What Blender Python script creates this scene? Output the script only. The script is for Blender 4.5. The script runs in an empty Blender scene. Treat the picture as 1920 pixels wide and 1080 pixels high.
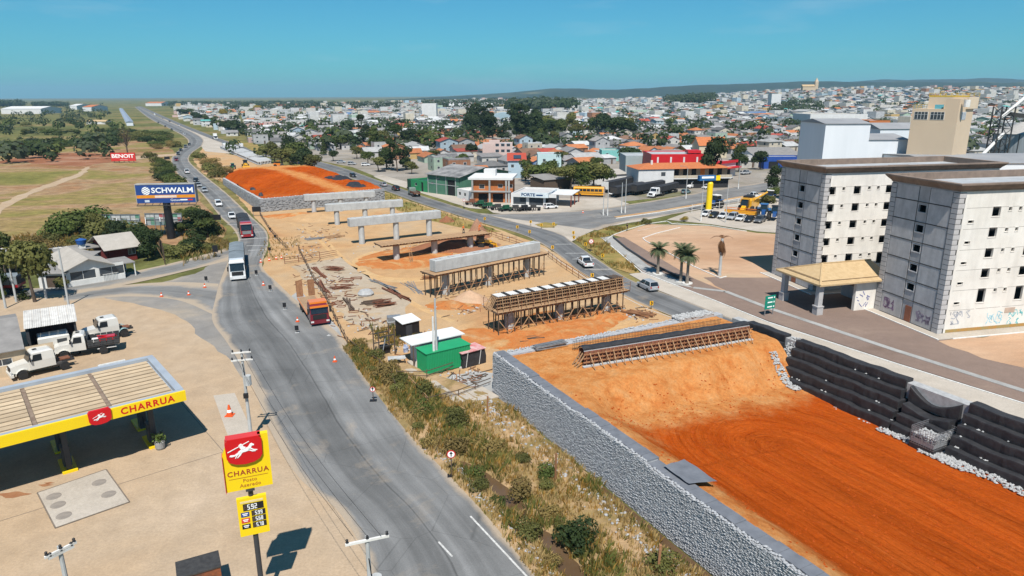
import bpy, bmesh, math, random
from mathutils import Vector, Matrix
rnd = random.Random(7)
SC = bpy.context.scene
COL = SC.collection
PI = math.pi
# ------------------------------------------------------------------ camera
CAM_H = 30.0
PITCH = math.radians(15.55); ROLL = math.radians(-0.2); FPX = 1300.0
cP, sP = math.cos(PITCH), math.sin(PITCH); cR, sR = math.cos(ROLL), math.sin(ROLL)
FWD = Vector((0, cP, -sP)); R0 = Vector((1, 0, 0)); U0 = Vector((0, sP, cP))
RIGHT = R0*cR + U0*sR; UP = -R0*sR + U0*cR
cam = bpy.data.cameras.new('camera'); camo = bpy.data.objects.new('camera', cam); COL.objects.link(camo)
mw = Matrix((RIGHT, UP, -FWD)).transposed().to_4x4(); mw.translation = (0, 0, CAM_H); camo.matrix_world = mw
cam.sensor_width = 36; cam.lens = FPX/1920*36; cam.clip_start = 0.5; cam.clip_end = 60000
SC.camera = camo
# ------------------------------------------------------------------ sky, sun, exposure
SUN_EL = math.radians(57)
sd = Vector((0.06, -1.0, 0)).normalized()*math.cos(SUN_EL); sd.z = math.sin(SUN_EL)   # towards the sun
w = bpy.data.worlds.new('World'); SC.world = w; w.use_nodes = True
nt = w.node_tree; nt.nodes.clear()
sky = nt.nodes.new('ShaderNodeTexSky'); sky.sky_type = 'NISHITA'; sky.sun_disc = False
sky.sun_elevation = SUN_EL; sky.sun_rotation = math.atan2(sd.x, sd.y)
sky.altitude = 0; sky.air_density = 1.0; sky.dust_density = 0.4; sky.ozone_density = 2.0
tint = nt.nodes.new('ShaderNodeMix'); tint.data_type = 'RGBA'; tint.blend_type = 'MULTIPLY'; tint.inputs[0].default_value = 1
tint.inputs[7].default_value = (0.27, 0.88, 1.13, 1)
bg = nt.nodes.new('ShaderNodeBackground'); bg.inputs[1].default_value = 0.066
wo = nt.nodes.new('ShaderNodeOutputWorld')
nt.links.new(sky.outputs[0], tint.inputs[6])
wc = nt.nodes.new('ShaderNodeTexCoord'); wm = nt.nodes.new('ShaderNodeMapping'); wm.inputs['Scale'].default_value = (1.6, 2.2, 11); wn = nt.nodes.new('ShaderNodeTexNoise'); wn.inputs['Scale'].default_value = 2.2; wn.inputs['Detail'].default_value = 7; wn.inputs['Roughness'].default_value = .62
wr = nt.nodes.new('ShaderNodeMapRange'); wr.inputs[1].default_value = .56; wr.inputs[2].default_value = .82; wr.inputs[4].default_value = .3    # faint high wisps over the whole sky
ci = nt.nodes.new('ShaderNodeMix'); ci.data_type = 'RGBA'; ci.inputs[7].default_value = (6.5, 8.2, 9.2, 1)
nt.links.new(wc.outputs['Generated'], wm.inputs[0]); nt.links.new(wm.outputs[0], wn.inputs[0]); nt.links.new(wn.outputs[0], wr.inputs[0]); nt.links.new(wr.outputs[0], ci.inputs[0]); nt.links.new(tint.outputs[2], ci.inputs[6]); nt.links.new(ci.outputs[2], bg.inputs[0]); nt.links.new(bg.outputs[0], wo.inputs[0])
sl = bpy.data.lights.new('sun', 'SUN'); sl.energy = 5.0; sl.angle = math.radians(0.53); sl.color = (1, 0.955, 0.89)
so = bpy.data.objects.new('sun', sl); COL.objects.link(so); so.location = (0, 0, 200)
so.rotation_euler = (-sd).to_track_quat('-Z', 'Y').to_euler()
SC.view_settings.view_transform = 'Standard'; SC.view_settings.look = 'None'
SC.view_settings.exposure = 0.38; SC.view_settings.gamma = 1; SC.view_settings.use_curve_mapping = False
SC.cycles.max_bounces = 5; SC.cycles.diffuse_bounces = 3; SC.cycles.glossy_bounces = 2; SC.cycles.transmission_bounces = 2
SC.cycles.volume_bounces = 0; SC.cycles.transparent_max_bounces = 6
# ------------------------------------------------------------------ helpers
def ray(px, py):
 u = (px-960)/FPX; v = (540-py)/FPX
 return FWD + RIGHT*u + UP*v
def G(px, py, z=0.0):                      # where the sight line through a photo point meets the level z
 d = ray(px, py); t = (z-CAM_H)/d.z
 return Vector((d.x*t, d.y*t, z))
def AtY(px, py, Y):                        # ... meets the upright plane at distance Y
 d = ray(px, py); t = Y/d.y
 return Vector((d.x*t, Y, CAM_H+d.z*t))
def V(*a): return Vector(a)
_mats = {}
def lin(c):                                # sRGB 0..255 -> linear
 return tuple(((x/255/12.92) if x/255 <= .04045 else ((x/255+.055)/1.055)**2.4) for x in c)
def nd(t, k, **kw):
 n = t.nodes.new(k)
 for a, b in kw.items(): setattr(n, a, b)
 return n
def ramp(t, stops):
 r = nd(t, 'ShaderNodeValToRGB'); e = r.color_ramp.elements
 while len(e) < len(stops): e.new(0.5)
 for i, (p, c) in enumerate(stops):
  e[i].position = p; e[i].color = (c[0], c[1], c[2], 1) if hasattr(c, '__len__') else (c, c, c, 1)
 return r
def mixc(t, fac, a, b, mode='MIX'):
 m = nd(t, 'ShaderNodeMix', data_type='RGBA', blend_type=mode)
 for s, x in ((0, fac), (6, a), (7, b)):
  if hasattr(x, 'links'): t.links.new(x, m.inputs[s])
  else: m.inputs[s].default_value = (x if s == 0 else ((x[0], x[1], x[2], 1) if hasattr(x, '__len__') else (x, x, x, 1)))
 return m.outputs[2]
def noise(t, vec, scale, detail=4, rough=.55, dist=0.0):
 n = nd(t, 'ShaderNodeTexNoise'); n.inputs['Scale'].default_value = scale; n.inputs['Detail'].default_value = detail
 n.inputs['Roughness'].default_value = rough; n.inputs['Distortion'].default_value = dist
 if vec is not None: t.links.new(vec, n.inputs['Vector'])
 return n.outputs[0]
def mapping(t, vec, scale=(1, 1, 1), rz=0.0, loc=(0, 0, 0)):
 m = nd(t, 'ShaderNodeMapping'); t.links.new(vec, m.inputs[0]); m.inputs['Scale'].default_value = scale
 m.inputs['Rotation'].default_value = (0, 0, rz); m.inputs['Location'].default_value = loc
 return m.outputs[0]
def newmat(name):
 m = bpy.data.materials.new(name); m.use_nodes = True; t = m.node_tree
 b = t.nodes['Principled BSDF']; b.inputs['Roughness'].default_value = .85
 return m, t, b
def bump(t, b, h, strength=.3, dist=.05):
 n = nd(t, 'ShaderNodeBump'); n.inputs['Strength'].default_value = strength; n.inputs['Distance'].default_value = dist
 t.links.new(h, n.inputs['Height']); t.links.new(n.outputs[0], b.inputs['Normal'])
def mat(name, c1, c2=None, scale=1.5, rough=.85, metal=0.0, bmp=0.0, bscale=None, vary=0.0, spec=.3, grime=0.0, stretch=(1, 1, 1), coat=0):
 """plain procedural material: two tones mixed by noise, fine relief, a little variation per object"""
 if name in _mats: return _mats[name]
 m, t, b = newmat(name)
 b.inputs['Roughness'].default_value = rough; b.inputs['Metallic'].default_value = metal
 b.inputs['Specular IOR Level'].default_value = spec
 if coat: b.inputs['Coat Weight'].default_value = coat; b.inputs['Coat Roughness'].default_value = .08
 tc = nd(t, 'ShaderNodeTexCoord'); vec = mapping(t, tc.outputs['Object'], stretch)
 if c2 is None: c2 = tuple(x*.78 for x in c1)
 n = noise(t, vec, scale, 6, .6)
 r = ramp(t, [(.32, 0.0), (.68, 1.0)]); t.links.new(n, r.inputs[0])
 col = mixc(t, r.outputs[0], c1, c2)
 if grime:
  g = noise(t, mapping(t, tc.outputs['Object'], (1, 1, .25)), scale*2.3, 6, .65)
  gr = ramp(t, [(.45, 0.0), (.75, grime)]); t.links.new(g, gr.inputs[0])
  col = mixc(t, gr.outputs[0], col, tuple(x*.35 for x in c1))
 if vary:
  oi = nd(t, 'ShaderNodeObjectInfo'); mr = nd(t, 'ShaderNodeMapRange'); t.links.new(oi.outputs['Random'], mr.inputs[0])
  mr.inputs[3].default_value = 1-vary; mr.inputs[4].default_value = 1+vary
  hs = nd(t, 'ShaderNodeHueSaturation'); t.links.new(mr.outputs[0], hs.inputs['Value']); t.links.new(col, hs.inputs['Color']); col = hs.outputs[0]
 t.links.new(col, b.inputs['Base Color'])
 if bmp: bump(t, b, noise(t, tc.outputs['Object'], bscale or scale*6, 5), bmp, .06)
 _mats[name] = m
 return m
class MB:
 """collects shapes; build() links them as one mesh object"""
 def __init__(s): s.v = []; s.f = []; s.m = []; s.uv = None
 def add(s, vs, fs, mi=0):
  o = len(s.v); s.v.extend([tuple(x) for x in vs]); s.f.extend([tuple(i+o for i in f) for f in fs]); s.m.extend([mi]*len(fs)); return s
 def bx(s, x0, x1, y0, y1, z0, z1, mi=0):
  return s.add([(x0,y0,z0),(x1,y0,z0),(x1,y1,z0),(x0,y1,z0),(x0,y0,z1),(x1,y0,z1),(x1,y1,z1),(x0,y1,z1)],
                     [(0,3,2,1),(4,5,6,7),(0,1,5,4),(1,2,6,5),(2,3,7,6),(3,0,4,7)], mi)
 def box(s, c, size, rz=0.0, mi=0):
  a, b, d = size[0]/2, size[1]/2, size[2]/2; k, q = math.cos(rz), math.sin(rz)
  vs = [(c[0]+x*k-y*q, c[1]+x*q+y*k, c[2]+z) for z in (-d, d) for x, y in ((-a,-b),(a,-b),(a,b),(-a,b))]
  return s.add(vs, [(0,3,2,1),(4,5,6,7),(0,1,5,4),(1,2,6,5),(2,3,7,6),(3,0,4,7)], mi)
 def bar(s, p, q, w, h=None, mi=0, up=(0,0,1)):
  h = h or w; p = Vector(p); q = Vector(q); d = q-p
  if d.length < 1e-6: return s
  d = d.normalized(); u = Vector(up)
  if abs(d.dot(u)) > .98: u = Vector((1, 0, 0))
  sx = d.cross(u).normalized()*(w/2); sz = sx.cross(d).normalized()*(h/2)
  vs = [e+a*sx+b*sz for e in (p, q) for a, b in ((-1,-1),(1,-1),(1,1),(-1,1))]
  return s.add(vs, [(0,1,2,3),(7,6,5,4),(0,4,5,1),(1,5,6,2),(2,6,7,3),(3,7,4,0)], mi)
 def tube(s, p, q, r0, r1=None, n=8, mi=0, caps=True):
  r1 = r0 if r1 is None else r1; p = Vector(p); q = Vector(q); d = (q-p).normalized()
  u = Vector((0,0,1)) if abs(d.z) < .95 else Vector((1,0,0))
  x = d.cross(u).normalized(); y = d.cross(x)
  vs = []
  for e, r in ((p, r0), (q, r1)):
   for i in range(n):
    a = 2*PI*i/n; vs.append(e+x*(r*math.cos(a))+y*(r*math.sin(a)))
  fs = [(i, (i+1) % n, n+(i+1) % n, n+i) for i in range(n)]
  if caps: fs += [tuple(range(n-1, -1, -1)), tuple(range(n, 2*n))]
  return s.add(vs, fs, mi)
 def path(s, pts, r, n=6, mi=0):
  for a, b in zip(pts[:-1], pts[1:]): s.tube(a, b, r, r, n, mi)
  return s
 def prism(s, poly, z0, z1, mi=0):
  n = len(poly); vs = [(x, y, z0) for x, y in poly]+[(x, y, z1) for x, y in poly]
  return s.add(vs, [tuple(range(n-1, -1, -1)), tuple(range(n, 2*n))]+[(i, (i+1) % n, n+(i+1) % n, n+i) for i in range(n)], mi)
 def profx(s, prof, y0, y1, mi=0):       # (x, z) outline swept along y
  n = len(prof); vs = [(x, y0, z) for x, z in prof]+[(x, y1, z) for x, z in prof]
  return s.add(vs, [tuple(range(n)), tuple(range(2*n-1, n-1, -1))]+[(i, n+i, n+(i+1) % n, (i+1) % n) for i in range(n)], mi)
 def loft(s, rings, mi=0, caps=True, closed=True):
  n = len(rings[0]); vs = [p for r in rings for p in r]; fs = []
  for k in range(len(rings)-1):
   for i in range(n if closed else n-1):
    fs.append((k*n+i, k*n+(i+1) % n, (k+1)*n+(i+1) % n, (k+1)*n+i))
  if caps and closed: fs += [tuple(range(n-1, -1, -1)), tuple(range((len(rings)-1)*n, len(rings)*n))]
  return s.add(vs, fs, mi)
 def lathe(s, prof, n=12, c=(0, 0, 0), mi=0):
  return s.loft([[(c[0]+r*math.cos(2*PI*i/n), c[1]+r*math.sin(2*PI*i/n), c[2]+z) for i in range(n)] for r, z in prof], mi)
 def stone(s, c, r, mi=0, rg=rnd):
  k = [rg.uniform(.65, 1.2) for _ in range(6)]; a = rg.uniform(0, PI); x, y = math.cos(a), math.sin(a)
  rx, ry, rz = r
  vs = [(c[0]+rx*k[0]*x, c[1]+rx*k[0]*y, c[2]), (c[0]-ry*k[1]*y, c[1]+ry*k[1]*x, c[2]), (c[0]-rx*k[2]*x, c[1]-rx*k[2]*y, c[2]),
              (c[0]+ry*k[3]*y, c[1]-ry*k[3]*x, c[2]), (c[0], c[1], c[2]+rz*k[4]), (c[0], c[1], c[2]-rz*k[5])]
  return s.add(vs, [(0,1,4),(1,2,4),(2,3,4),(3,0,4),(1,0,5),(2,1,5),(3,2,5),(0,3,5)], mi)
 def mesh(s, name, mats, smooth=False):
  me = bpy.data.meshes.new(name); me.from_pydata(s.v, [], s.f)
  ml = mats if isinstance(mats, (list, tuple)) else [mats]
  for m in ml: me.materials.append(m)
  if len(ml) > 1: me.polygons.foreach_set('material_index', s.m)
  if smooth: me.polygons.foreach_set('use_smooth', [True]*len(me.polygons))
  me.update(); return me
 def build(s, name, mats, parent=None, loc=(0,0,0), rz=0.0, smooth=False):
  o = bpy.data.objects.new(name, s.mesh(name, mats, smooth)); COL.objects.link(o)
  o.location = loc; o.rotation_euler = (0, 0, rz)
  if parent: o.parent = parent
  return o
def mo(name, me, parent=None, loc=(0,0,0), rz=0.0, sc=None):
 o = bpy.data.objects.new(name, me); COL.objects.link(o); o.location = loc; o.rotation_euler = (0, 0, rz)
 if sc: o.scale = sc if hasattr(sc, '__len__') else (sc, sc, sc)
 if parent: o.parent = parent
 return o
def tag(o, label=None, cat=None, group=None, kind=None):
 if label: o['label'] = label
 if cat: o['category'] = cat
 if group: o['group'] = group
 if kind: o['kind'] = kind
 return o
def thing(name, label, cat, loc=(0,0,0), rz=0.0, group=None):
 o = bpy.data.objects.new(name, None); COL.objects.link(o); o.location = loc; o.rotation_euler = (0, 0, rz)
 o.empty_display_size = .5
 return tag(o, label, cat, group)
def struct(o): o['kind'] = 'structure'; return o
def stuff(o): o['kind'] = 'stuff'; return o
KIDS = {}
def copy_tree(o, parent=None):
 c = o.copy(); COL.objects.link(c)
 if parent: c.parent = parent
 for ch in o.children: copy_tree(ch, c)
 return c
def dup(root, loc, rz=0.0, label=None, group=None, sc=None):
 r = copy_tree(root); r.location = loc; r.rotation_euler = (0, 0, rz)
 if sc: r.scale = sc if hasattr(sc, '__len__') else (sc, sc, sc)
 if label: r['label'] = label
 if group: r['group'] = group
 return r
def kill(root):
 for ch in list(root.children): kill(ch)
 bpy.data.objects.remove(root)
def setmat(root, old, new):
 """give a copied thing its own paint (object-level material slots)"""
 for o in [root]+list(root.children_recursive):
  if o.type == 'MESH':
   for i, m in enumerate(o.data.materials):
    if m == old: o.material_slots[i].link = 'OBJECT'; o.material_slots[i].material = new
def heading(p, q): return math.atan2(q[1]-p[1], q[0]-p[0])
def text(name, body, size, mat_, parent, loc, rot, ext=.01, ax='CENTER', sx=1.0, space=1.0, bold=0.0):
 cu = bpy.data.curves.new(name, 'FONT'); cu.body = body; cu.size = size; cu.extrude = ext; cu.align_x = ax; cu.align_y = 'CENTER'
 cu.space_character = space; cu.offset = bold; cu.resolution_u = 3
 o = bpy.data.objects.new(name, cu); COL.objects.link(o)
 me = bpy.data.meshes.new_from_object(o.evaluated_get(bpy.context.evaluated_depsgraph_get()))
 bpy.data.objects.remove(o); bpy.data.curves.remove(cu)
 me.materials.clear(); me.materials.append(mat_)
 o = bpy.data.objects.new(name, me); COL.objects.link(o); o.parent = parent; o.location = loc; o.rotation_euler = rot; o.scale = (sx, 1, 1)
 return o
def poly_area_tri(poly):
 from mathutils.geometry import tessellate_polygon
 return tessellate_polygon([[Vector((x, y, 0)) for x, y in poly]])
def jag(poly, step, amp, rg=rnd):
 """break the straight edges of an outline into an uneven line"""
 out = []
 n = len(poly)
 for i in range(n):
  a = Vector(poly[i][:2]); b = Vector(poly[(i+1) % n][:2]); d = b-a; k = max(1, int(d.length/step))
  nrm = Vector((-d.y, d.x)).normalized() if d.length > 0 else Vector((0, 0))
  for j in range(k):
   o = rg.uniform(-amp, amp) if j else rg.uniform(-amp, amp)*.3
   p = a+d*(j/k)+nrm*o; out.append((p.x, p.y))
 return out
def sheet(name, poly, z, m, step=0, amp=0, kind='structure'):
 """flat ground sheet from an outline in metres"""
 if amp: poly = jag(poly, step, amp)
 poly = [(p[0], p[1]) for p in poly]
 tri = poly_area_tri(poly); me = bpy.data.meshes.new(name)
 fs = []
 for a, b, c in tri:
  A, B, C = poly[a], poly[b], poly[c]
  fs.append((a, b, c) if (B[0]-A[0])*(C[1]-A[1])-(B[1]-A[1])*(C[0]-A[0]) > 0 else (a, c, b))
 me.from_pydata([(x, y, z) for x, y in poly], [], fs); me.materials.append(m); me.update()
 o = bpy.data.objects.new(name, me); COL.objects.link(o)
 if kind: o['kind'] = kind
 return o
def px(*pts, z=0.0): return [tuple(G(a, b, z)) for a, b in pts]
def spline(pts, k=6):
 """smooth line through points"""
 out = []; P = [Vector(p) for p in pts]; n = len(P)
 for i in range(n-1):
  p0, p1, p2, p3 = P[max(i-1, 0)], P[i], P[i+1], P[min(i+2, n-1)]
  for j in range(k):
   t = j/k; out.append(.5*((2*p1)+(p2-p0)*t+(2*p0-5*p1+4*p2-p3)*t*t+(3*p1-p0-3*p2+p3)*t**3))
 out.append(P[-1]); return out
def ribbon(name, left, right, z, m, k=6, nu=4, kind='structure', smooth_line=True):
 """road strip between two edge lines (metres); UV: x across 0..1, y along in metres"""
 L = spline(left, k) if smooth_line else [Vector(p) for p in left]; R = spline(right, k) if smooth_line else [Vector(p) for p in right]
 vs = []; uv = []; d = 0
 for i in range(len(L)):
  if i: d += ((L[i]+R[i])/2-(L[i-1]+R[i-1])/2).length
  for j in range(nu+1):
   p = L[i].lerp(R[i], j/nu); vs.append((p.x, p.y, z)); uv.append((j/nu, d))
 fs = [(i*(nu+1)+j, i*(nu+1)+j+1, (i+1)*(nu+1)+j+1, (i+1)*(nu+1)+j) for i in range(len(L)-1) for j in range(nu)]
 me = bpy.data.meshes.new(name); me.from_pydata(vs, [], fs); me.materials.append(m)
 ul = me.uv_layers.new(name='UVMap')
 for lp in me.loops: ul.data[lp.index].uv = uv[lp.vertex_index]
 me.update()
 if me.polygons[0].normal.z < 0: me.flip_normals()
 o = bpy.data.objects.new(name, me); COL.objects.link(o)
 if kind: o['kind'] = kind
 return o
# ================================================================== THE SETTING
from mathutils import noise as mnoise
def sm(x): x = max(0.0, min(1.0, x)); return x*x*(3-2*x)
def terr(x, y):
 d = math.hypot(x, y)
 if d < 600 or y < 0: return 0.0
 az = math.degrees(math.atan2(x, y))
 return 31*sm((d-650)/1700)*sm((az-8)/17) + 9*sm((d-900)/1500)*sm((az+16)/14)
# ---- materials of the ground
def m_ground():
 m, t, b = newmat('grassland'); tc = nd(t, 'ShaderNodeTexCoord'); o = tc.outputs['Object']
 n1 = noise(t, o, .012, 7, .6); n2 = noise(t, o, .13, 6, .65); n3 = noise(t, o, .9, 4, .6)
 r1 = ramp(t, [(.34, (.085, .095, .03)), (.48, (.14, .14, .045)), (.58, (.2, .165, .06)), (.68, (.24, .17, .085))]); t.links.new(n1, r1.inputs[0])
 r2 = ramp(t, [(.35, .55), (.65, 1.25)]); t.links.new(n2, r2.inputs[0])
 c = mixc(t, 1.0, r1.outputs[0], r2.outputs[0], 'MULTIPLY')
 r3 = ramp(t, [(.3, .7), (.7, 1.2)]); t.links.new(n3, r3.inputs[0]); c = mixc(t, .7, c, r3.outputs[0], 'MULTIPLY')
 t.links.new(c, b.inputs['Base Color']); b.inputs['Roughness'].default_value = .95; b.inputs['Specular IOR Level'].default_value = .1
 bump(t, b, n3, .5, .25); return m
def m_field():
 m, t, b = newmat('dry_field'); tc = nd(t, 'ShaderNodeTexCoord'); o = mapping(t, tc.outputs['Object'], (.8, 1.1, 1), .12)
 n1 = noise(t, o, .02, 6, .58, .4); n2 = noise(t, o, .35, 7, .68); n3 = noise(t, tc.outputs['Object'], 2.2, 5, .7)
 r1 = ramp(t, [(.32, (.14, .135, .036)), (.42, (.215, .185, .055)), (.48, (.26, .185, .075)), (.52, (.32, .215, .12)), (.6, (.28, .14, .065)), (.68, (.19, .15, .05))]); t.links.new(n1, r1.inputs[0])
 r2 = ramp(t, [(.33, .62), (.66, 1.22)]); t.links.new(n2, r2.inputs[0]); c = mixc(t, 1.0, r1.outputs[0], r2.outputs[0], 'MULTIPLY')
 r3 = ramp(t, [(.3, .75), (.7, 1.2)]); t.links.new(n3, r3.inputs[0]); c = mixc(t, .8, c, r3.outputs[0], 'MULTIPLY')
 t.links.new(c, b.inputs['Base Color']); b.inputs['Roughness'].default_value = .95; b.inputs['Specular IOR Level'].default_value = .1
 bump(t, b, n3, .5, .12); return m
def m_soil(name, cols, s1=.08, s2=.9, s3=6.0, stretch=(1, 1, 1), rz=0.0, bs=.35, bd=.08, contrast=1.0):
 m, t, b = newmat(name); tc = nd(t, 'ShaderNodeTexCoord'); o = mapping(t, tc.outputs['Object'], stretch, rz)
 n1 = noise(t, o, s1, 6, .6, .5); n2 = noise(t, o, s2, 6, .65, .3); n3 = noise(t, tc.outputs['Object'], s3, 5, .7)
 k = len(cols); r1 = ramp(t, [(.5+(i/(k-1)-.5)*.42, c) for i, c in enumerate(cols)]); t.links.new(n1, r1.inputs[0])
 r2 = ramp(t, [(.28, 1-.15*contrast), (.72, 1+.1*contrast)]); t.links.new(n2, r2.inputs[0]); c = mixc(t, 1.0, r1.outputs[0], r2.outputs[0], 'MULTIPLY')
 r3 = ramp(t, [(.3, .82), (.7, 1.13)]); t.links.new(n3, r3.inputs[0]); c = mixc(t, .8, c, r3.outputs[0], 'MULTIPLY')
 t.links.new(c, b.inputs['Base Color']); b.inputs['Roughness'].default_value = .95; b.inputs['Specular IOR Level'].default_value = .12
 ad = nd(t, 'ShaderNodeMath', operation='ADD'); t.links.new(n2, ad.inputs[0]); t.links.new(n3, ad.inputs[1])
 bump(t, b, ad.outputs[0], bs, bd); return m
def m_asphalt(name, base, dust, bands=(), edge=.13, dusty=.35, cracks=.6):
 m, t, b = newmat(name); tc = nd(t, 'ShaderNodeTexCoord'); o = tc.outputs['Object']; uvn = nd(t, 'ShaderNodeUVMap')
 sx = nd(t, 'ShaderNodeSeparateXYZ'); t.links.new(uvn.outputs[0], sx.inputs[0])
 along = mapping(t, uvn.outputs[0], (14, .045, 1))
 n1 = noise(t, o, .13, 6, .6); n2 = noise(t, along, 1.0, 5, .65); n3 = noise(t, o, 9, 4, .7)
 r1 = ramp(t, [(.35, tuple(x*.82 for x in base)), (.65, tuple(x*1.16 for x in base))]); t.links.new(n1, r1.inputs[0])
 r2 = ramp(t, [(.32, .78), (.68, 1.18)]); t.links.new(n2, r2.inputs[0]); c = mixc(t, .85, r1.outputs[0], r2.outputs[0], 'MULTIPLY')
 wob = noise(t, mapping(t, uvn.outputs[0], (1, .08, 1)), 1.0, 4, .5)
 wu = nd(t, 'ShaderNodeMath', operation='MULTIPLY_ADD'); t.links.new(wob, wu.inputs[0]); wu.inputs[1].default_value = .05; t.links.new(sx.outputs[0], wu.inputs[2])
 for u0, u1, k in bands:                  # resurfaced lanes, worn wheel paths, joints
  u0 += .025; u1 += .025; e = min(.02, (u1-u0)/3)
  rb = ramp(t, [(max(u0-e, 0), 1.0), (u0+e, k), (u1-e, k), (min(u1+e, 1), 1.0)]); t.links.new(wu.outputs[0], rb.inputs[0])
  c = mixc(t, 1.0, c, rb.outputs[0], 'MULTIPLY')
 vo = nd(t, 'ShaderNodeTexVoronoi', feature='DISTANCE_TO_EDGE'); t.links.new(mapping(t, o, (1, 1, 1), .4), vo.inputs['Vector']); vo.inputs['Scale'].default_value = .16
 rc = ramp(t, [(0.0, 1-cracks*.55), (.006, 1.0)]); t.links.new(vo.outputs[0], rc.inputs[0]); c = mixc(t, 1.0, c, rc.outputs[0], 'MULTIPLY')
 # sand blown on from the verges
 e1 = ramp(t, [(0, 1.0), (edge, 0.0), (1-edge, 0.0), (1, 1.0)]); t.links.new(sx.outputs[0], e1.inputs[0])
 nd1 = noise(t, o, .11, 6, .65, .4); ad = nd(t, 'ShaderNodeMath', operation='MULTIPLY_ADD'); t.links.new(e1.outputs[0], ad.inputs[0]); ad.inputs[1].default_value = .45; t.links.new(nd1, ad.inputs[2])
 rd = ramp(t, [(.56, 0.0), (.78, 1.0)]); t.links.new(ad.outputs[0], rd.inputs[0])
 dm = nd(t, 'ShaderNodeMath', operation='MULTIPLY'); t.links.new(rd.outputs[0], dm.inputs[0]); dm.inputs[1].default_value = min(1, dusty*2.2)
 c = mixc(t, dm.outputs[0], c, dust)
 r3 = ramp(t, [(.3, .84), (.7, 1.14)]); t.links.new(n3, r3.inputs[0]); c = mixc(t, .8, c, r3.outputs[0], 'MULTIPLY')
 t.links.new(c, b.inputs['Base Color']); b.inputs['Roughness'].default_value = .82; b.inputs['Specular IOR Level'].default_value = .25
 bump(t, b, n3, .25, .02); return m
SAND = (.46, .325, .205); SAND2 = (.39, .265, .16); PALE = (.44, .37, .285); DUST = (.37, .295, .215)
M_ground = m_ground(); M_field = m_field()
M_sand = m_soil('packed_sand', [(.35, .25, .158), (.405, .295, .192), (.405, .305, .208), (.45, .345, .245)], .07, .5, 5)
M_site = m_soil('site_soil', [(.40, .215, .1), (.45, .275, .135), (.45, .3, .165), (.41, .3, .19)], .06, .35, 4, (1, 1, 1), 0, .5, .15)
M_track = m_soil('rutted_track', [(.46, .27, .12), (.52, .33, .16), (.5, .35, .19)], .15, .9, 5, (1, 1, 1), 0, .6, .1)
M_dusty = m_soil('dusty_asphalt', [(.2, .19, .178), (.25, .23, .205), (.34, .285, .22)], .09, .5, 6, (1, 1, 1), 0, .2, .03)
M_lot = m_soil('bare_lot_soil', [(.38, .225, .13), (.42, .26, .16), (.47, .31, .2), (.40, .30, .2)], .05, .5, 5, (.5, 1.2, 1), .2)
M_orange = m_soil('orange_clay', [(.40, .10, .022), (.50, .15, .035), (.52, .22, .075)], .12, .8, 6, (1, 1, 1), 0, .6, .12)
M_town = m_soil('town_ground', [(.13, .13, .06), (.24, .21, .17), (.3, .27, .235), (.36, .3, .23)], .03, .25, 2)
M_redsoil = m_soil('dug_red_soil', [(.2, .075, .035), (.29, .125, .065), (.38, .24, .16)], .05, .4, 4, (.6, 1.3, 1), .1, .8, .3)
M_paver = m_soil('brown_paving', [(.165, .115, .09), (.2, .145, .118), (.215, .155, .125), (.27, .2, .155)], .07, .8, 7, (1, 1, 1), 0, .25, .02, .6)
M_conc = m_soil('pale_concrete_paving', [(.34, .295, .24), (.42, .37, .31), (.47, .42, .36)], .08, .6, 6, (1, 1, 1), 0, .15, .02, .6)
M_grey = m_soil('grey_concrete', [(.24, .235, .225), (.32, .315, .3), (.4, .39, .37)], .3, 1.5, 9, (1, 1, 1), 0, .2, .02, .7)
M_white = mat('white_paint', (.72, .71, .68), (.55, .53, .49), 2.0, .8)
M_line = mat('worn_line_paint', (.62, .61, .58), (.34, .33, .31), 3.5, .8)
M_asp = m_asphalt('asphalt_detour', (.165, .164, .16), DUST, [(.30, .50, .74), (.508, .520, .55), (.56, .62, 1.18), (.70, .74, 1.14), (.12, .2, .9)], .1, .4, .5)
M_aspR = m_asphalt('asphalt_frontage', (.145, .145, .144), DUST, [(.22, .34, .8), (.62, .76, .8)], .08, .3, .4)
M_aspC = m_asphalt('asphalt_cross_street', (.185, .18, .172), DUST, [(.25, .4, .86), (.6, .75, .86)], .1, .32, .4)
M_aspS = m_asphalt('asphalt_side_street', (.2, .195, .185), DUST, [(.3, .6, .85)], .32, .42, .2)
# ---- ground: one sheet to the horizon
rad = [0, 30, 60, 100, 150, 210, 280, 360, 450, 560, 700, 860, 1050, 1300, 1600, 2000, 2500, 3200, 4200, 6000, 9000, 12500, 16000]
NA = 120; gv = [(0, 0, -.06)]; gf = []
for r in rad[1:]:
 for i in range(NA):
  a = 2*PI*i/NA; x, y = r*math.sin(a), r*math.cos(a); gv.append((x, y, terr(x, y)-.06-.000004*r))
for i in range(NA): gf.append((0, 1+(i+1) % NA, 1+i))
for k in range(len(rad)-2):
 for i in range(NA):
  a = 1+k*NA; gf.append((a+i, a+(i+1) % NA, a+NA+(i+1) % NA, a+NA+i))
gm = MB(); gm.add(gv, gf); g = gm.build('ground', M_ground, smooth=True); struct(g)
bm = bmesh.new(); bm.from_mesh(g.data); bmesh.ops.recalc_face_normals(bm, faces=bm.faces); bm.to_mesh(g.data); bm.free()
if g.data.polygons[0].normal.z < 0: g.data.flip_normals()
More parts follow.
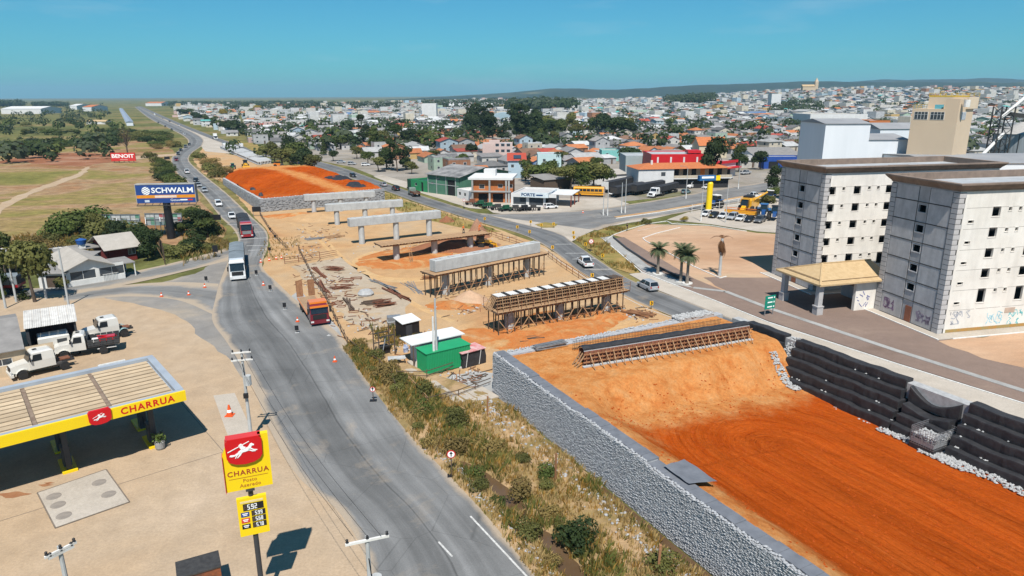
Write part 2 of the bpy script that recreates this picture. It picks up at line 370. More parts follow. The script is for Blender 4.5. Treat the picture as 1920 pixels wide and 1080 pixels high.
# ---- fields on the left
sheet('dry_field', px((-500, 268), (0, 280), (130, 276), (250, 262), (318, 275), (330, 292), (321, 303), (333, 330), (370, 362), (398, 400), (425, 430), (395, 465), (340, 462), (200, 440), (0, 455), (-500, 470)), .0, M_field, 8, 1.2)
sheet('dug_earth', px((-10, 306), (40, 294), (90, 288), (160, 287), (230, 291), (320, 289), (318, 294), (235, 301), (192, 306), (150, 312), (95, 310), (45, 304)), .05, M_redsoil, 4, 1.4)
sheet('dirt_track', px((-30, 402), (0, 384), (60, 355), (110, 338), (148, 325), (160, 314), (172, 311), (165, 322), (150, 331), (112, 345), (64, 362), (8, 390), (-15, 420)), .03, M_sand, 5, .9)
sheet('dirt_track', px((215, 296), (330, 288), (331, 292), (260, 299), (212, 302)), .085, M_sand, 5, .5)
# ---- town ground
tl = px((592, 300), (660, 313), (710, 333), (770, 356), (850, 372), (880, 388), (1100, 385), (1480, 345), (1700, 330), (1920, 330), (2300, 330))
sheet('town_ground', [(p[0], p[1]) for p in tl]+[(700, 640), (180, 640), (-160, 640), (-205, 560), (-170, 480), (-130, 400)], -.015, M_town)
# ---- fuel station yard, sandy
sheet('sandy_yard', px((-700, 1500), (-300, 700), (-200, 560), (0, 545), (150, 545), (300, 545), (410, 560), (440, 640), (480, 690), (540, 811), (600, 893), (640, 941), (690, 966), (740, 1080), (800, 1250), (900, 1800)), .004, M_sand, 2.5, .18)
# ---- roadworks site
sheet('site_ground', px((425, 345), (470, 396), (500, 432), (506, 455), (500, 480), (485, 510), (520, 560), (590, 600), (636, 636), (660, 665), (700, 705), (860, 760), (925, 745), (1290, 720), (1350, 640), (1271, 598), (1176, 557), (1087, 510), (1058, 486), (1022, 462), (954, 437), (898, 417), (821, 393), (770, 378), (700, 352), (610, 325), (560, 318), (480, 300), (380, 278), (362, 300), (380, 325)), .004, M_site, 3, .3)
# ---- roads
Lm = px((640, 1290), (690, 1080), (640, 966), (558, 893), (509, 811), (478, 735), (456, 690), (424, 640), (398, 600), (404, 560), (412, 530), (424, 500), (436, 470), (447, 450), (436, 428), (412, 405), (372, 357), (332, 325), (321, 300), (331, 285), (352, 270), (345, 256), (312, 238), (276, 219.5), (252, 200))
Rm = px((1130, 1290), (1015, 1080), (915, 966), (853, 893), (776, 811), (716, 735), (684, 692), (648, 640), (605, 600), (552, 560), (520, 530), (492, 500), (500, 470), (503, 450), (497, 430), (470, 405), (422, 360), (375, 322), (354, 300), (362, 285), (380, 271), (376, 256), (340, 238), (297, 219), (259, 200))
ribbon('detour_road', Lm, Rm, .018, M_asp, 6, 6)
# frontage road on the right, from the far highway to behind the embankment
Lf = px((258, 199.5), (298, 218.5), (346, 240), (430, 273), (540, 303), (590, 312), (650, 332), (712, 354), (775, 377), (821, 392), (898, 416), (977, 439), (1022, 461), (1058, 486), (1087, 509), (1176, 557), (1271, 598), (1360, 640), (1560, 735), (1860, 880))
Rf = px((265, 199.5), (306, 217.5), (356, 238.5), (446, 271), (552, 293), (597, 302), (650, 317), (700, 335), (762, 357), (825, 378), (898, 400), (985, 421), (1046, 437), (1072, 453), (1147, 504), (1194, 530), (1300, 570), (1425, 619), (1640, 700), (1960, 822))
ribbon('frontage_road', Lf, Rf, .022, M_aspR, 5, 4)
sheet('old_carriageway', px((297, 218.5), (346, 239.5), (395, 259.5), (432, 274), (430, 288), (385, 284), (372, 268), (372, 257), (338, 239)), .012, M_conc)
# junction and the cross street running right
sheet('junction', px((898, 400), (960, 404), (1060, 396), (1140, 392), (1250, 378), (1290, 395), (1215, 412), (1120, 428), (1072, 453), (1046, 437), (985, 421)), .014, M_conc, 3, .15)
Lc = px((1120, 432), (1180, 414), (1260, 402), (1340, 388), (1420, 374), (1500, 360), (1600, 344), (1760, 324))
Rc = px((900, 402), (1075, 396), (1180, 383), (1260, 370), (1340, 356), (1420, 344), (1480, 336), (1620, 318))
ribbon('cross_street', Rc, Lc, .026, M_aspC, 5, 6)
# side street on the left
Ls = px((-400, 590), (-150, 566), (60, 556), (200, 553), (300, 552), (380, 560), (425, 600))
Rs = px((-400, 560), (-150, 545), (60, 541), (150, 528), (245, 510), (340, 489), (432, 463))
sheet('side_street_apron', px((300, 560), (420, 478), (432, 470), (428, 500), (412, 535), (404, 570), (360, 575)), .01, M_dusty, 2, .3)
sheet('side_street_apron', px((150, 550), (300, 530), (420, 500), (440, 560), (440, 640), (470, 720), (440, 690), (390, 640), (330, 590), (250, 568)), .0085, M_dusty, 2, .4)
TRK = [(497, 404), (545, 418), (590, 440), (620, 470), (655, 500), (720, 540), (790, 580), (850, 605), (920, 640), (1000, 645), (1100, 622), (1200, 600)]
for i_, o_ in enumerate((-5, 5)): ribbon('haul_track', px(*[(x_+o_*1.5, y_+o_*.3) for x_, y_ in TRK]), px(*[(x_+o_*1.5+7+(y_-400)*.03, y_+o_*.3+2) for x_, y_ in TRK]), .0075+.002*i_, M_track, 6, 2)
ribbon('haul_track', px((700, 470), (660, 490), (690, 520), (760, 530), (830, 522)), px((716, 472), (678, 490), (704, 514), (770, 521), (836, 514)), .0078, M_track, 6, 2)
ribbon('side_street', Rs, px((-400, 588), (-150, 562), (60, 556), (160, 546), (255, 530), (350, 508), (436, 486)), .014, M_aspS, 5, 4)
ribbon('side_street', px((120, 552), (220, 536), (320, 529), (410, 532)), px((120, 566), (230, 556), (330, 562), (400, 590)), .0125, M_aspS, 5, 4)
# site apron where the flatbed lorry stands
sheet('site_apron', px((540, 560), (560, 545), (600, 575), (634, 615), (655, 655), (690, 700), (660, 690), (600, 610)), .01, M_grey, 2, .2)
# verges, kerbs and lots right of the frontage road
M_dryveg = m_soil('dry_grass_ground', [(.11, .115, .03), (.2, .17, .05), (.3, .215, .075), (.34, .22, .09)], .12, .8, 6, (1, 1, 1), 0, .6, .1, 1.3)
sheet('grass_verge', px((1079, 449), (1095, 440), (1130, 430), (1205, 418), (1215, 421), (1150, 441), (1127, 446), (1170, 480), (1200, 512), (1183, 513), (1147, 501)), .03, M_dryveg, 1.5, .25)
sheet('grass_verge', px((775, 381), (821, 396), (898, 420), (940, 434), (915, 436), (850, 424), (800, 412), (745, 394), (715, 372), (640, 336), (600, 318), (592, 314), (650, 335), (712, 357)), .024, M_dryveg, 2, .4)
sheet('grass_verge', px((480, 287), (435, 262), (470, 268), (560, 294), (560, 300)), .03, M_dryveg, 2, .5)
sheet('pavement_strip', px((1179, 514), (1203, 511), (1324, 558), (1440, 604), (1680, 682), (1920, 757), (2300, 880), (2300, 960), (1920, 795), (1680, 707), (1425, 619), (1300, 570), (1235, 545)), .03, M_conc, 4, .05)
sheet('planting_strip', px((1203, 510), (1150, 447), (1170, 445), (1300, 522), (1440, 580), (1680, 660), (1920, 735), (2300, 855), (2300, 878), (1920, 755), (1680, 680), (1440, 602), (1324, 556)), .05, M_paver, 3, .05)
sheet('service_lane', px((1128, 446), (1147, 443), (1180, 470), (1215, 498), (1300, 540), (1255, 532), (1206, 509), (1170, 480)), .054, M_grey, 2, .05)
sheet('brown_paving', px((1318, 520), (1460, 520), (1560, 540), (1700, 580), (1780, 640), (1920, 650), (2300, 700), (2300, 850), (1920, 733), (1680, 657), (1440, 577), (1360, 545)), .02, M_paver, 2.5, .5)
sheet('bare_lot', px((1150, 441), (1214, 420), (1330, 424), (1420, 437), (1480, 440), (1900, 420), (2300, 420), (2300, 560), (1500, 530), (1360, 548), (1300, 525), (1170, 446)), .012, M_lot, 2, .15)
sheet('bare_lot', px((1760, 640), (1920, 624), (2300, 600), (2300, 720), (1920, 690), (1840, 672)), .028, M_lot, 2, .3)
sheet('car_park', px((1290, 398), (1340, 388), (1480, 366), (1560, 356), (1560, 432), (1480, 438), (1420, 434), (1330, 420), (1250, 412)), .016, M_conc, 3, .1)
sheet('white_forecourt', px((880, 372), (905, 386), (925, 399), (960, 403), (1060, 396), (1140, 391), (1180, 382), (1150, 372), (1050, 372), (930, 370)), .012, M_conc, 3, .1)
sheet('white_forecourt', px((700, 331), (730, 343), (880, 390), (905, 392), (860, 368), (760, 340), (715, 328)), .013, M_conc, 3, .1)
# ================================================================== ROADWORKS: EMBANKMENTS, RETAINING WALLS, BRIDGE PIERS
EO = Vector((-2.0, 66.9)); EA = Vector((.463, -.886)); EB = Vector((.886, .463))
def E(s, t, z=0.0): p = EO+EA*s+EB*t; return Vector((p.x, p.y, z))
E_RZ = math.atan2(EB.y, EB.x)
M_rock = mat('grey_quarry_stone', (.40, .405, .415), (.28, .285, .295), 3.0, .9, bmp=.6, bscale=9)
M_rockL = mat('pale_quarry_stone', (.42, .42, .415), (.29, .29, .285), 2.5, .9, bmp=.4)
M_coping = mat('grey_geotextile_coping', (.165, .175, .195), (.12, .128, .145), 1.2, .8, bmp=.3)
M_black = mat('black_geotextile', (.018, .018, .021), (.035, .034, .036), 1.6, .62, bmp=.5, bscale=4, spec=.4)
M_castc = mat('cast_concrete', (.46, .47, .46), (.36, .365, .36), .8, .85, bmp=.15, grime=.35)
M_wood = mat('formwork_timber', (.31, .155, .075), (.2, .09, .042), 3.0, .85, bmp=.3, vary=.22)
M_woodL = mat('pale_timber', (.42, .265, .145), (.3, .18, .095), 3.0, .85, bmp=.2, vary=.2)
M_woodD = mat('old_dark_timber', (.12, .085, .06), (.075, .052, .038), 3.0, .9, bmp=.3, vary=.2)
M_ply = mat('red_film_plywood', (.26, .1, .06), (.18, .07, .045), 2.0, .7)
M_rust = mat('rusty_steel', (.22, .085, .045), (.12, .05, .03), 4.0, .8, bmp=.3)
M_steel = mat('dark_steel', (.09, .085, .08), (.05, .047, .045), 3.0, .55, metal=.4)
M_mesh = mat('galvanised_wire', (.35, .36, .37), (.25, .26, .27), 3, .5, metal=.5)
# ---- soil surface of the near embankment: clay with roller tracks, sandy platform
def m_clay():
 m, t, b = newmat('graded_clay'); tc = nd(t, 'ShaderNodeTexCoord'); uvn = nd(t, 'ShaderNodeUVMap'); o = tc.outputs['Object']
 at = nd(t, 'ShaderNodeVertexColor', layer_name='zone')
 tr = noise(t, mapping(t, uvn.outputs[0], (1, .05, 1)), 2.1, 9, .82, .45); tr2 = noise(t, mapping(t, uvn.outputs[0], (1, .05, 1)), .35, 5, .6)
 n1 = noise(t, o, .16, 6, .6, .4); n3 = noise(t, o, 3.5, 7, .75); n4 = noise(t, o, .6, 6, .7, .3)
 r = ramp(t, [(.3, (.27, .038, .004)), (.47, (.38, .066, .0075)), (.6, (.425, .086, .012)), (.72, (.46, .115, .024))]); t.links.new(tr, r.inputs[0])
 r2 = ramp(t, [(.32, .8), (.68, 1.14)]); t.links.new(tr2, r2.inputs[0]); c = mixc(t, 1, r.outputs[0], r2.outputs[0], 'MULTIPLY')
 tf = noise(t, mapping(t, uvn.outputs[0], (1, .035, 1)), 6.5, 3, .6, .1); rf_ = ramp(t, [(.57, 1.0), (.66, .66)]); t.links.new(tf, rf_.inputs[0]); c = mixc(t, .9, c, rf_.outputs[0], 'MULTIPLY')
 s1 = ramp(t, [(.3, (.42, .13, .032)), (.5, (.5, .21, .066)), (.7, (.52, .27, .11))]); t.links.new(n4, s1.inputs[0])
 wig = nd(t, 'ShaderNodeMath', operation='MULTIPLY_ADD'); t.links.new(n4, wig.inputs[0]); wig.inputs[1].default_value = .7; t.links.new(at.outputs[0], wig.inputs[2])
 wr = ramp(t, [(.5, 0.0), (1.0, 1.0)]); t.links.new(wig.outputs[0], wr.inputs[0])
 c = mixc(t, wr.outputs[0], c, s1.outputs[0])
 r3 = ramp(t, [(.3, .74), (.7, 1.2)]); t.links.new(n3, r3.inputs[0]); c = mixc(t, .85, c, r3.outputs[0], 'MULTIPLY')
 t.links.new(c, b.inputs['Base Color']); b.inputs['Roughness'].default_value = .97; b.inputs['Specular IOR Level'].default_value = 0
 ad = nd(t, 'ShaderNodeMath', operation='MULTIPLY_ADD'); t.links.new(tr, ad.inputs[0]); ad.inputs[1].default_value = 1.6; t.links.new(n3, ad.inputs[2])
 bump(t, b, ad.outputs[0], .8, .14); return m
M_clay = m_clay()
def grid_mesh(name, nu, nv, fn, m, zone=None, uvf=None, smooth=True):
 vs = []; uv = []; zn = []
 for i in range(nu+1):
  for j in range(nv+1):
   p = fn(i/nu, j/nv); vs.append(tuple(p)); uv.append(uvf(i/nu, j/nv, p) if uvf else (i/nu, j/nv)); zn.append(zone(i/nu, j/nv, p) if zone else 0)
 fs = [(i*(nv+1)+j, (i+1)*(nv+1)+j, (i+1)*(nv+1)+j+1, i*(nv+1)+j+1) for i in range(nu) for j in range(nv)]
 me = bpy.data.meshes.new(name); me.from_pydata(vs, [], fs); me.materials.append(m)
 ul = me.uv_layers.new(name='UVMap'); ul.data.foreach_set('uv', [c for lp in me.loops for c in uv[lp.vertex_index]])
 if zone:
  ca = me.color_attributes.new('zone', 'FLOAT_COLOR', 'POINT'); ca.data.foreach_set('color', [c for z in zn for c in (z, z, z, 1)])
 me.polygons.foreach_set('use_smooth', [smooth]*len(me.polygons)); me.update()
 if sum(p.normal.z for p in me.polygons) < 0: me.flip_normals()
 o = bpy.data.objects.new(name, me); COL.objects.link(o); return o
def nz(x, y, f, s=0.0): return mnoise.noise(Vector((x*f+s, y*f-s*1.7, s*.31)))
def fill_h(s, t):
 basin = 4.05-2.0*sm((t-1.6)/5.0)-1.45*max(0, min(1, (t-6)/21.0))
 basin -= .25*sm((s-14)/8)*sm((t-8)/8)
 edge = 10.3+1.2*nz(t, 0, .25, 3)+1.0*math.exp(-((t-4)/3)**2)
 k = sm((s-edge)/4.2)
 z = 4.2*(1-k)+basin*k
 z += .10*nz(s, t, .45, 1)+.07*nz(s*.3, t, 1.6, 2)*k+.05*nz(s, t, 2.2, 4)+.35*k*(1-k)*4*.5*nz(t, s*.3, .9, 6)
 return z
def fill_p(u, v):
 s = .5+u*58; t = .9+v*28.6; z = fill_h(s, t); return E(s, t, z)
def fill_uv(u, v, p):                              # roller tracks run along the fill and turn at its far end
 s = .5+u*58; t = .9+v*28.6; t0 = 15.5
 ds = max(0.0, 24-s); q = math.hypot(ds, t-t0) if s < 24 else abs(t-t0)
 ang = math.atan2(ds, t-t0)*9 if s < 24 else (s-24)*(-1 if t > t0 else 1)
 return (q*(1 if t < t0 or s < 24 else 1.003), ang)
def fill_zone(u, v, p):
 s = .5+u*58; t = .9+v*28.6
 z = 1-sm((s-12.5-1.5*nz(t, 0, .2, 9))/8.0)
 z = max(z, .62*(1-sm((t-2.4)/3.2)))
 return max(z, .3*(1-sm((t-4)/7))*(1-sm((s-18)/8)))
struct(grid_mesh('embankment_fill', 230, 130, fill_p, M_clay, fill_zone, fill_uv))
clb = MB(); rg = random.Random(8)
for _ in range(2600):
 s, t = rg.uniform(12, 46), rg.uniform(2, 27.6)
 if nz(s*.25, t*1.2, 1, 4) < -.05: continue
 k = rg.uniform(.03, .1); clb.stone(E(s, t, fill_h(s, t)+.02), (k*1.4, k, k*.8), 0, rg)
stuff(clb.build('clay_clods', mat('clay_clod', (.3, .048, .006), (.4, .08, .014), 3, .95, spec=0)))
# ---- left gabion wall
def stone_wall(mb, P, Q, z0, z1, nrm, step, rz_, rg, depth=.5):
 d = (Q-P); L = d.length; d.normalize(); z = z0
 while z < z1:
  s = rg.uniform(0, step)
  while s < L:
   k = rg.uniform(.8, 1.35)
   c = P+d*s+nrm*rg.uniform(-.02, .02); zz = z+rg.uniform(-.03, .03)
   a = step*.62*k; h = rz_*.68*rg.uniform(.8, 1.2); q = rg.uniform(.02, .07)
   f = [c-d*a-nrm*.2, c-d*a*.2+nrm*q, c+d*a-nrm*.2]
   mb.add([(c.x-d.x*a, c.y-d.y*a, zz), (c.x+nrm.x*q-d.x*a*.4, c.y+nrm.y*q-d.y*a*.4, zz+h*.5), (c.x+nrm.x*q*.8+d.x*a*.4, c.y+nrm.y*q*.8+d.y*a*.4, zz+h*.3),
     (c.x+d.x*a, c.y+d.y*a, zz), (c.x+nrm.x*q*.7, c.y+nrm.y*q*.7, zz-h*.6), (c.x, c.y, zz+h)], [(0,4,1),(1,4,2),(2,4,3),(0,1,5),(1,2,5),(2,3,5)])
   s += step*k
  z += rz_
gw = thing('gabion_wall', 'long grey gabion retaining wall of stacked quarry stone holding the orange earth fill', 'wall', E(0, 0))
W2 = lambda p: p-E(0, 0)
tops = [(0, 7.5, 4.55), (7.5, 15.6, 4.42), (15.6, 25, 4.55), (25, 36, 4.38), (36, 60, 4.5)]
rg = random.Random(3)
cm = MB(); sm_ = MB(); cop = MB(); rim = MB()
for s0, s1, zt in tops:
 a, b_, c, d = [W2(E(s, t)) for s, t in ((s0, 0), (s1, 0), (s1, 1.15), (s0, 1.15))]
 cm.prism([(q.x, q.y) for q in (a, b_, c, d)], -.3, zt-.12)
 stone_wall(sm_, W2(E(s0, -.02)), W2(E(min(s1, 46), -.02)), .02, zt-.12, -EB.to_3d(), .24, .105, rg)
 n = int((s1-s0)/.8)
 for i in range(n):                              # coping cloth, a little uneven
  f0, f1 = s0+(s1-s0)*i/n, s0+(s1-s0)*(i+1)/n; z = zt+rg.uniform(-.03, .03)
  q = [W2(E(f0+.01, .22+rg.uniform(-.04, .05))), W2(E(f1-.01, .22+rg.uniform(-.04, .05))), W2(E(f1-.01, 1.25)), W2(E(f0+.01, 1.25))]
  cop.prism([(k.x, k.y) for k in q], zt-.3, z)
 s = s0
 while s < min(s1, 48):
  p = W2(E(s, rg.uniform(.0, .22))); rim.stone((p.x, p.y, zt-.05+rg.uniform(-.05, .05)), (.17, .14, .1), 0, rg); s += .16
for t in [i*.18 for i in range(1, 150)]:
 p = W2(E(rg.uniform(-.1, .2), t)); rim.stone((p.x, p.y, 4.35+rg.uniform(-.06, .05)), (.2, .16, .12), 0, rg)
cm.build('stone_core', M_rock, gw); stuff(sm_.build('facing_stones', M_rock, gw)); cop.build('coping', M_coping, gw); stuff(rim.build('rim_stones', M_rock, gw))
fw = MB(); p = [W2(E(s, t)) for s, t in ((-.05, 1.15), (1.0, 1.15), (1.0, 30.6), (-.05, 30.6))]; fw.prism([(q.x, q.y) for q in p], -.3, 4.3); fw.build('end_wall', M_rock, gw)
# grey cloth lying over the wall top
def cloth_p(u, v):
 s = 26.2+u*2.6; t = .7+v*2.2; return E(s+.8*v*(u-.5), t, 4.62+.12*nz(s, t, 1.3, 2)-.25*v)
tag(grid_mesh('geotextile_sheet', 8, 6, cloth_p, M_coping), 'loose grey geotextile sheet folded over the top of the gabion wall', 'cloth')
# ---- right wall: black geotextile tiers
bw = thing('geotextile_wall', 'black geotextile wrapped tiers lining the far side of the orange fill', 'wall', E(0, 30))
B2 = lambda p: p-E(0, 30)
def tier(s0, s1, t0, z0, h, depth, rg, sag=0.0):
 """one wrapped lift: bulging front, creased, rounded lip"""
 n = max(3, int((s1-s0)/.35)); prof = [(0.0, 0.0), (-.02, .3), (-.02, .84), (.0, .97), (.06, 1.0), (1.0, .97), (1.0, 0)]; rings = []
 for i in range(n+1):
  s = s0+(s1-s0)*i/n; r = []; fold = .09*nz(s, z0, .7, 5)+.06*nz(s, z0, 2.7, 8); dip = sag*math.sin(PI*i/n)
  for a, q in prof:
   r.append(B2(E(s, t0+(a*depth if a == 1.0 else a+fold*(1 if a < .5 else 0)), z0+q*(h+.14*nz(s, z0, .6, 2)-dip))))
  rings.append(r)
 return MB().loft(rings)
rg = random.Random(11); loose = MB()
for s0, s1, ks in ((5.2, 10.4, (0, 1, 2, 3, 4)), (12.2, 25.2, (0, 1, 2, 3, 4)), (25.3, 29.4, (0, 1, 2)), (30.2, 58, (0, 1, 2, 3, 4))):
 for k in ks:
  t0 = 27.9+.62*k; z0 = .25+.86*k
  o = tier(s0+rg.uniform(-.1, .1), s1+rg.uniform(-.1, .25)-.15*k*(s0 == 12.2), t0, z0, .9, 31.4-t0, rg, .5 if (s0 == 25.3 and k == 2) else 0).build('tier', M_black, bw)
  for s in [s0+i*.12 for i in range(int((s1-s0)/.12))]:
   if rg.random() < (.30 if k in (0, 1) else .05) and nz(s, k, .5, 3) > -.05:
    p = B2(E(s, t0+.1+rg.uniform(-.25, .05)-.2*(k == 0), z0+.05+rg.uniform(0, .06))); loose.stone(p, (.16, .13, .1), 0, rg)
for s0, s1, t0, t1, n, z0 in ((11.0, 12.2, 28.0, 31, 300, .3), (11.5, 15.5, 27.0, 28.1, 220, .15), (24.5, 46, 26.9, 27.9, 700, .1), (28.8, 32.5, 26.4, 29, 500, .2), (25, 30, 30.6, 31.6, 300, 3.0)):
 for _ in range(n):
  s = rg.uniform(s0, s1); t = rg.uniform(t0, t1); zz = max(z0, fill_h(s, t)+.05) if t < 29 else z0
  if s0 == 11.0: zz = .3+(t-28)/3*4.2+rg.uniform(-.1, .1)
  p = B2(E(s, t, zz+rg.uniform(0, .15))); loose.stone(p, (.17, .14, .12), 0, rg)
stuff(loose.build('loose_stones', M_rockL, bw))
o = tier(25.2, 29.7, 30.1, 2.6, 1.7, 1.1, rg, 1.1).build('sagging_cloth', M_black, bw)
ws = MB(); q = [B2(E(s, t)) for s, t in ((2.6, 30.55), (60, 30.55), (60, 31.6), (2.6, 31.6))]; ws.prism([(k.x, k.y) for k in q], 0, 4.3); ws.build('stone_core', M_rockL, bw)
# wrapped block and wire cage standing free on the fill
p = E(11.3, 26.6, 1.15); b0 = MB(); rgb = []
tag(MB().loft([[(-1.35, -.5, 0), (1.35, -.5, 0), (1.35, .5, 0), (-1.35, .5, 0)], [(-1.38, -.5, .6), (1.36, -.53, .6), (1.38, .5, .6), (-1.33, .53, .6)], [(-1.3, -.42, 1.25), (1.3, -.44, 1.32), (1.32, .42, 1.3), (-1.28, .42, 1.22)]]).build('wrapped_block', M_black, None, p, E_RZ+.25), 'short black geotextile wrapped block at the corner of the orange fill', 'block')
cg = thing('gabion_cage', 'wire gabion cage half filled with pale stone between the black tiers', 'gabion', E(28.9, 28.2, .35), E_RZ)
stb = MB(); stb.bx(-1.45, 1.45, -1.0, 1.0, .5, 1.0)
for _ in range(700): stb.stone((rg.uniform(-1.4, 1.4), rg.uniform(-.95, .95), .98+rg.uniform(0, .3)+.25*rg.random()), (.17, .14, .11), 0, rg)
stuff(stb.build('stone_fill', M_rockL, cg)); MB().bx(-1.5, 1.5, -1.05, 1.05, -.35, .62).build('cloth_wrap', M_black, cg)
wm = MB()
for i in range(16):
 x = -1.5+i*.2
 for y in (-1.05, 1.05): wm.bar((x, y, .5), (x, y, 2.05), .022)
for i in range(11):
 y = -1.05+i*.21
 for x in (-1.5, 1.5): wm.bar((x, y, .5), (x, y, 2.05), .022)
for i in range(9):
 z = .5+i*.19
 wm.bar((-1.5, -1.05, z), (1.5, -1.05, z), .022); wm.bar((-1.5, 1.05, z), (1.5, 1.05, z), .022); wm.bar((-1.5, -1.05, z), (-1.5, 1.05, z), .022); wm.bar((1.5, -1.05, z), (1.5, 1.05, z), .022)
stuff(wm.build('wire_mesh', M_mesh, cg))
# grey stone pads at the far right corner of the embankment
for s, t, lx, ly, lab in ((.2, 26.6, 5.2, 1.6, 'low grey gabion block behind the abutment formwork'), (.9, 6.3, 3.6, 1.1, 'bundle of grey reinforcement lying on the end of the gabion wall')):
 b0 = MB()
 for _ in range(300 if lx > 4 else 0): b0.stone((rg.uniform(-lx/2, lx/2), rg.uniform(-ly/2, ly/2), .5+rg.uniform(-.1, .1)), (.2, .17, .12), 0, rg)
 if lx > 4:
  b0.bx(-lx/2, lx/2, -ly/2, ly/2, 0, .52); tag(b0.build('gabion_block', M_rockL, None, E(s, t, 4.1), E_RZ), lab, 'gabion')
 else:
  for _ in range(34):
   y = rg.uniform(-.5, .5); z = .08+rg.random()*.4; b0.bar((-lx/2+rg.uniform(-.2, .2), y, z), (lx/2+rg.uniform(-.2, .2), y+rg.uniform(-.2, .2), z+rg.uniform(-.05, .1)), .06)
  tag(b0.build('rebar_bundle', M_mesh, None, E(s, t, 4.25), E_RZ), lab, 'rebar')
# ---- abutment beam in formwork on the platform
ab = thing('abutment_formwork', 'long timber abutment formwork under a black sheet on the sandy platform', 'formwork', E(7.2, 6.6, 4.2), math.atan2(7.5, 18.3))
AL = 20.3
pn = MB(); pn.bx(0, AL, .25, .32, .12, 1.5); pn.bx(.05, AL-.05, 1.45, 1.52, .05, 1.45); pn.build('plywood_panel', M_ply, ab)
MB().bx(-.3, AL+.2, -.25, .1, .02, .14).build('base_plank', M_castc, ab)
me1 = MB().bx(-.045, .045, -.12, -.002, .15, 1.5).mesh('stud', M_wood)
me2 = MB().bar((0, -1.15, .05), (0, 0.08, 1.35), .07, .09).mesh('prop', M_woodL)
for i in range(46): mo('stud', me1, ab, (.2+i*(AL-.4)/45, .24, 0))
for i in range(23): mo('prop', me2, ab, (.5+i*(AL-1)/22, .0, 0), rg.uniform(-.15, .15))
for z in (.45, .85, 1.25): MB().bx(-.2, AL+.2, .04, .112, z-.05, z+.05).build('waler', M_wood, ab)
for y in (.1, .55, 1.0): MB().bar((-.9, y, .05), (-.02, y, 1.3), .08, .1).build('end_prop', M_woodL, ab)
n = 60; rings = []
for i in range(n+1):
 x = -.05+(AL+.1)*i/n; q = .1*nz(x, 0, 1.1, 3)
 rings.append([(x, .36, 1.42), (x, .4, 1.72+q), (x, .75, 1.86+q*1.6), (x, 1.3, 1.8+q), (x, 1.62+.1*nz(x, 3, .9, 3), 1.5+q)])
MB().loft(rings, caps=False, closed=False).build('cover_sheet', M_black, ab)
MB().bx(0, AL, .33, .46, 1.5, 1.56).build('top_rail', M_castc, ab)
ms = MB()
for i in range(100): ms.bar((1.0+i*.19, 4.6+rg.uniform(-.05, .05), -.2), (1.0+i*.19, 4.6, 1.1+rg.uniform(-.1, .1)), .03)
for z in (.2, .6, 1.0): ms.bar((1, 4.6, z), (20, 4.6, z), .03)
stuff(ms.build('starter_bars', M_steel, ab))
for i, (x, y, a) in enumerate(((4.3, 3.3, .2), (8.5, 3.0, -.3), (12.5, 3.4, .15), (15.5, 2.8, .1))):
 tag(MB().bx(-1.3, 1.3, -.07, .07, 0, .07).build('plank', M_wood, None, ab.matrix_world @ V(x, y, 0) if False else E(7.2, 6.6, 4.33)+Matrix.Rotation(ab.rotation_euler.z, 3, 'Z') @ V(x, y, 0), ab.rotation_euler.z+a+PI/2*.6),
  ('leftmost', 'second', 'third', 'rightmost')[i]+' brown plank on the sand behind the abutment formwork', 'plank', 'planks behind the abutment')
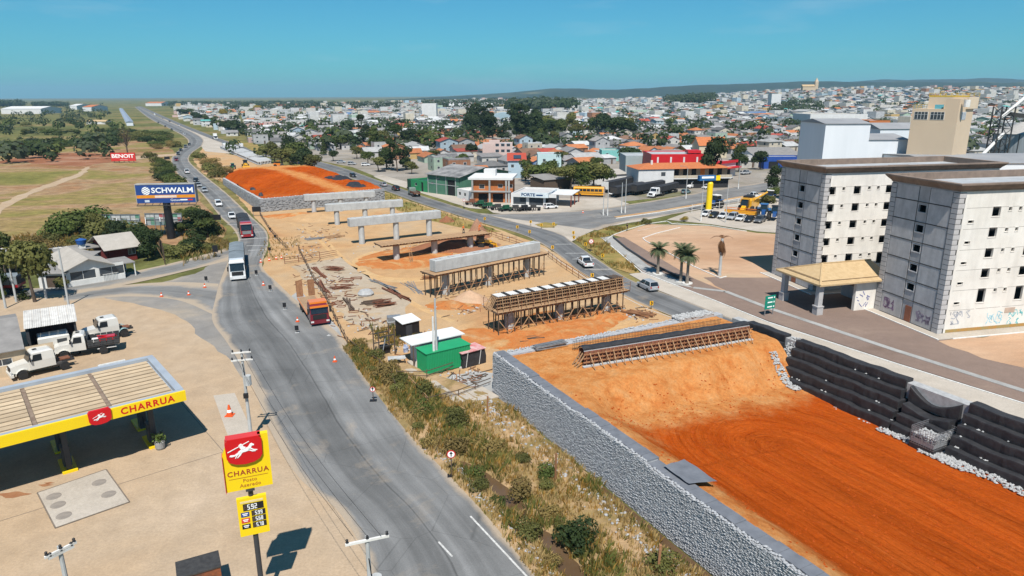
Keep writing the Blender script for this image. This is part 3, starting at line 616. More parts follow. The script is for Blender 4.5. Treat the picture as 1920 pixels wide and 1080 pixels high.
# ---- bents: columns, caps, platforms
def bent(label, c1, c3, zc, cap=None, plat=None, mid=None, colr=.62, posts=False, form=False, over=2.3, name='bridge_pier'):
 A = G(*c1) if len(c1) == 2 else c1; Bq = G(*c3) if len(c3) == 2 else c3; d = (Bq-A); L = d.length; rz = math.atan2(d.y, d.x)
 r = thing(name, label, 'bridge pier', A, rz)
 cm_ = MB().lathe([(colr, -.2), (colr, zc)], 20).mesh('column', M_castc, False)
 for k in range(3): mo('column', cm_, r, (L*k/2, 0, 0))
 if cap:
  z0, z1 = cap; w_ = .85; b0 = MB(); e = .05
  b0.loft([[(-over, -w_+i, z0+j) if 0 else p for p in ((-over, -w_, z0), (-over, w_, z0), (-over, w_, z1), (-over, -w_, z1))], [(L+over, -w_, z0), (L+over, w_, z0), (L+over, w_, z1), (L+over, -w_, z1)]])
  o = b0.build('cap_beam', M_castc, r); bv = o.modifiers.new('bevel', 'BEVEL'); bv.width = .05; bv.segments = 1
  pd = MB().bx(-.45, .45, -.32, .32, z1, z1+.13).mesh('bearing_pad', M_castc)
  for k in range(9): mo('bearing_pad', pd, r, (-over+1+(L+2*over-2)*k/8, 0, 0))
 if plat:
  z, ex = plat; wd = 1.9
  jm = MB().bx(-.06, .06, -wd, wd, z-.3, z-.12).mesh('joist', M_woodD)
  nj = int((L+2*ex)/.62)
  for k in range(nj): mo('joist', jm, r, (-ex+(L+2*ex)*k/(nj-1), 0, 0))
  bm_ = MB().bx(0, (L+2*ex)/2-.02, -.13, .13, z-.115, z-.075).mesh('deck_board', M_woodL)
  for k in range(13):
   for h in (0, 1): mo('deck_board', bm_, r, (-ex+h*(L+2*ex)/2, -wd+.15+k*(2*wd-.3)/12, rg.uniform(0, .012)))
  for y in (-wd+.5, wd-.5): MB().bx(-ex, L+ex, y-.08, y+.08, z-.5, z-.305).build('bearer', M_wood, r)
  if posts:
   pm = MB().bx(-.055, .055, -.055, .055, 0, z-.5).mesh('post', M_woodD); k = 0; x = -ex+.4
   while x < L+ex-.2:
    for y in (-wd+.5, -.1, wd-.5):
     if abs(y) > .5 or min(abs(x-q*L/2) for q in range(3)) > .9: mo('post', pm, r, (x+rg.uniform(-.1, .1), y, 0))
    x += 1.12
   for k in range(14):
    x = -ex+.4+(L+2*ex-1)*k/14; w2 = rg.choice((-1, 1)); y = -wd+.4
    p, q = (x, y, .2), (x+1.5, y, z*.62)
    if w2 < 0: p, q = (x, y, z*.62), (x+1.5, y, .2)
    MB().bar(p, q, .05, .11).build('brace', M_woodL, r)
   for zz in (z*.3,): MB().bar((-ex+.4, -wd+.43, zz), (L+ex-.4, -wd+.43, zz), .05, .1).build('ledger', M_wood, r)
   for k in range(5): MB().bar((L*k/4-.5, -1.2, 1.4+.2*(k % 2)), (L*k/4+.9, -1.2, 1.5), .06, .1).build('rail', M_woodL, r)
 if form:
  z0, z1 = form; w_ = .8; ex = 2.2
  MB().bx(-ex, L+ex, -w_, w_, z0, z1-.1).build('plywood_box', M_woodD, r)
  tm = MB()
  for k in range(int((L+2*ex)/1.85)):
   x = -ex+.1+k*1.85; tm.bx(x, x+1.25, -w_+.05, w_-.05, z1-.1, z1-.03)
  tm.build('concrete_top', mat('fresh_pale_concrete', (.62, .61, .58), (.5, .49, .47), 1.0), r)
  for k in range(int((L+2*ex)/1.85)):
   x = -ex+1.5+k*1.85; t2 = MB()
   for q in (0, .28): t2.bx(x+q, x+q+.09, -w_-.15, w_+.15, z1-.1, z1+.02)
   for y in (-.5, 0, .5): t2.bx(x, x+.37, y-.04, y+.04, z1-.12, z1)
   t2.build('tie_frame', M_steel, r)
  sm1 = MB().bx(-.035, .035, -.09, 0, z0-.05, z1).mesh('stud', M_wood); ns = int((L+2*ex)/.36)
  for k in range(ns):
   x = -ex+(L+2*ex)*k/(ns-1); mo('stud', sm1, r, (x, -w_-.005, 0));
   if k % 3 == 0: mo('stud', sm1, r, (x, w_+.095, 0))
  for z in (z0+.3, z0+.75, z0+1.2, z1-.2): MB().bx(-ex-.3, L+ex+.3, -w_-.185, -w_-.1, z-.04, z+.04).build('waler', M_woodL, r)
  pm = MB().bar((0, -1.85, z0-.1), (.15, -w_-.2, z1-.15), .06, .07).mesh('prop', M_woodL)
  for k in range(18): mo('prop', pm, r, (-ex+.4+(L+2*ex-.8)*k/17, 0, 0))
  for k in range(5): MB().bar((-ex-1.0, -.7+k*.35, z0-.05), (-ex-.05, -.7+k*.35, z1-.1), .06, .1).build('end_board', M_woodL, r)
  hm = MB().bx(-.025, .025, -.025, .025, z0-.2, z0+1.15).mesh('guard_post', M_rust)
  for y in (-1.85, 1.85):
   for k in range(13): mo('guard_post', hm, r, (-ex-.6+(L+2*ex+1.2)*k/12, y, 0))
   for z in (z0+.55, z0+1.1): MB().bx(-ex-.6, L+ex+.6, y-.022, y+.022, z-.022, z+.022).build('guard_rail', M_woodL, r)
 return r, L, rz
def ends(a, b_, c, d, z, o):
 P, Q = G(a, b_, z), G(c, d, z); k = (Q-P).normalized()*o; P += k; Q -= k; P.z = Q.z = 0; return P, Q
bent('nearest bridge pier boxed in timber formwork on many scaffold posts', (955, 621), (1135, 586), 3.0, plat=(3.5, 2.7), posts=True, form=(3.5, 5.25))
r5, L5, z5 = bent('bridge pier with a bare grey cap beam still standing on timber scaffold posts', (836, 551), (988, 518), 3.95, cap=(4.0, 5.8), plat=(4.0, 3.3), posts=True)
r4, L4, z4 = bent('bridge pier carrying only an open timber deck with dug orange earth below', (744, 488), (882, 470), 3.0, plat=(3.6, 3.6))
bent('third cap beam from the far wall, pale concrete on three round columns', (679, 457), (805, 443), 3.95, cap=(3.9, 5.6), over=2.6)
bent('second cap beam from the far wall, pale concrete on three round columns', *ends(609, 383, 754, 374, 5.1, 2.6), 3.45, cap=(3.4, 5.1), over=2.6)
bent('farthest cap beam, pale concrete right before the grey stone end wall', *ends(569, 365, 702, 357.5, 5.0, 2.4), 3.5, cap=(3.4, 5.0), over=2.4)
# ---- far embankment between stone walls
M_wallfar = mat('coursed_grey_stone', (.31, .315, .32), (.2, .205, .21), 1.3, .9, bmp=1.0, bscale=3)
FL, FR, BL = G(489, 398), G(722, 379), G(419, 346)
fwl = thing('far_stone_wall', 'grey stone retaining walls of the farther orange embankment', 'wall', FL)
rg = random.Random(5)
for P, Q, zt0, zt1 in ((FL, FR, 3.5, 3.9), (BL, FL, 2.2, 3.5)):
 d = (Q-P).normalized(); nin = Vector((-d.y, d.x, 0));
 if nin.dot(Vector((-50, 300, 0))-P) < 0: nin = -nin
 b0 = MB(); a, c = P-FL, Q-FL; i1, i0 = c+nin*.9, a+nin*.9
 b0.add([(a.x, a.y, -.2), (c.x, c.y, -.2), (i1.x, i1.y, -.2), (i0.x, i0.y, -.2), (a.x, a.y, zt0), (c.x, c.y, zt1), (i1.x, i1.y, zt1), (i0.x, i0.y, zt0)], [(0,3,2,1),(4,5,6,7),(0,1,5,4),(1,2,6,5),(2,3,7,6),(3,0,4,7)])
 b0.build('stone_face', M_wallfar, fwl)
 s0 = MB(); L = (Q-P).length; k = int(L/1.0)
 for i in range(k):
  zt = zt0+(zt1-zt0)*i/k; z = .3
  while z < zt-.2:
   pt = a+d*(i+rg.uniform(.1, .9))*(L/k)-nin*.05; sz = rg.uniform(.3, .55); hh = rg.uniform(.2, .32)
   s0.box((pt.x, pt.y, z), (sz*1.7, .22, hh*1.5), math.atan2(d.y, d.x)+rg.uniform(-.08, .08)); z += hh*1.9
 stuff(s0.build('facing_stones', M_wallfar, fwl))
 rim = MB()
 for i in range(int(L/.8)):
  pt = a+d*(i*.8)+nin*.4; rim.stone((pt.x, pt.y, zt0+(zt1-zt0)*i*.8/L+.02), (.45, .4, .16), 0, rg)
 stuff(rim.build('rim_stones', M_rockL, fwl))
BR = G(600, 319); BBL = G(432, 322)
def ffill(u, v):
 near = (FL+Vector((.5, .7, 0))).lerp(FR+Vector((-.5, .7, 0)), v); farp = BBL.lerp(BR, v)
 m_ = BL.lerp(G(660, 346), v)
 p = near.lerp(m_, u*2) if u < .5 else m_.lerp(farp, u*2-1)
 zz = 3.35+.4*v if u < .12 else 0
 h = 3.3+.4*v+.15*sm((u-.1)/.35)*(1-.5*abs(v-.5))-2.0*sm((u-.5)/.45)*(1-v*.4)
 if u > .05: h += 1.0*nz(p.x, p.y, .13, 2)*.3+.25*nz(p.x, p.y, .5, 3)
 e = min(v, 1-v); h *= 1 if u < .3 else (.35+.65*sm(e/.12))
 return Vector((p.x, p.y, h))
struct(grid_mesh('far_embankment_fill', 60, 50, ffill, M_clay, lambda u, v, p: .75*math.exp(-((v-.45-.25*(1-u))/.09)**2)+(.2 if u < .07 else 0)+.7*sm((u-.86)/.1), lambda u, v, p: (p.x*.3, p.y)))
# black sheets on the far fill
for i, (pp, z, w_, l_, lab) in enumerate((((632, 334), 3.6, 9, 16, 'crumpled black geotextile along the right edge of the far orange fill'), ((668, 347), 3.8, 6, 10, 'black geotextile heap beside the grey cap beam wall'), ((474, 356), 3.2, 1.8, 5, 'black geotextile flap on the left edge of the far orange fill'), ((488, 366), 3.4, 1.5, 4, 'small black geotextile flap near the corner of the far stone wall'))):
 c = G(pp[0], pp[1], z); a = heading(BR, FR) if i < 2 else heading(BL, FL)
 def cp(u, v, c=c, a=a, w_=w_, l_=l_, i=i):
  x = (u-.5)*l_; y = (v-.5)*w_*(.6+.4*math.sin(PI*u)); e = min(u, 1-u, v, 1-v)
  return Vector((c.x+x*math.cos(a)-y*math.sin(a), c.y+x*math.sin(a)+y*math.cos(a), c.z-.5+.9*sm(e/.2)+.8*nz(x, y, .5, i)))
 tag(grid_mesh('geotextile_heap', 14, 9, cp, M_black), lab, 'geotextile')
# rows of precast girders laid out behind the far fill
M_gird = mat('precast_girder', (.45, .45, .44), (.36, .36, .355), .3, .85)
gme = MB().profx([(-.35, 0), (.35, 0), (.3, .25), (.12, .4), (.12, 1.0), (.4, 1.15), (.4, 1.4), (-.4, 1.4), (-.4, 1.15), (-.12, 1.0), (-.12, .4), (-.3, .25)], 0, 24).mesh('girder', M_gird)
P0, P1, Q0, Q1 = G(413, 278.5), G(436, 275.5), G(488, 311), G(512, 307)
names = ('first', 'second', 'third', 'fourth', 'fifth', 'sixth', 'seventh', 'eighth', 'ninth', 'tenth')
for r_ in range(10):
 for c_ in range(4):
  A = P0.lerp(P1, r_/9); Bq = Q0.lerp(Q1, r_/9); d = (Bq-A).normalized(); L = (Bq-A).length
  o = mo('precast_girder', gme, None, A+d*(L*c_/4+rg.uniform(0, 2))+V(0, 0, .15), math.atan2(d.y, d.x)-PI/2, (1, L/4*.86/24, 1))
  tag(o, '%s girder from the left, %s row from the orange fill, in the grey girder yard' % (names[r_], ('fourth', 'third', 'second', 'first')[c_]), 'girder', 'girders laid out in the yard')
# ================================================================== BUILDINGS NEAR THE CAMERA
M_plas = mat('stained_white_render', (.74, .705, .65), (.64, .6, .54), .35, .9, grime=.26, bmp=.1)
M_plasg = mat('weathered_shade_grey_render', (.5, .48, .47), (.38, .365, .36), .4, .9, grime=.45, bmp=.1)  # weathered render; the end walls' shade is put into this grey
M_plasp = mat('shade_grey_wall_panel', (.56, .54, .53), (.43, .415, .41), .7, .9, grime=.3, bmp=.1)  # same paint as the long wall, with shade worked into the colour
M_groove = mat('mould_and_interior_shade', (.11, .105, .10), (.07, .068, .066), 1.5, .95)
M_cornice = mat('dirty_brown_cornice', (.25, .185, .145), (.16, .12, .095), .7, .9, grime=.3)
M_dark = mat('dark_opening', (.012, .012, .013), (.018, .018, .02), 1, .9)
M_brick = mat('infill_brick', (.33, .13, .07), (.25, .09, .05), 3, .9)
M_roofflat = mat('flat_roof_screed', (.42, .44, .45), (.3, .31, .32), .4, .85, grime=.3)
M_glass = mat('window_glass', (.03, .04, .05), (.05, .06, .07), .5, .12, spec=.6)
def wall(L, H, ops, t=.25):
 """upright wall, x along, thickness towards +y, with true openings (x0, x1, z0, z1)"""
 xs = sorted({0.0, L, *[o[0] for o in ops], *[o[1] for o in ops]}); zs = sorted({0.0, H, *[o[2] for o in ops], *[o[3] for o in ops]})
 mb = MB()
 ins = lambda x, z: any(o[0] < x < o[1] and o[2] < z < o[3] for o in ops)
 for i in range(len(xs)-1):
  for j in range(len(zs)-1):
   if ins((xs[i]+xs[i+1])/2, (zs[j]+zs[j+1])/2): continue
   a, b_, c, d = xs[i], xs[i+1], zs[j], zs[j+1]
   mb.add([(a,0,c),(b_,0,c),(b_,0,d),(a,0,d)], [(0,1,2,3)]); mb.add([(a,t,c),(b_,t,c),(b_,t,d),(a,t,d)], [(3,2,1,0)])
 for a, b_, c, d in ops:
  mb.add([(a,0,c),(b_,0,c),(b_,t,c),(a,t,c),(a,0,d),(b_,0,d),(b_,t,d),(a,t,d)], [(0,1,2,3),(7,6,5,4),(1,5,6,2),(0,3,7,4)])
 mb.add([(0,0,H),(L,0,H),(L,t,H),(0,t,H)], [(0,1,2,3)]); return mb
U12 = math.radians(12.5)
WZ = [5.2, 7.85, 10.5, 13.15, 15.8]
def hotel(label, C, lx, ly, longcols, vents):
 H = 18.5; r = thing('unfinished_building', label, 'building', (C[0], C[1], 0), U12)
 ops = []; wins = []
 for x in longcols:
  big = x[1]; s = .62 if big else .24
  for i, z in enumerate(WZ):
   zz = z+(0 if big else .25); h = s if big else .24
   if big and i == 0: ops.append((x[0]-s, x[0]+s, zz-1.3, zz+h))
   else: ops.append((x[0]-s, x[0]+s, zz-h, zz+h))
 for v in vents:
  for z in WZ: ops.append((v-.42, v+.42, z-1.35, z-1.0))
 o = wall(lx, H, ops).build('long_wall', M_plas, r)
 eops = [(5.5-.66, 5.5+.66, z-.45-.3, z-.45+.65) for z in WZ]; dop = [(4.7, 5.75, 0, 2.3)]
 e = wall(ly, H, [(ly-b_, ly-a, c, d) for a, b_, c, d in eops]).build('end_wall', M_plasg, r, (0, ly, 0)); e.rotation_euler = (0, 0, -PI/2)
 MB().bx(lx-.25, lx, .26, ly-.26, 0, H).build('far_end_wall', M_plas, r); MB().bx(.26, lx-.26, ly-.25, ly, 0, H).build('back_wall', M_plas, r)
 for k in range(7): MB().bx(.26, lx-.26, .26, ly-.26, k*2.65+.1, k*2.65+.25).build('floor_slab', M_groove, r)  # dark colour on slabs and inner walls stands in for interior shade
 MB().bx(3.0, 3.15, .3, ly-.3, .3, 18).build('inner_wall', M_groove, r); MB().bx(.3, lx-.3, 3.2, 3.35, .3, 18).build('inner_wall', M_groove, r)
 # window surrounds, one each
 for a, b_, c, d in ops:
  f = MB(); g_ = .05
  f.bx(a-.07, b_+.07, -.05, .03, c-.09, c-.001)
  f.bx(a-.07, a-.001, -.03, .03, c, d+.07); f.bx(b_+.001, b_+.07, -.03, .03, c, d+.07); f.bx(a, b_, -.03, .03, d+.001, d+.07)
  f.build('window', M_plas, r)
 for a, b_, c, d in eops:
  f = MB(); f.bx(-.07, .03, a-.08, b_+.08, c-.12, c-.001); f.bx(-.05, .03, a-.08, a-.001, c, d+.08); f.bx(-.05, .03, b_+.001, b_+.08, c, d+.08); f.bx(-.05, .03, a, b_, d+.001, d+.08)
  f.build('window', M_plasp, r)
 f = MB(); f.bx(-.06, -.004, 4.7, 5.75, .1, 2.3); f.build('bricked_door', M_brick, r)
 # facing panels with mouldy joints between them, one by one
 zf = [0.1]+[3.55+2.65*i for i in range(6)]; zf = [.1, 3.1, 5.75, 8.4, 11.05, 13.7, 16.35]
 MB().bx(-.012, -.003, 1.0, 4.62, .1, 18.3).build('joint_backing', M_groove, r); MB().bx(-.012, -.003, 6.35, ly-1.0, .1, 18.3).build('joint_backing', M_groove, r)
 for i in range(7):
  z0 = zf[i]+.09; z1 = zf[i+1]-.05 if i < 6 else 18.3
  for y0, y1 in ((1.06, 4.5), (6.45, ly-1.06)):
   MB().bx(-.05, -.013, y0, y1, z0, z1).build('wall_panel', M_plasp, r)
  MB().bx(-.075, -.02, .95, ly-.95, zf[i]-.05, zf[i]+.05).build('string_course', M_groove, r)
 qm = MB().bx(-.1, .9, -.06, .92, 0, .58).mesh('quoin', M_plasg); qm2 = MB().bx(-.1, .62, -.06, .92, 0, .58).mesh('quoin', M_plasg)
 qf = MB().bx(-.08, .9, 0, .98, 0, .58).mesh('quoin', M_plasg)
 MB().bx(-.04, .86, -.03, .9, .1, 18.3).build('joint_backing', M_groove, r); MB().bx(-.04, .5, ly-.9, ly+.03, .1, 18.3).build('joint_backing', M_groove, r)
 for i in range(28):
  mo('quoin', qm if i % 2 else qm2, r, (0, 0, .1+i*.65)); mo('quoin', qf, r, (0, ly-.92, .1+i*.65))
 # thin score lines on the long wall
 x = 0
 ln = MB()
 for z in zf[1:]:
  xs = 1.2
  while xs < lx-1:
   ln.bx(xs+.05, xs+3.9, -.006, 0.0-.001, z-.03, z+.02); xs += 4.1
 stuff(ln.build('score_lines', mat('faint_joint', (.34, .31, .28), (.26, .24, .22), 2), r))
 cv = MB()
 def ringp(e, z): return [(-e, -e, z), (lx+e, -e, z), (lx+e, ly+e, z), (-e, ly+e, z)]
 cv.loft([ringp(.1, 18.45), ringp(.16, 18.62), ringp(.5, 18.95), ringp(.75, 19.25), ringp(.75, 19.42)], caps=False)
 cv.loft([ringp(.75, 19.42), ringp(-.1, 19.42), ringp(-.1, 18.5)], caps=False)
 cv.build('cornice', M_cornice, r); MB().bx(.11, lx-.11, .11, ly-.11, 18.35, 18.52).build('roof_slab', M_roofflat, r)
 MB().bx(.5, 3.2, 2.5, ly-2.5, 18.52, 18.75).build('roof_hatch', M_cornice, r); MB().bx(lx*.5, lx*.62, 3, 6, 18.52, 18.8).build('roof_hatch', M_cornice, r)
 return r
H1 = hotel('nearer unfinished white block with shade-toned stained end wall, cut by the right edge', (54.9, 84.7), 34, 11.3, [(5.8, 1), (7.85, 0), (9.4, 0), (11.7, 1), (15, 0), (17.5, 1), (21, 1), (25, 1)], [2.2])
H2 = hotel('farther unfinished white block with rows of empty windows behind the hipped portico', (47.5, 105.3), 31.5, 11.3, [(1.3, 1), (3.3, 0), (5.7, 1), (7.8, 0), (9.4, 0), (11.4, 1), (14, 0), (17, 1), (21, 1), (25, 1)], [])
# graffiti strokes on the near block
gr = random.Random(21)
for k, (x0, x1, z0, z1, col, onlong) in enumerate(((1.6, 5.2, 1.2, 2.9, (.35, .37, .42), 1), (7.4, 9.8, .8, 2.5, (.35, .6, .68), 1), (10.8, 13, .6, 2.5, (.16, .5, .52), 1), (7.6, 9.7, .9, 2.3, (.30, .2, .30), 0), (1.4, 3.8, .8, 2.2, (.33, .27, .34), 0))):
 g0 = MB()
 for j in range(13):
  a = (gr.uniform(x0, x1), gr.uniform(z0, z1)); n = gr.randint(2, 4)
  for _ in range(n):
   b_ = (max(x0, min(x1, a[0]+gr.uniform(-.5, .6))), max(z0, min(z1, a[1]+gr.uniform(-.8, .8))))
   if onlong: g0.bar((a[0], -.008, a[1]), (b_[0], -.008, b_[1]), .09, .006, up=(0, 1, 0))
   else: g0.bar((-.056, a[0], a[1]), (-.056, b_[0], b_[1]), .16, .006, up=(1, 0, 0))
   a = b_
 g0.build('graffiti', mat('spray_paint_%d' % k, col, tuple(c*.85 for c in col), 2), H1)
st = MB(); st.bx(1.2, 14, -.02, -.006, .12, .55); st.build('rust_stain_band', mat('ochre_algae_stain', (.42, .2, .05), (.30, .24, .10), 1.2, .95), H1)
MB().bx(10.0, 11.6, -.03, -.005, 2.2, 2.9).build('patched_opening', mat('pink_patch', (.5, .38, .3)), H1)
# kerbed apron round both blocks
for C, lx in (((54.9, 84.7), 34), ((47.5, 105.3), 10)):
 rr = thing('block_apron', 'pale kerbed apron round the foot of the %s unfinished block' % ('nearer' if lx > 20 else 'farther'), 'kerb', (C[0], C[1], 0), U12)
 MB().bx(-1.5, lx, -1.9, 12.5, .0, .09).build('slab', M_conc, rr)
 MB().bx(-1.68, -1.5, -1.9, 12.5, 0, .13).build('kerb', M_white, rr); MB().bx(.5, lx, -2.08, -1.9, 0, .13).build('kerb', M_white, rr)
# ---- portico with hipped tile roof between the blocks
M_tile = mat('sandy_roof_tile', (.50, .36, .2), (.42, .29, .15), 1.5, .9, bmp=.3, grime=.15)
po = thing('portico', 'hipped sandy tiled portico on grey pillars between the unfinished blocks', 'portico', (39.9, 101.3, 0), heading((40.1, 101.4), (42.7, 92.3)))
PL = 9.5; PW = 11.5         # x: left eave corner -> front corner, y: towards the blocks
zE = 4.55; zR = 6.3
rf = MB()
e = [(-.2, -.0, zE), (PL, 0, zE), (PL, PW+1, zE), (-.2, PW+1, zE)]; r1, r2 = (PL*.5, PL*.42, zR), (PL*.5, PW+1, zR)
rf.add(e+[r1, r2], [(0, 1, 4), (1, 2, 5, 4), (3, 0, 4, 5), (2, 3, 5)]); rf.add([(x, y, z-.22) for x, y, z in e], [(3, 2, 1, 0)])
rf.add(e+[(x, y, z-.22) for x, y, z in e], [(0, 4, 5, 1), (1, 5, 6, 2), (2, 6, 7, 3), (3, 7, 4, 0)])
rfo = rf.build('roof', M_tile, po);
hipm = MB()
for a, b_ in ((e[0], r1), (e[1], r1), (r1, r2)): hipm.bar(V(*a)+V(0, 0, .05), V(*b_)+V(0, 0, .05), .24, .12)
hipm.build('ridge_tiles', M_tile, rfo)
up = MB()   # broken upper course
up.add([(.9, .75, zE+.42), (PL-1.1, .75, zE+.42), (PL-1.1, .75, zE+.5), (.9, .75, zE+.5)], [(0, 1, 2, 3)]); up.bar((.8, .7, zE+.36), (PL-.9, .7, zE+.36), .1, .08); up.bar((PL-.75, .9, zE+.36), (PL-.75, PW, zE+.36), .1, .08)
up.build('tile_course', mat('dark_tile_edge', (.3, .2, .11)), rfo)  # upper course drawn in a darker tile tone
for x in (1.0, PL-1.0):
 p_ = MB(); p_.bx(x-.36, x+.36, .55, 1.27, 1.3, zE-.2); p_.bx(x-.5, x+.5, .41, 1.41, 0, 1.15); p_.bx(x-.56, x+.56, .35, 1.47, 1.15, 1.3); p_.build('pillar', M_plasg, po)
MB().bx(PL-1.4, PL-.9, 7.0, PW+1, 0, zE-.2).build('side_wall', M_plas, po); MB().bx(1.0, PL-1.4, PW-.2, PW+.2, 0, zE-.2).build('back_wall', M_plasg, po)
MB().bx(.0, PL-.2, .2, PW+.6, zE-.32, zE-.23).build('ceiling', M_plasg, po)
for y0 in (8.0,):
 g0 = MB()
 for j in range(12):
  a = V(PL-.88, y0+gr.uniform(-.7, 1.5), gr.uniform(.8, 2.4)); g0.bar(a, a+V(0, gr.uniform(-.6, .6), gr.uniform(-.6, .6)), .1, .006, up=(1, 0, 0))
 g0.build('graffiti', mat('spray_paint_blue', (.12, .14, .35)), po)
lw = thing('link_wall', 'low tan link building with a bricked arch between portico and nearer block', 'building', (49.6, 96.3, 0), U12)
o = wall(4.5, 3.2, [(1.6, 3.2, .1, 2.4)]).build('wall', mat('tan_render', (.36, .25, .16), (.28, .19, .12), .8, .9, grime=.3), lw)
MB().bx(1.6, 3.2, .05, .2, .1, 2.4).build('bricked_arch', M_brick, lw); MB().bx(-.2, 4.6, -.4, 3, 3.2, 3.4).build('roof', M_cornice, lw)
# ---- tall tan tower and white sheds behind
M_tan = mat('tan_painted_render', (.58, .455, .32), (.54, .42, .295), .15, .85)
M_tanl = mat('pale_tan_render', (.64, .52, .38), (.54, .42, .3), .15, .85)
M_yel = mat('yellow_railing', (.62, .42, .06), (.5, .34, .05), 1, .6)
M_wsheet = mat('white_metal_sheet', (.66, .69, .72), (.6, .63, .66), .1, .6, stretch=(3, 3, .2))
M_groof = mat('grey_metal_roof', (.30, .30, .30), (.24, .24, .245), .15, .6)
TY = 172.0
a, b_, c = AtY(1697, 298, TY), AtY(1783, 298, TY), AtY(1820, 290, TY+9)
b_ = AtY(1783, 298, TY); tw = thing('tan_tower', 'tall tan process tower with yellow roof railings behind the unfinished blocks', 'tower', (b_.x-6.7, TY+8, 0), math.radians(-50))
Lw = 10.4; zt = AtY(1700, 205, TY).z; zt2 = AtY(1783, 190, TY).z
MB().bx(0, Lw, 0, 10, 0, zt).build('shaft', M_tan, tw)
MB().bx(Lw*.7, Lw, .02, 10.2, zt, zt2+.6).build('corner_block', M_tan, tw)
tb = MB().bx(1.8, Lw+.4, 4.5, 11.5, zt, 29.2); tb.build('penthouse', M_tanl, tw)
pr = MB()
for z in (29.6, 30.1):
 pr.bar((1.8, 4.5, z), (Lw+.4, 4.5, z), .09); pr.bar((Lw+.4, 4.5, z), (Lw+.4, 11.5, z), .09); pr.bar((1.8, 4.5, z), (1.8, 11.5, z), .09); pr.bar((1.8, 11.5, z), (Lw+.4, 11.5, z), .09)
for k in range(8):
 x = 1.8+(Lw-1.4)*k/7; pr.bar((x, 4.5, 29.2), (x, 4.5, 30.1), .08); pr.bar((x, 11.5, 29.2), (x, 11.5, 30.1), .08)
pr.bx(1.8, Lw+.4, 4.48, 4.6, 29.2, 29.5); pr.build('roof_railing', M_yel, tw)
p2 = MB()
for z in (zt+.4, zt+.9): p2.bar((.1, .1, z), (.1, 9, z), .08); p2.bar((.1, .1, z), (1.8, .1, z), .08)
for k in range(6): p2.bar((.1, .1+k*1.7, zt), (.1, .1+k*1.7, zt+.9), .08)
p2.build('roof_railing', M_yel, tw)
for x0 in (.6, 4.3):
 wn = MB().bx(x0, x0+3.2, -.06, -.01, zt-2.6, zt-.7).build('window', M_white, tw)
 for i in range(4):
  for j in range(2): MB().bx(x0+.12+i*.77, x0+.12+i*.77+.65, -.09, -.062, zt-2.5+j*1.2, zt-2.5+j*1.2+(1.1 if j == 0 else .55)).build('pane', M_glass, wn)
wn = MB().bx(Lw+.01, Lw+.06, 2.2, 5.2, zt-2.6, zt-.7).build('window', M_white, tw)
for i in range(4): MB().bx(Lw+.062, Lw+.09, 2.3+i*.73, 2.3+i*.73+.6, zt-2.5, zt-.8).build('pane', mat('pale_glass', (.4, .44, .47)), wn)
MB().tube((Lw+1.2, 1, zt+.5), (Lw+1.2, 1, zt+2.2), .7, .7, 10).build('white_tank', M_white, tw); MB().bx(4.6, 6.2, 1.2, 2.4, zt, zt+1.0).build('roof_unit', mat('turquoise_plastic', (.13, .42, .5)), tw)
def shed(label, x0, x1, y0, y1, zw, zr, name='white_shed', wm=None, rm=None, ridge='x', rz=0.0, org=None, gable=True, cat='shed'):
 org = org or (x0, y0); r = thing(name, label, cat, (org[0], org[1], 0), rz)
 w_, d_ = x1-x0, y1-y0
 MB().bx(0, w_, 0, d_, 0, zw).build('walls', wm or M_wsheet, r); b0 = MB()
 if ridge == 'x': b0.add([(-.3, -.3, zw), (w_+.3, -.3, zw), (w_+.3, d_+.3, zw), (-.3, d_+.3, zw), (-.3, d_/2, zr), (w_+.3, d_/2, zr)], [(0,1,5,4), (2,3,4,5), (0,4,3), (1,2,5)])
 else: b0.add([(-.3, -.3, zw), (w_+.3, -.3, zw), (w_+.3, d_+.3, zw), (-.3, d_+.3, zw), (w_/2, -.3, zr), (w_/2, d_+.3, zr)], [(0,4,5,3), (1,2,5,4), (0,1,4), (2,3,5)])
 b0.build('roof', rm or M_groof, r); return r
q = AtY(1541, 300, 182); q2 = AtY(1660, 300, 182)
shed('tall white metal shed with a narrow ridge left of the tan tower', q.x, q.x+11.5, 182, 198, AtY(1545, 232, 182).z, AtY(1545, 222, 190).z)
shed('lower white metal shed joined to the foot of the tan tower', q.x+11.6, AtY(1698, 300, 184).x, 184, 200, AtY(1640, 262, 184).z, AtY(1640, 250, 192).z)
q = AtY(1860, 330, 150); shed('long white shed with a grey roof behind the farther unfinished block', q.x-6, q.x+60, 158, 185, AtY(1860, 306, 158).z, AtY(1860, 290, 172).z)
q = AtY(1650, 250, 235); shed('small white shed with grey roof peeping out behind the tan tower', q.x, q.x+24, 235, 250, AtY(1660, 242, 235).z, AtY(1660, 230, 242).z)
# silo and conveyors at the right edge
M_galv = mat('galvanised_silo', (.33, .36, .37), (.22, .24, .25), .5, .5, metal=.3, stretch=(3, 3, .3), grime=.3)
q = AtY(1908, 290, 230); si = thing('grain_silo', 'round galvanised grain silo with conical roof at the right edge', 'silo', (q.x, 230, 0))
MB().lathe([(7.5, 0), (7.5, AtY(1900, 250, 230).z)], 28).build('drum', M_galv, si); zc = AtY(1900, 250, 230).z
MB().lathe([(7.8, zc), (.6, zc+3.6)], 28).build('cone_roof', mat('dusty_roof_metal', (.4, .38, .35)), si)
for k in range(14):
 a = 2*PI*k/14; MB().bar((7.55*math.cos(a), 7.55*math.sin(a), 0), (7.55*math.cos(a), 7.55*math.sin(a), zc), .2).build('stiffener', M_steel, si)
q = AtY(1862, 300, 215); ct = thing('conveyor_tower', 'open steel conveyor tower with white chutes beside the grain silo', 'tower', (q.x, 215, 0)); zt3 = AtY(1870, 200, 215).z
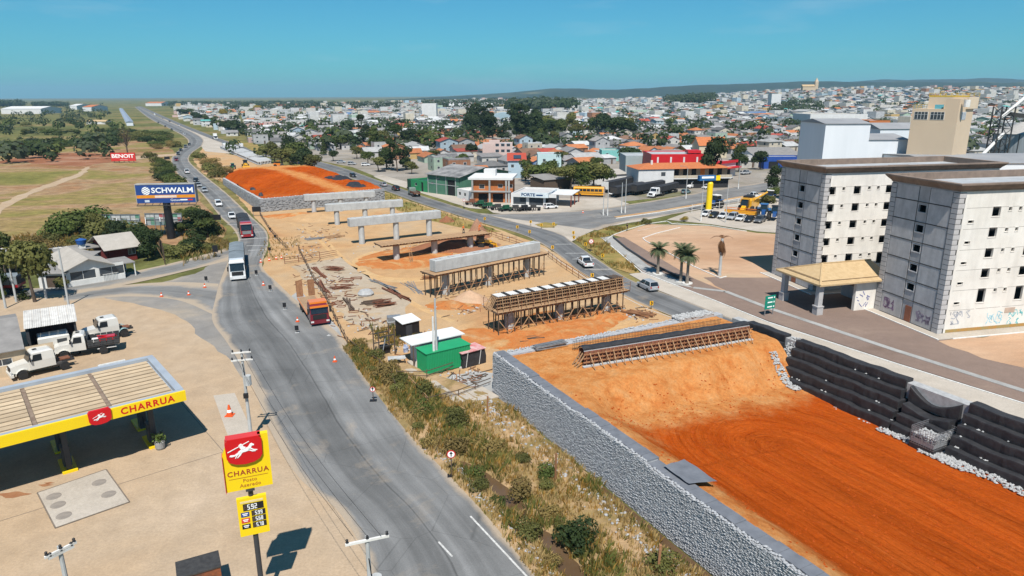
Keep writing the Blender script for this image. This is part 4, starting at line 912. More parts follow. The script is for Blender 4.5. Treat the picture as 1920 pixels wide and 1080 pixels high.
b0 = MB()
for x in (0, 4):
 for y in (0, 4): b0.bar((x, y, 0), (x, y, zt3), .3)
for k in range(8):
 z = zt3*k/8
 for (x, y), (x2, y2) in (((0, 0), (4, 0)), ((4, 0), (4, 4)), ((4, 4), (0, 4)), ((0, 4), (0, 0))): b0.bar((x, y, z), (x2, y2, z+zt3/8), .14); b0.bar((x, y, z), (x2, y2, z), .14)
b0.build('lattice_frame', M_steel, ct); MB().bar((2, 2, zt3-2), (16, 6, zt3-3.5), 1.0, 1.2).build('conveyor_gallery', M_steel, ct)
for p_, q_ in (((-9, -3, 8), (3, 2, 18)), ((0, 1, 22), (9, 2, zt3+4))): MB().tube(p_, q_, .5, .5, 8).build('chute', M_white, ct)
MB().bx(2, 14, -6, 8, 0, 9).build('plant_house', mat('dark_grey_cladding', (.16, .165, .17)), ct)
# ================================================================== FUEL STATION AND THE LEFT ROADSIDE
M_yell = mat('sign_yellow', (.80, .56, .008), (.76, .53, .01), .5, .45)
M_red = mat('sign_red', (.55, .008, .012), (.5, .01, .014), .5, .4)
M_redl = mat('sign_red_edge', (.62, .05, .05), None, .5, .5)
M_txt = mat('maroon_lettering', (.33, .035, .02)); M_txto = mat('ochre_lettering', (.45, .15, .02)); M_wtxt = mat('white_lettering', (.85, .85, .83), (.8, .8, .78), 1, .5)
M_blk = mat('matt_black', (.012, .012, .014), (.02, .02, .022), 1, .5); M_char = mat('charcoal_post', (.035, .037, .042), (.05, .052, .056), 1, .5)
def emblem(name, parent, m, size, loc, y):
 """white leaping horse with a rider holding a lance, flat"""
 P = {'body': [(-.30, -.05), (-.15, .06), (.05, .1), (.22, .16), (.34, .33), (.42, .36), (.55, .26), (.53, .2), (.42, .2), (.36, .05), (.3, -.06), (.1, -.1), (-.05, -.12), (-.2, -.16)],
         'fore': [(.22, -.05), (.36, -.0), (.5, -.1), (.68, -.12), (.69, -.08), (.52, -.04), (.38, .06), (.25, .06)],
         'fore2': [(.15, -.06), (.3, -.09), (.42, -.16), (.6, -.17), (.6, -.13), (.44, -.11), (.3, -.02)],
         'hind': [(-.3, -.05), (-.22, -.16), (-.36, -.26), (-.46, -.42), (-.5, -.42), (-.42, -.24), (-.36, -.12)],
         'hind2': [(-.22, -.1), (-.1, -.14), (-.22, -.3), (-.36, -.42), (-.4, -.4), (-.28, -.26)],
         'tail': [(-.28, .0), (-.3, -.07), (-.5, -.2), (-.72, -.18), (-.78, -.26), (-.66, -.3), (-.48, -.28), (-.34, -.14)],
         'rider': [(-.12, .04), (-.22, .2), (-.16, .3), (-.26, .33), (-.12, .42), (-.04, .34), (.0, .22), (.1, .18), (.08, .08)],
         'lance': [(-.85, -.02), (-.84, .03), (.3, .5), (.3, .46)]}
 b0 = MB()
 for k, pl in P.items():
  n = len(pl); vs = [(x*size, y, z*size) for x, z in pl]+[(x*size, y-.02, z*size) for x, z in pl]
  tri = poly_area_tri(pl)
  b0.add(vs, [tuple(i+n for i in t) for t in tri]+[(i, (i+1) % n, n+(i+1) % n, n+i) for i in range(n)])
 o = b0.build(name, m, parent, loc); bm = bmesh.new(); bm.from_mesh(o.data); bmesh.ops.recalc_face_normals(bm, faces=bm.faces); bm.to_mesh(o.data); bm.free(); return o
def shield(w_, h, y0, y1):
 o = [(-w_/2, h*.36), (-w_/2+.08*w_, h/2), (w_/2-.08*w_, h/2), (w_/2, h*.36), (w_/2-.015*w_, -h*.2), (w_/2-.09*w_, -h*.36), (w_*.25, -h*.46), (0, -h/2), (-w_*.25, -h*.46), (-w_/2+.09*w_, -h*.36), (-w_/2+.015*w_, -h*.2)]
 return MB().profx(o, y0, y1)
RX = (PI/2, 0, 0)
# ---- totem sign
SY = 35.5; spx = AtY(479, 1000, SY); ang = math.radians(22)
tot = thing('fuel_station_sign', 'tall yellow and red fuel station totem reading CHARRUA with a price board', 'sign', (spx.x, SY, 0), ang)
zz = lambda y, x=470: AtY(x, y, SY).z
zt, zb = 11.55, 8.25; Wd = 2.5
MB().tube((0, .1, 0), (0, .1, zb+.1), .16, .14, 12).build('post', M_char, tot)
MB().profx([(-Wd/2, zb), (Wd/2, zb), (Wd/2, zt), (Wd/2-.55, zt), (-Wd/2+.3, zt-.35), (-Wd/2, zt-1.0)], -.17, .17).build('upper_panel', M_yell, tot)
MB().profx([(-Wd/2-.03, zb), (-Wd/2-.002, zb), (-Wd/2-.002, zt-1.0), (-Wd/2-.03, zt-1.0)], -.3, .3).build('panel_edge', M_redl, tot)
sh = shield(1.95, 1.62, -.34, .3); o = sh.build('badge', M_red, tot, (-.08, 0, zt-.82)); emblem('horse_emblem', o, M_wtxt, 1.02, (0, 0, .08), -.345)
MB().bx(-1.0, .85, -.3, .3, zt-.01, zt+.0).build('badge_top', M_redl, o, (0.08, 0, -zt+.82))
text('lettering_name', 'CHARRUA', .435, M_txt, tot, (0, -.175, zb+1.08), RX, .006, sx=.98, space=1.18, bold=.008)
MB().bx(-1.05, 1.05, -.182, -.172, zb+.76, zb+.78).build('rule', M_txt, tot)
text('lettering_owner', 'Posto', .30, M_txto, tot, (.05, -.175, zb+.56), RX, .005, space=1.1, bold=.004); text('lettering_owner', 'Azeredo', .30, M_txto, tot, (.05, -.175, zb+.26), RX, .005, space=1.1, bold=.004)
z1, z0 = 7.65, 5.2; W1 = 1.62
MB().bx(-W1/2, W1/2, -.13, .13, z0, z1).build('price_board', M_yell, tot); MB().bx(-.24, .24, -.2, .35, zb-.16, zb-.02).build('bracket', M_char, tot)
MB().bx(-.62, .62, -.142, -.132, z1-.3, z1-.17).build('heading_strip', mat('pale_strip', (.75, .6, .3)), tot)
rows = [('5.92', None, z1-.58, .44, -.0), ('5.99', (.02, .05, .22), z1-1.03, .34, 1), ('5.68', (.55, .05, .03), z1-1.42, .34, 1), ('5.78', (.01, .01, .01), z1-1.81, .34, 1)]
M_seg0 = mat('unlit_segment', (.10, .07, .05))
SEG = {'0': 'abcdef', '1': 'bc', '2': 'abged', '3': 'abgcd', '4': 'fgbc', '5': 'afgcd', '6': 'afgedc', '7': 'abc', '8': 'abcdefg', '9': 'abcdfg'}
def digits(s_, h, x0, y, z, m_, parent, name):
 b = MB(); w_ = h*.42; t_ = h*.13; x = x0
 for ch in s_:
  if ch == '.': b.bx(x-.015, x-.015+t_*.8, y-.006, y, z-h/2, z-h/2+t_); x += t_*.5; continue
  for g in SEG[ch]:
   a = {'a': (0, w_, h-t_, h), 'g': (0, w_, h/2-t_/2, h/2+t_/2), 'd': (0, w_, 0, t_), 'f': (0, t_, h/2, h), 'e': (0, t_, 0, h/2), 'b': (w_-t_, w_, h/2, h), 'c': (w_-t_, w_, 0, h/2)}[g]
   k = .001*(g in 'fe')+.002*(g in 'bc'); b.bx(x+a[0], x+a[1], y-.006-k, y, z-h/2+a[2], z-h/2+a[3])
  x += w_+h*.14
 return b.build(name, m_, parent)
for pv, tagc, z, h, sm1 in rows:
 x0, x1 = (-.5, .62) if not sm1 else (-.08, .68)
 d_ = MB().bx(x0, x1, -.145, -.132, z-h/2, z+h/2).build('price_display', M_blk, tot)
 digits('8', h*.74, x0+.05, -.146, z, M_seg0, d_, 'unlit_digit'); digits(pv, h*.74, x0+.05+h*.42, -.146, z, M_wtxt, d_, 'price')
 if tagc:
  g_ = MB().bx(-.66, -.2, -.145, -.132, z-h*.45, z+h*.42).build('fuel_tag', mat('fuel_tag_%s' % pv, tagc, tagc), tot)
  MB().bx(-.58, -.28, -.15, -.146, z+.02, z+.08).build('tag_print', M_wtxt, g_); MB().bx(-.54, -.32, -.15, -.146, z-.07, z-.02).build('tag_print', M_wtxt, g_)
# ---- canopy
CF = G(346, 731, 5.5); CB = G(263, 670, 5.5); CL = G(0, 817, 5.5)
dx = (CL-CF); dx.z = 0; dx.normalize(); dyv = Vector((dx.y, -dx.x, 0))
if dyv.dot(CB-CF) < 0: dyv = -dyv
cdep = (CB-CF).dot(dyv); CLn = 30.0; crz = math.atan2(-dx.y, -dx.x)      # local x runs right, so the canopy spans -CLn..0
can = thing('fuel_canopy', 'fuel station canopy with sandy sheet roof and yellow fascia reading CHARRUA', 'canopy', (CF.x, CF.y, 0), crz)
M_sheet = mat('sandy_corrugated_sheet', (.48, .375, .25), (.41, .31, .2), .5, .8, grime=.25, vary=.12); M_gut = mat('grey_blue_flashing', (.34, .38, .42), (.27, .3, .34), .4, .5)
yv = 1 if Matrix.Rotation(crz, 3, 'Z') @ V(0, 1, 0) @ dyv > 0 else -1
MB().bx(-CLn, 0, -.22, -.002, 4.6, 5.5).build('fascia', M_yell, can)
sec = [(-.75, -5.4), (-5.75, -10.6), (-10.95, -15.8), (-16.1, -21), (-21.3, -CLn)]
npl = 11
for a, b_ in sec:                                   # roof sheets one by one, lapped
 for k in range(npl):
  y0 = .55+(cdep-1.1)*k/npl; y1 = .55+(cdep-1.1)*(k+1)/npl
  b0 = MB(); zA = 5.18+.02*(k % 2); n = 6
  pts = [(y0+(y1-y0)*i/n+.0, zA+.035*(i % 2)) for i in range(n+1)]
  b0.add([(a, y, z) for y, z in pts]+[(b_, y, z) for y, z in pts], [(i, i+1, n+2+i, n+1+i) for i in range(n)]); b0.add([(a, y0, zA-.06), (b_, y0, zA-.06), (b_, y0, zA), (a, y0, zA)], [(0,1,2,3)]);
  b0.build('roof_sheet', M_sheet, can)
sem = MB()
for a, b_ in sec:
 for k in range(npl): y0 = .55+(cdep-1.1)*k/npl; sem.bx(b_, a, y0-.03, y0+.03, 5.2, 5.255)
stuff(sem.build('lap_shade_lines', mat('painted_lap_shade', (.2, .15, .1), (.3, .23, .15), 2), can))  # dark bars painted along each lap in place of its shadow line
for a, b_ in ((-.08, -.74), (-5.41, -5.74), (-10.61, -10.94), (-15.81, -16.09)): MB().bx(b_, a, .45, cdep-.45, 5.02, 5.1).build('valley_gutter', M_gut if a > -1 else mat('rusty_gutter', (.26, .2, .15), (.16, .11, .08), 2), can)
MB().bx(-CLn, -.02, .0, .45, 5.25, 5.48).build('front_flashing', M_gut, can); MB().bx(-CLn, -.02, cdep-.6, cdep, 5.2, 5.5).build('rear_flashing', M_gut, can); MB().bx(-.62, 0, .46, cdep-.61, 5.2, 5.5).build('side_flashing', M_gut, can)
MB().bx(-CLn+.05, -.03, .02, cdep-.02, 4.62, 4.75).build('soffit', mat('grey_soffit', (.3, .3, .3)), can)
MB().bx(-4.7, -2.4, cdep+.02, cdep+.12, 4.75, 5.6).build('rear_sign', M_white, can)
text('lettering_name', 'CHARRUA', .78, M_red, can, (-3.0, -.225, 5.05), RX, .01, space=1.2, bold=.02)
o = shield(1.65, 1.25, -.34, -.05).build('badge', M_red, can, (-6.55, 0, 5.1)); emblem('horse_emblem', o, M_wtxt, .62, (0, 0, .03), -.345)
def can_local(p): return (Matrix.Rotation(-crz, 3, 'Z') @ (p-V(CF.x, CF.y, 0)))
c1 = can_local(G(130, 880)); c2 = can_local(G(291, 836));
cm_ = MB().bx(-.2, .2, -.2, .2, .2, 4.62).mesh('column', M_char); im = MB().bx(-.55, .55, -1.4, 1.4, .012, .2).mesh('pump_island', M_yell)
dpx = c2.x-c1.x
for k in range(4):
 for y in (c2.y, c2.y+4.4):
  mo('column', cm_, can, (c2.x-k*dpx, y, 0)); mo('pump_island', im, can, (c2.x-k*dpx, y+.9, 0))
pmk = mat('pump_body', (.05, .055, .06), (.09, .09, .1), 1, .4)
def cworld(x, y, z=0): v = Matrix.Rotation(crz, 3, 'Z') @ V(x, y, z); return V(CF.x+v.x, CF.y+v.y, z)
for k, lab in ((0, 'dark fuel pump on the right island under the yellow canopy'), (1, 'dark fuel pump with blue panel on the left island under the yellow canopy')):
 for j in (0, 1):
  pp = thing('fuel_pump', ('front ' if j == 0 else 'rear ')+lab, 'fuel pump', cworld(c2.x-k*dpx, c2.y+.95+j*3.4, .2), crz, 'fuel pumps')
  MB().bx(-.3, .3, -.45, .45, 0, 1.75).build('cabinet', pmk, pp); MB().bx(-.31, -.302, -.4, .4, 1.1, 1.6).build('display', M_glass, pp); MB().bx(.302, .33, -.35, .35, .2, 1.0).build('side_panel', mat('pump_blue', (.05, .2, .3)), pp)
  MB().path([(0, -.5, 1.2), (0, -.75, .5), (0, -.6, .3), (0, -.47, 1.0)], .03).build('hose', M_blk, pp)
# forecourt slab, tank pad, planters, small things
sl_ = [cworld(x, y) for x, y in ((1.8, -2.6), (-30, -2.6), (-30, cdep+1), (1.8, cdep+1))]
sheet('forecourt_slab', [(p.x, p.y) for p in sl_], .012, M_sand)
jn = [cworld(x, y) for x, y in ((1.8, -2.6), (-30, -2.6), (-30, -2.66), (1.8, -2.66))]; sheet('slab_joint', [(p.x, p.y) for p in jn], .0165, mat('dark_joint_grey', (.2, .16, .12)))  # thin dark strips along the slab edges
jn = [cworld(x, y) for x, y in ((1.8, -2.6), (1.86, -2.6), (1.86, cdep+1), (1.8, cdep+1))]; sheet('slab_joint', [(p.x, p.y) for p in jn], .0165, _mats['dark_joint_grey'])
tp = px((70, 925), (199, 881), (243, 942), (104, 991)); cx = sum(p[0] for p in tp)/4; cy = sum(p[1] for p in tp)/4
pad = thing('tank_pad', 'pale concrete tank pad with five round covers beside the fuel canopy', 'slab', (cx, cy, 0))
b0 = MB(); b0.prism([(x-cx, y-cy) for x, y, z in tp], .0, .06); b0.build('slab', M_conc, pad)
b0 = MB()
for i in range(4):
 a, c = tp[i], tp[(i+1) % 4]; b0.bar((a[0]-cx, a[1]-cy, .035), (c[0]-cx, c[1]-cy, .035), .09, .07)
b0.build('drain_channel', mat('drain_grate', (.13, .11, .09), (.2, .16, .12), 3), pad)
M_cov = mat('worn_cover', (.27, .235, .2), (.2, .175, .15), 2)
for q in ((101, 932), (109, 948), (120, 968), (186, 906), (204, 928)):
 p_ = G(*q); MB().lathe([(.52, .062), (.52, .075), (.46, .09), (.01, .095)], 24).build('tank_cover', M_cov, pad, (p_.x-cx, p_.y-cy, 0))
for q, s_ in (((85, 910), .5), ((25, 928), 1.1), ((92, 906), .35)):
 p_ = G(*q); sheet('rust_stain', [(p_.x+s_*(1.1+.3*math.sin(3*a))*math.cos(a), p_.y+.35*s_*(1+.3*math.cos(4*a))*math.sin(a)) for a in [2*PI*i/18 for i in range(18)]], .0205, mat('rust_water_stain', (.24, .1, .045), (.3, .15, .07), 1.5))
rp = px((400, 742), (440, 737), (474, 812), (455, 838), (430, 825)); sheet('concrete_ramp', [(p[0], p[1]) for p in rp], .03, M_conc)
p_ = G(301, 842); pl = thing('planter', 'grey planter barrel with a leafy shrub at the canopy column', 'planter', p_)
MB().lathe([(.3, 0), (.4, .2), (.42, .7), (.36, .75)], 14).build('barrel', M_grey, pl)
b0 = MB()
for i in range(160):
 a = gr.uniform(0, 2*PI); r_ = gr.uniform(.05, .6); z = .8+gr.random()*.7; s_ = .13; c = V(r_*math.cos(a), r_*math.sin(a), z); t_ = V(gr.uniform(-1, 1), gr.uniform(-1, 1), gr.uniform(-.5, 1)).normalized()*s_; n_ = t_.cross(V(gr.random(), gr.random(), gr.random())).normalized()*s_*.6
 b0.add([c-t_, c+n_, c+t_, c-n_], [(0,1,2,3)])
b0.build('foliage', mat('shrub_leaf', (.05, .09, .015), (.1, .13, .03), 4), pl)
# rusty skip at the bottom edge
p0, p1 = G(331, 1062, 2.0), G(409, 1040, 2.0); sk = thing('rusty_tank', 'rusty dark steel tank at the bottom edge in front of the totem', 'tank', (p0.x, p0.y, 0), heading(p0, p1)); L = (p1-p0).length
MB().bx(0, L, -1.2, -.1, 0, 1.9).build('body', mat('rust_and_black', (.05, .035, .03), (.3, .09, .03), 1.6, .8, bmp=.3), sk); MB().bx(-.06, L+.06, -.1, .5, 1.75, 2.0).build('lid_edge', M_steel, sk); MB().bx(-.06, L+.06, -1.25, -.1, 1.9, 2.0).build('lid', M_steel, sk)
# ---- workshop on the left edge
M_fibro = mat('fibre_cement_roof', (.26, .245, .23), (.19, .18, .17), .6, .9, grime=.2, bmp=.2); M_fibl = mat('pale_fibre_cement', (.40, .365, .32), (.33, .3, .26), .6, .9, grime=.15)
M_cream = mat('cream_render', (.55, .43, .29), (.48, .37, .25), .6, .9, grime=.2)
def gable(label, A, Bp, depth, zw, zr, wm, rm, name='house', cat='house', ridge='x', ov=.4, wins=(), doors=(), group=None, over_front=None):
 """house with front wall A->B, depth behind; wins/doors: (x0,x1,z0,z1) on the front"""
 A = V(A[0], A[1], 0); Bp = V(Bp[0], Bp[1], 0); L = (Bp-A).length; rz = heading(A, Bp)
 r = thing(name, label, cat, A, rz, group)
 ops = [tuple(o) for o in list(wins)+list(doors)]
 wall(L, zw, ops, .2).build('front_wall', wm, r)
 b0 = MB(); b0.bx(0, .2, .201, depth, 0, zw); b0.bx(L-.2, L, .201, depth, 0, zw); b0.bx(.2, L-.2, depth-.2, depth, 0, zw); b0.build('walls', wm, r)
 MB().bx(.2, L-.2, .2, depth-.2, .02, .06).build('floor', M_grey, r)
 f = over_front if over_front is not None else ov; t_ = .09
 if ridge == 'x':
  k = (zr-zw)/(depth/2); a = [(-ov, -f, zw-k*f), (L+ov, -f, zw-k*f), (L+ov, depth/2, zr), (-ov, depth/2, zr), (L+ov, depth+ov, zw-k*ov), (-ov, depth+ov, zw-k*ov)]
  for i, q in enumerate(((0, 1, 2, 3), (3, 2, 4, 5))):
   b0 = MB(); top = [a[j] for j in q]; b0.add(top+[(x, y, z+t_) for x, y, z in top], [(3,2,1,0),(4,5,6,7),(0,1,5,4),(1,2,6,5),(2,3,7,6),(3,0,4,7)]); b0.build('roof_slope', rm, r)
  gb = MB()
  for x in (.0, L-.15): gb.add([(x, 0, zw), (x, depth, zw), (x, depth/2, zr-.02), (x+.15, 0, zw), (x+.15, depth, zw), (x+.15, depth/2, zr-.02)], [(0,2,1), (3,4,5), (0,3,5,2), (1,2,5,4)])
  stuff(gb.build('gables', wm, r))
 elif ridge == 'y':
  k = (zr-zw)/(L/2)
  for sx_ in (-1, 1):
   xe = -ov if sx_ < 0 else L+ov; b0 = MB(); ze = zw-k*ov
   top = [(xe, -f, ze), (L/2, -f, zr), (L/2, depth+ov, zr), (xe, depth+ov, ze)]
   if sx_ > 0: top = top[::-1]
   b0.add(top+[(x, y, z+t_) for x, y, z in top], [(3,2,1,0),(4,5,6,7),(0,1,5,4),(1,2,6,5),(2,3,7,6),(3,0,4,7)]); b0.build('roof_slope', rm, r)
  gb = MB()
  for y in (0, depth-.15): gb.add([(0, y, zw), (L, y, zw), (L/2, y, zr-.02), (0, y+.15, zw), (L, y+.15, zw), (L/2, y+.15, zr-.02)], [(0,1,2), (5,4,3), (0,2,5,3), (1,4,5,2)])
  stuff(gb.build('gables', wm, r))
 else:
  b0 = MB(); k = (zr-zw)/depth; top = [(-ov, -f, zw-k*f), (L+ov, -f, zw-k*f), (L+ov, depth+ov, zr), (-ov, depth+ov, zr)]
  b0.add(top+[(x, y, z+t_) for x, y, z in top], [(3,2,1,0),(4,5,6,7),(0,1,5,4),(1,2,6,5),(2,3,7,6),(3,0,4,7)]); b0.build('roof_slope', rm, r)
 for a, b_, c, d in wins:
  f_ = MB(); f_.bx(a, b_, .05, .11, c, c+.07); f_.bx(a, b_, .05, .11, d-.07, d); f_.bx(a, a+.07, .05, .11, c+.07, d-.07); f_.bx(b_-.07, b_, .05, .11, c+.07, d-.07); f_.bx((a+b_)/2-.03, (a+b_)/2+.03, .05, .11, c+.07, d-.07)
  w_ = f_.build('window', M_white, r); MB().bx(a+.07, b_-.07, .07, .085, c+.07, d-.07).build('pane', M_glass, w_)
 for a, b_, c, d in doors: MB().bx(a+.02, b_-.02, .1, .15, c, d-.02).build('door', M_woodD if d < 2.6 else M_dark, r)
 return r, L, rz
A = G(-130, 735); Bp = G(47, 700)
gable('cream house with long grey roof and small windows at the left edge', A, Bp, 15.5, 3.0, 4.6, M_cream, M_fibro, ridge='x', wins=[(5.5, 7.4, 1.3, 2.1), (9.6, 11.4, 1.3, 2.1)], doors=[])
# open workshop shelter with white corrugated roof
q0, q1, q2, q3 = G(48, 614, 4.2), G(141, 600, 4.2), G(141, 575, 4.7), G(52, 585, 4.7)
ws_ = thing('workshop_shelter', 'open workshop shelter with white corrugated roof over parked lorries', 'shelter', (q0.x, q0.y, 0), heading(q0, q1)); L = (q1-q0).length
D_ = 5.2
for k in range(6):
 x0 = -.2+(L+.4)*k/6; x1 = -.2+(L+.4)*(k+1)/6-.02; b0 = MB(); n = 8
 for i in range(n):
  xa = x0+(x1-x0)*i/n; xb = x0+(x1-x0)*(i+1)/n; za = .05*(i % 2); zb_ = .05*((i+1) % 2)
  b0.add([(xa, -.4, 4.1+za), (xb, -.4, 4.1+zb_), (xb, D_+.3, 4.8+zb_), (xa, D_+.3, 4.8+za)], [(0,1,2,3)])
 b0.build('roof_sheet', mat('white_corrugated', (.62, .6, .56), (.45, .43, .4), .9, .8, grime=.3, vary=.1), ws_)
for x in (.1, L-.1):
 for y in (0, D_): MB().bx(x-.12, x+.12, y-.12, y+.12, 0, 4.1+y*.13).build('post', M_char, ws_)
MB().bx(-.1, .05, 0, D_, 0, 4.1).build('side_wall', M_char, ws_); MB().bx(0, L, D_-.1, D_+.05, 0, 3.6).build('back_wall', mat('dark_red_boarding', (.06, .03, .03)), ws_)
for x, y, lab, m_ in ((2.2, 3.2, 'dark blue oil drum', mat('drum_blue', (.02, .04, .08))), (4.2, 3.6, 'brown oil drum', M_rust), (3.3, 3.9, 'grey oil drum', M_steel)):
 v = Matrix.Rotation(ws_.rotation_euler.z, 3, 'Z') @ V(x, y, 0); tag(MB().lathe([(.3, 0), (.31, .3), (.29, .32), (.31, .34), (.31, .6), (.29, .62), (.31, .64), (.3, .9), (.02, .89)], 14).build('oil_drum', m_, None, ws_.location+v), lab+' in the shade of the workshop shelter', 'drum')
# ---- white eatery and red house across the side street
A, Bp = G(128, 539), G(213, 525)
wr, L, rz = gable('white eatery with low grey hipped roof and wide dark window openings', A, Bp, 13, 2.9, 4.3, mat('white_house_render', (.66, .65, .62), (.56, .55, .52), .6, .9, grime=.15), M_fibl, ridge='y', wins=[(.5, 4.3, .9, 2.4), (4.8, 8.6, .9, 2.4)], over_front=.8)
b0 = MB()
for i in range(10): b0.bx(5.3+i*.22, 5.34+i*.22, -.12, -.08, .1, 1.2)
b0.bx(5.2, 7.6, -.12, -.08, 1.2, 1.26); b0.build('railing', M_white, wr)
A2 = G(75, 541); gable('lower grey roofed wing with a dark open front left of the white eatery', A2, G(126, 540), 11, 2.5, 3.6, _mats['white_house_render'], M_fibro, ridge='p', doors=[(1.2, 4.4, .05, 2.1)], name='house_wing')
A, Bp = G(206, 494), G(258, 486)
gable('dark red house with white trim and grey gabled roof above the eatery', A, Bp, 9, 2.9, 4.6, mat('oxblood_render', (.17, .025, .022), (.13, .02, .018), .6, .9), M_fibl, ridge='x', wins=[(3.4, 4.7, 1.1, 2.3)], doors=[], ov=.9)
q = G(215, 524); cp = thing('carport', 'small grey flat carport beside the white eatery with a silver car', 'carport', (q.x, q.y, 0), rz)
MB().bx(0, 3.6, .2, 6, 2.35, 2.5).build('roof', M_fibro, cp)
for x in (.1, 3.45):
 for y in (.4, 5.8): MB().bx(x-.08, x+.08, y-.08, y+.08, 0, 2.35).build('post', M_white, cp)
MB().bx(.3, 3.4, 5.85, 5.95, 0, 2.0).build('back_wall', mat('salmon_render', (.5, .22, .13)), cp)
q = G(108, 500); wtk = thing('water_tank', 'blue water tank on a grey flat roof frame behind the eatery', 'tank', (q.x, q.y, 0), rz)
MB().bx(0, 9, 0, 5, 2.5, 2.65).build('slab', M_fibro, wtk);
for x in (.2, 8.8): MB().bx(x-.15, x+.15, 0, .3, 0, 2.5).build('post', M_grey, wtk)
MB().lathe([(.75, 3.4), (.9, 4.1), (.95, 4.2), (.2, 4.5)], 16, (4.6, 1, 0)).build('tank', mat('tank_blue', (.02, .09, .3)), wtk); MB().bx(4.1, 5.1, .5, 1.5, 2.65, 3.4).build('stand', M_white, wtk)
gable('small brown shack with patched grey roof behind the tree at the left edge', G(12, 512), G(34, 508), 5, 2.2, 2.9, M_woodD, M_fibro, ridge='p', name='shack', cat='shack')
# fence of old boards climbing beside the billboards
fb = thing('board_fence', 'tall ramshackle board fence beside the billboard mast', 'fence', G(296, 452)); P, Q = G(297, 455), G(311, 497)
d = (Q-P); L = d.length; fr = math.atan2(d.y, d.x); fb.rotation_euler.z = fr; fb.location = P
for k in range(18): MB().bx(-.2, .2, -.03, .03, 0, gr.uniform(2.0, 3.2)).build('board', M_woodD, fb, (L*k/17, gr.uniform(-.1, .1), 0), gr.uniform(-.2, .2))
for k in range(5): MB().bar((L*k/5, 0, 0), (L*k/5+.4, -.9, 2.6), .1).build('prop', M_woodL, fb)
# ---- billboards
M_bblue = mat('billboard_blue', (.02, .055, .2), (.025, .065, .23), .3, .5); M_bor = mat('billboard_orange', (.75, .28, .02)); M_bred = mat('billboard_red', (.55, .03, .025), (.5, .035, .03), .4, .6)
q = G(320, 448); bb = thing('billboard', 'large blue SCHWALM billboard with an orange stripe on a single black mast', 'billboard', q, math.radians(7))
dY = q.y; bl, br = AtY(262, 384, dY), AtY(365, 374, dY); zt_ = AtY(312, 346, dY).z; zb_ = AtY(312, 380, dY).z; W_ = (br.x-bl.x)*1.0; xo = bl.x-q.x
MB().tube((0, .5, 0), (0, .5, zb_+.3), .85, .75, 16).build('mast', M_blk, bb)
MB().bx(xo, xo+W_, -.25, 1.2, zb_, zt_).build('panel', M_bblue, bb)
fr_ = MB(); fr_.bx(xo-.12, xo+W_+.12, -.3, 1.25, zt_+.001, zt_+.18); fr_.bx(xo-.12, xo-.001, -.3, 1.25, zb_, zt_); fr_.bx(xo+W_+.001, xo+W_+.12, -.3, 1.25, zb_, zt_); fr_.build('frame', M_grey, bb)
h_ = zt_-zb_
MB().bx(xo+.01, xo+W_-.01, -.262, -.252, zb_+h_*.27, zb_+h_*.44).build('orange_stripe', M_bor, bb); MB().bx(xo+W_*.31, xo+W_*.68, -.272, -.264, zb_+h_*.29, zb_+h_*.41).build('stripe_print', mat('stripe_print', (.8, .62, .5)), bb)
text('lettering_name', 'SCHWALM', h_*.40, M_wtxt, bb, (xo+W_*.62, -.27, zb_+h_*.68), RX, .01, sx=1.12, space=1.02, bold=.035)
text('lettering_small', 'Gasto 99999', h_*.15, M_wtxt, bb, (xo+W_*.77, -.27, zb_+h_*.15), RX, .01, sx=1.1) if False else text('lettering_small', 'Gesso', h_*.18, M_wtxt, bb, (xo+W_*.65, -.27, zb_+h_*.15), RX, .01, sx=1.1)
MB().bx(xo+W_*.735, xo+W_*.86, -.272, -.264, zb_+h_*.12, zb_+h_*.19).build('small_print', M_wtxt, bb); MB().bx(xo+W_*.865, xo+W_*.95, -.272, -.264, zb_+h_*.12, zb_+h_*.19).build('small_print', M_bred, bb); MB().bx(xo+W_*.13, xo+W_*.21, -.272, -.264, zb_+h_*.05, zb_+h_*.17).build('small_print', mat('pale_blue_print', (.6, .66, .72)), bb)
em = MB(); R_ = h_*.22; cx_, cz_ = xo+W_*.17, zb_+h_*.67
for s_ in range(5):                               # round badge of sweeping bands
 z0_, z1_ = -1+s_*.42, -1+s_*.42+.3
 pts = []
 for i in range(9):
  z_ = z0_+(z1_-z0_)*i/8; pts.append((math.sqrt(max(0, 1-z_*z_)), z_))
 for i in range(8):
  (a, za), (b_, zb2) = pts[i], pts[i+1]; k = .45
  def rot(x, z): return (cx_+R_*(x*math.cos(k)-z*math.sin(k)), -.27, cz_+R_*(x*math.sin(k)+z*math.cos(k)))
  em.add([rot(-a, za), rot(a, za), rot(b_, zb2), rot(-b_, zb2)], [(0, 1, 2, 3)])
em.build('round_badge', M_wtxt, bb)
wk = MB()
wk.bar((xo, -.8, zb_-.5), (xo+W_, -.8, zb_-.5), .1); wk.bar((xo, -.3, zb_-.5), (xo+W_, -.3, zb_-.5), .1)
for k in range(9): wk.bar((xo+W_*k/8, -.8, zb_-.5), (xo+W_*k/8, .3, zb_-.1), .08)
wk.build('catwalk', M_steel, bb)
q = G(232, 305); bn = thing('billboard', 'red BENOIT billboard standing in the dry field', 'billboard', q, math.radians(3)); dY = q.y
l_, r_ = AtY(209, 300, dY), AtY(254, 300, dY); zt_, zb_ = AtY(230, 286.5, dY).z, AtY(230, 303, dY).z; zb_ = max(zb_, .8); W_ = r_.x-l_.x; xo = l_.x-q.x
MB().bx(xo, xo+W_, 0, .3, zb_, zt_).build('panel', M_bred, bn); text('lettering_name', 'BENOIT', (zt_-zb_)*.62, M_wtxt, bn, (xo+W_*.49, -.03, zb_+(zt_-zb_)*.58), RX, .02, sx=1.25, bold=.06)
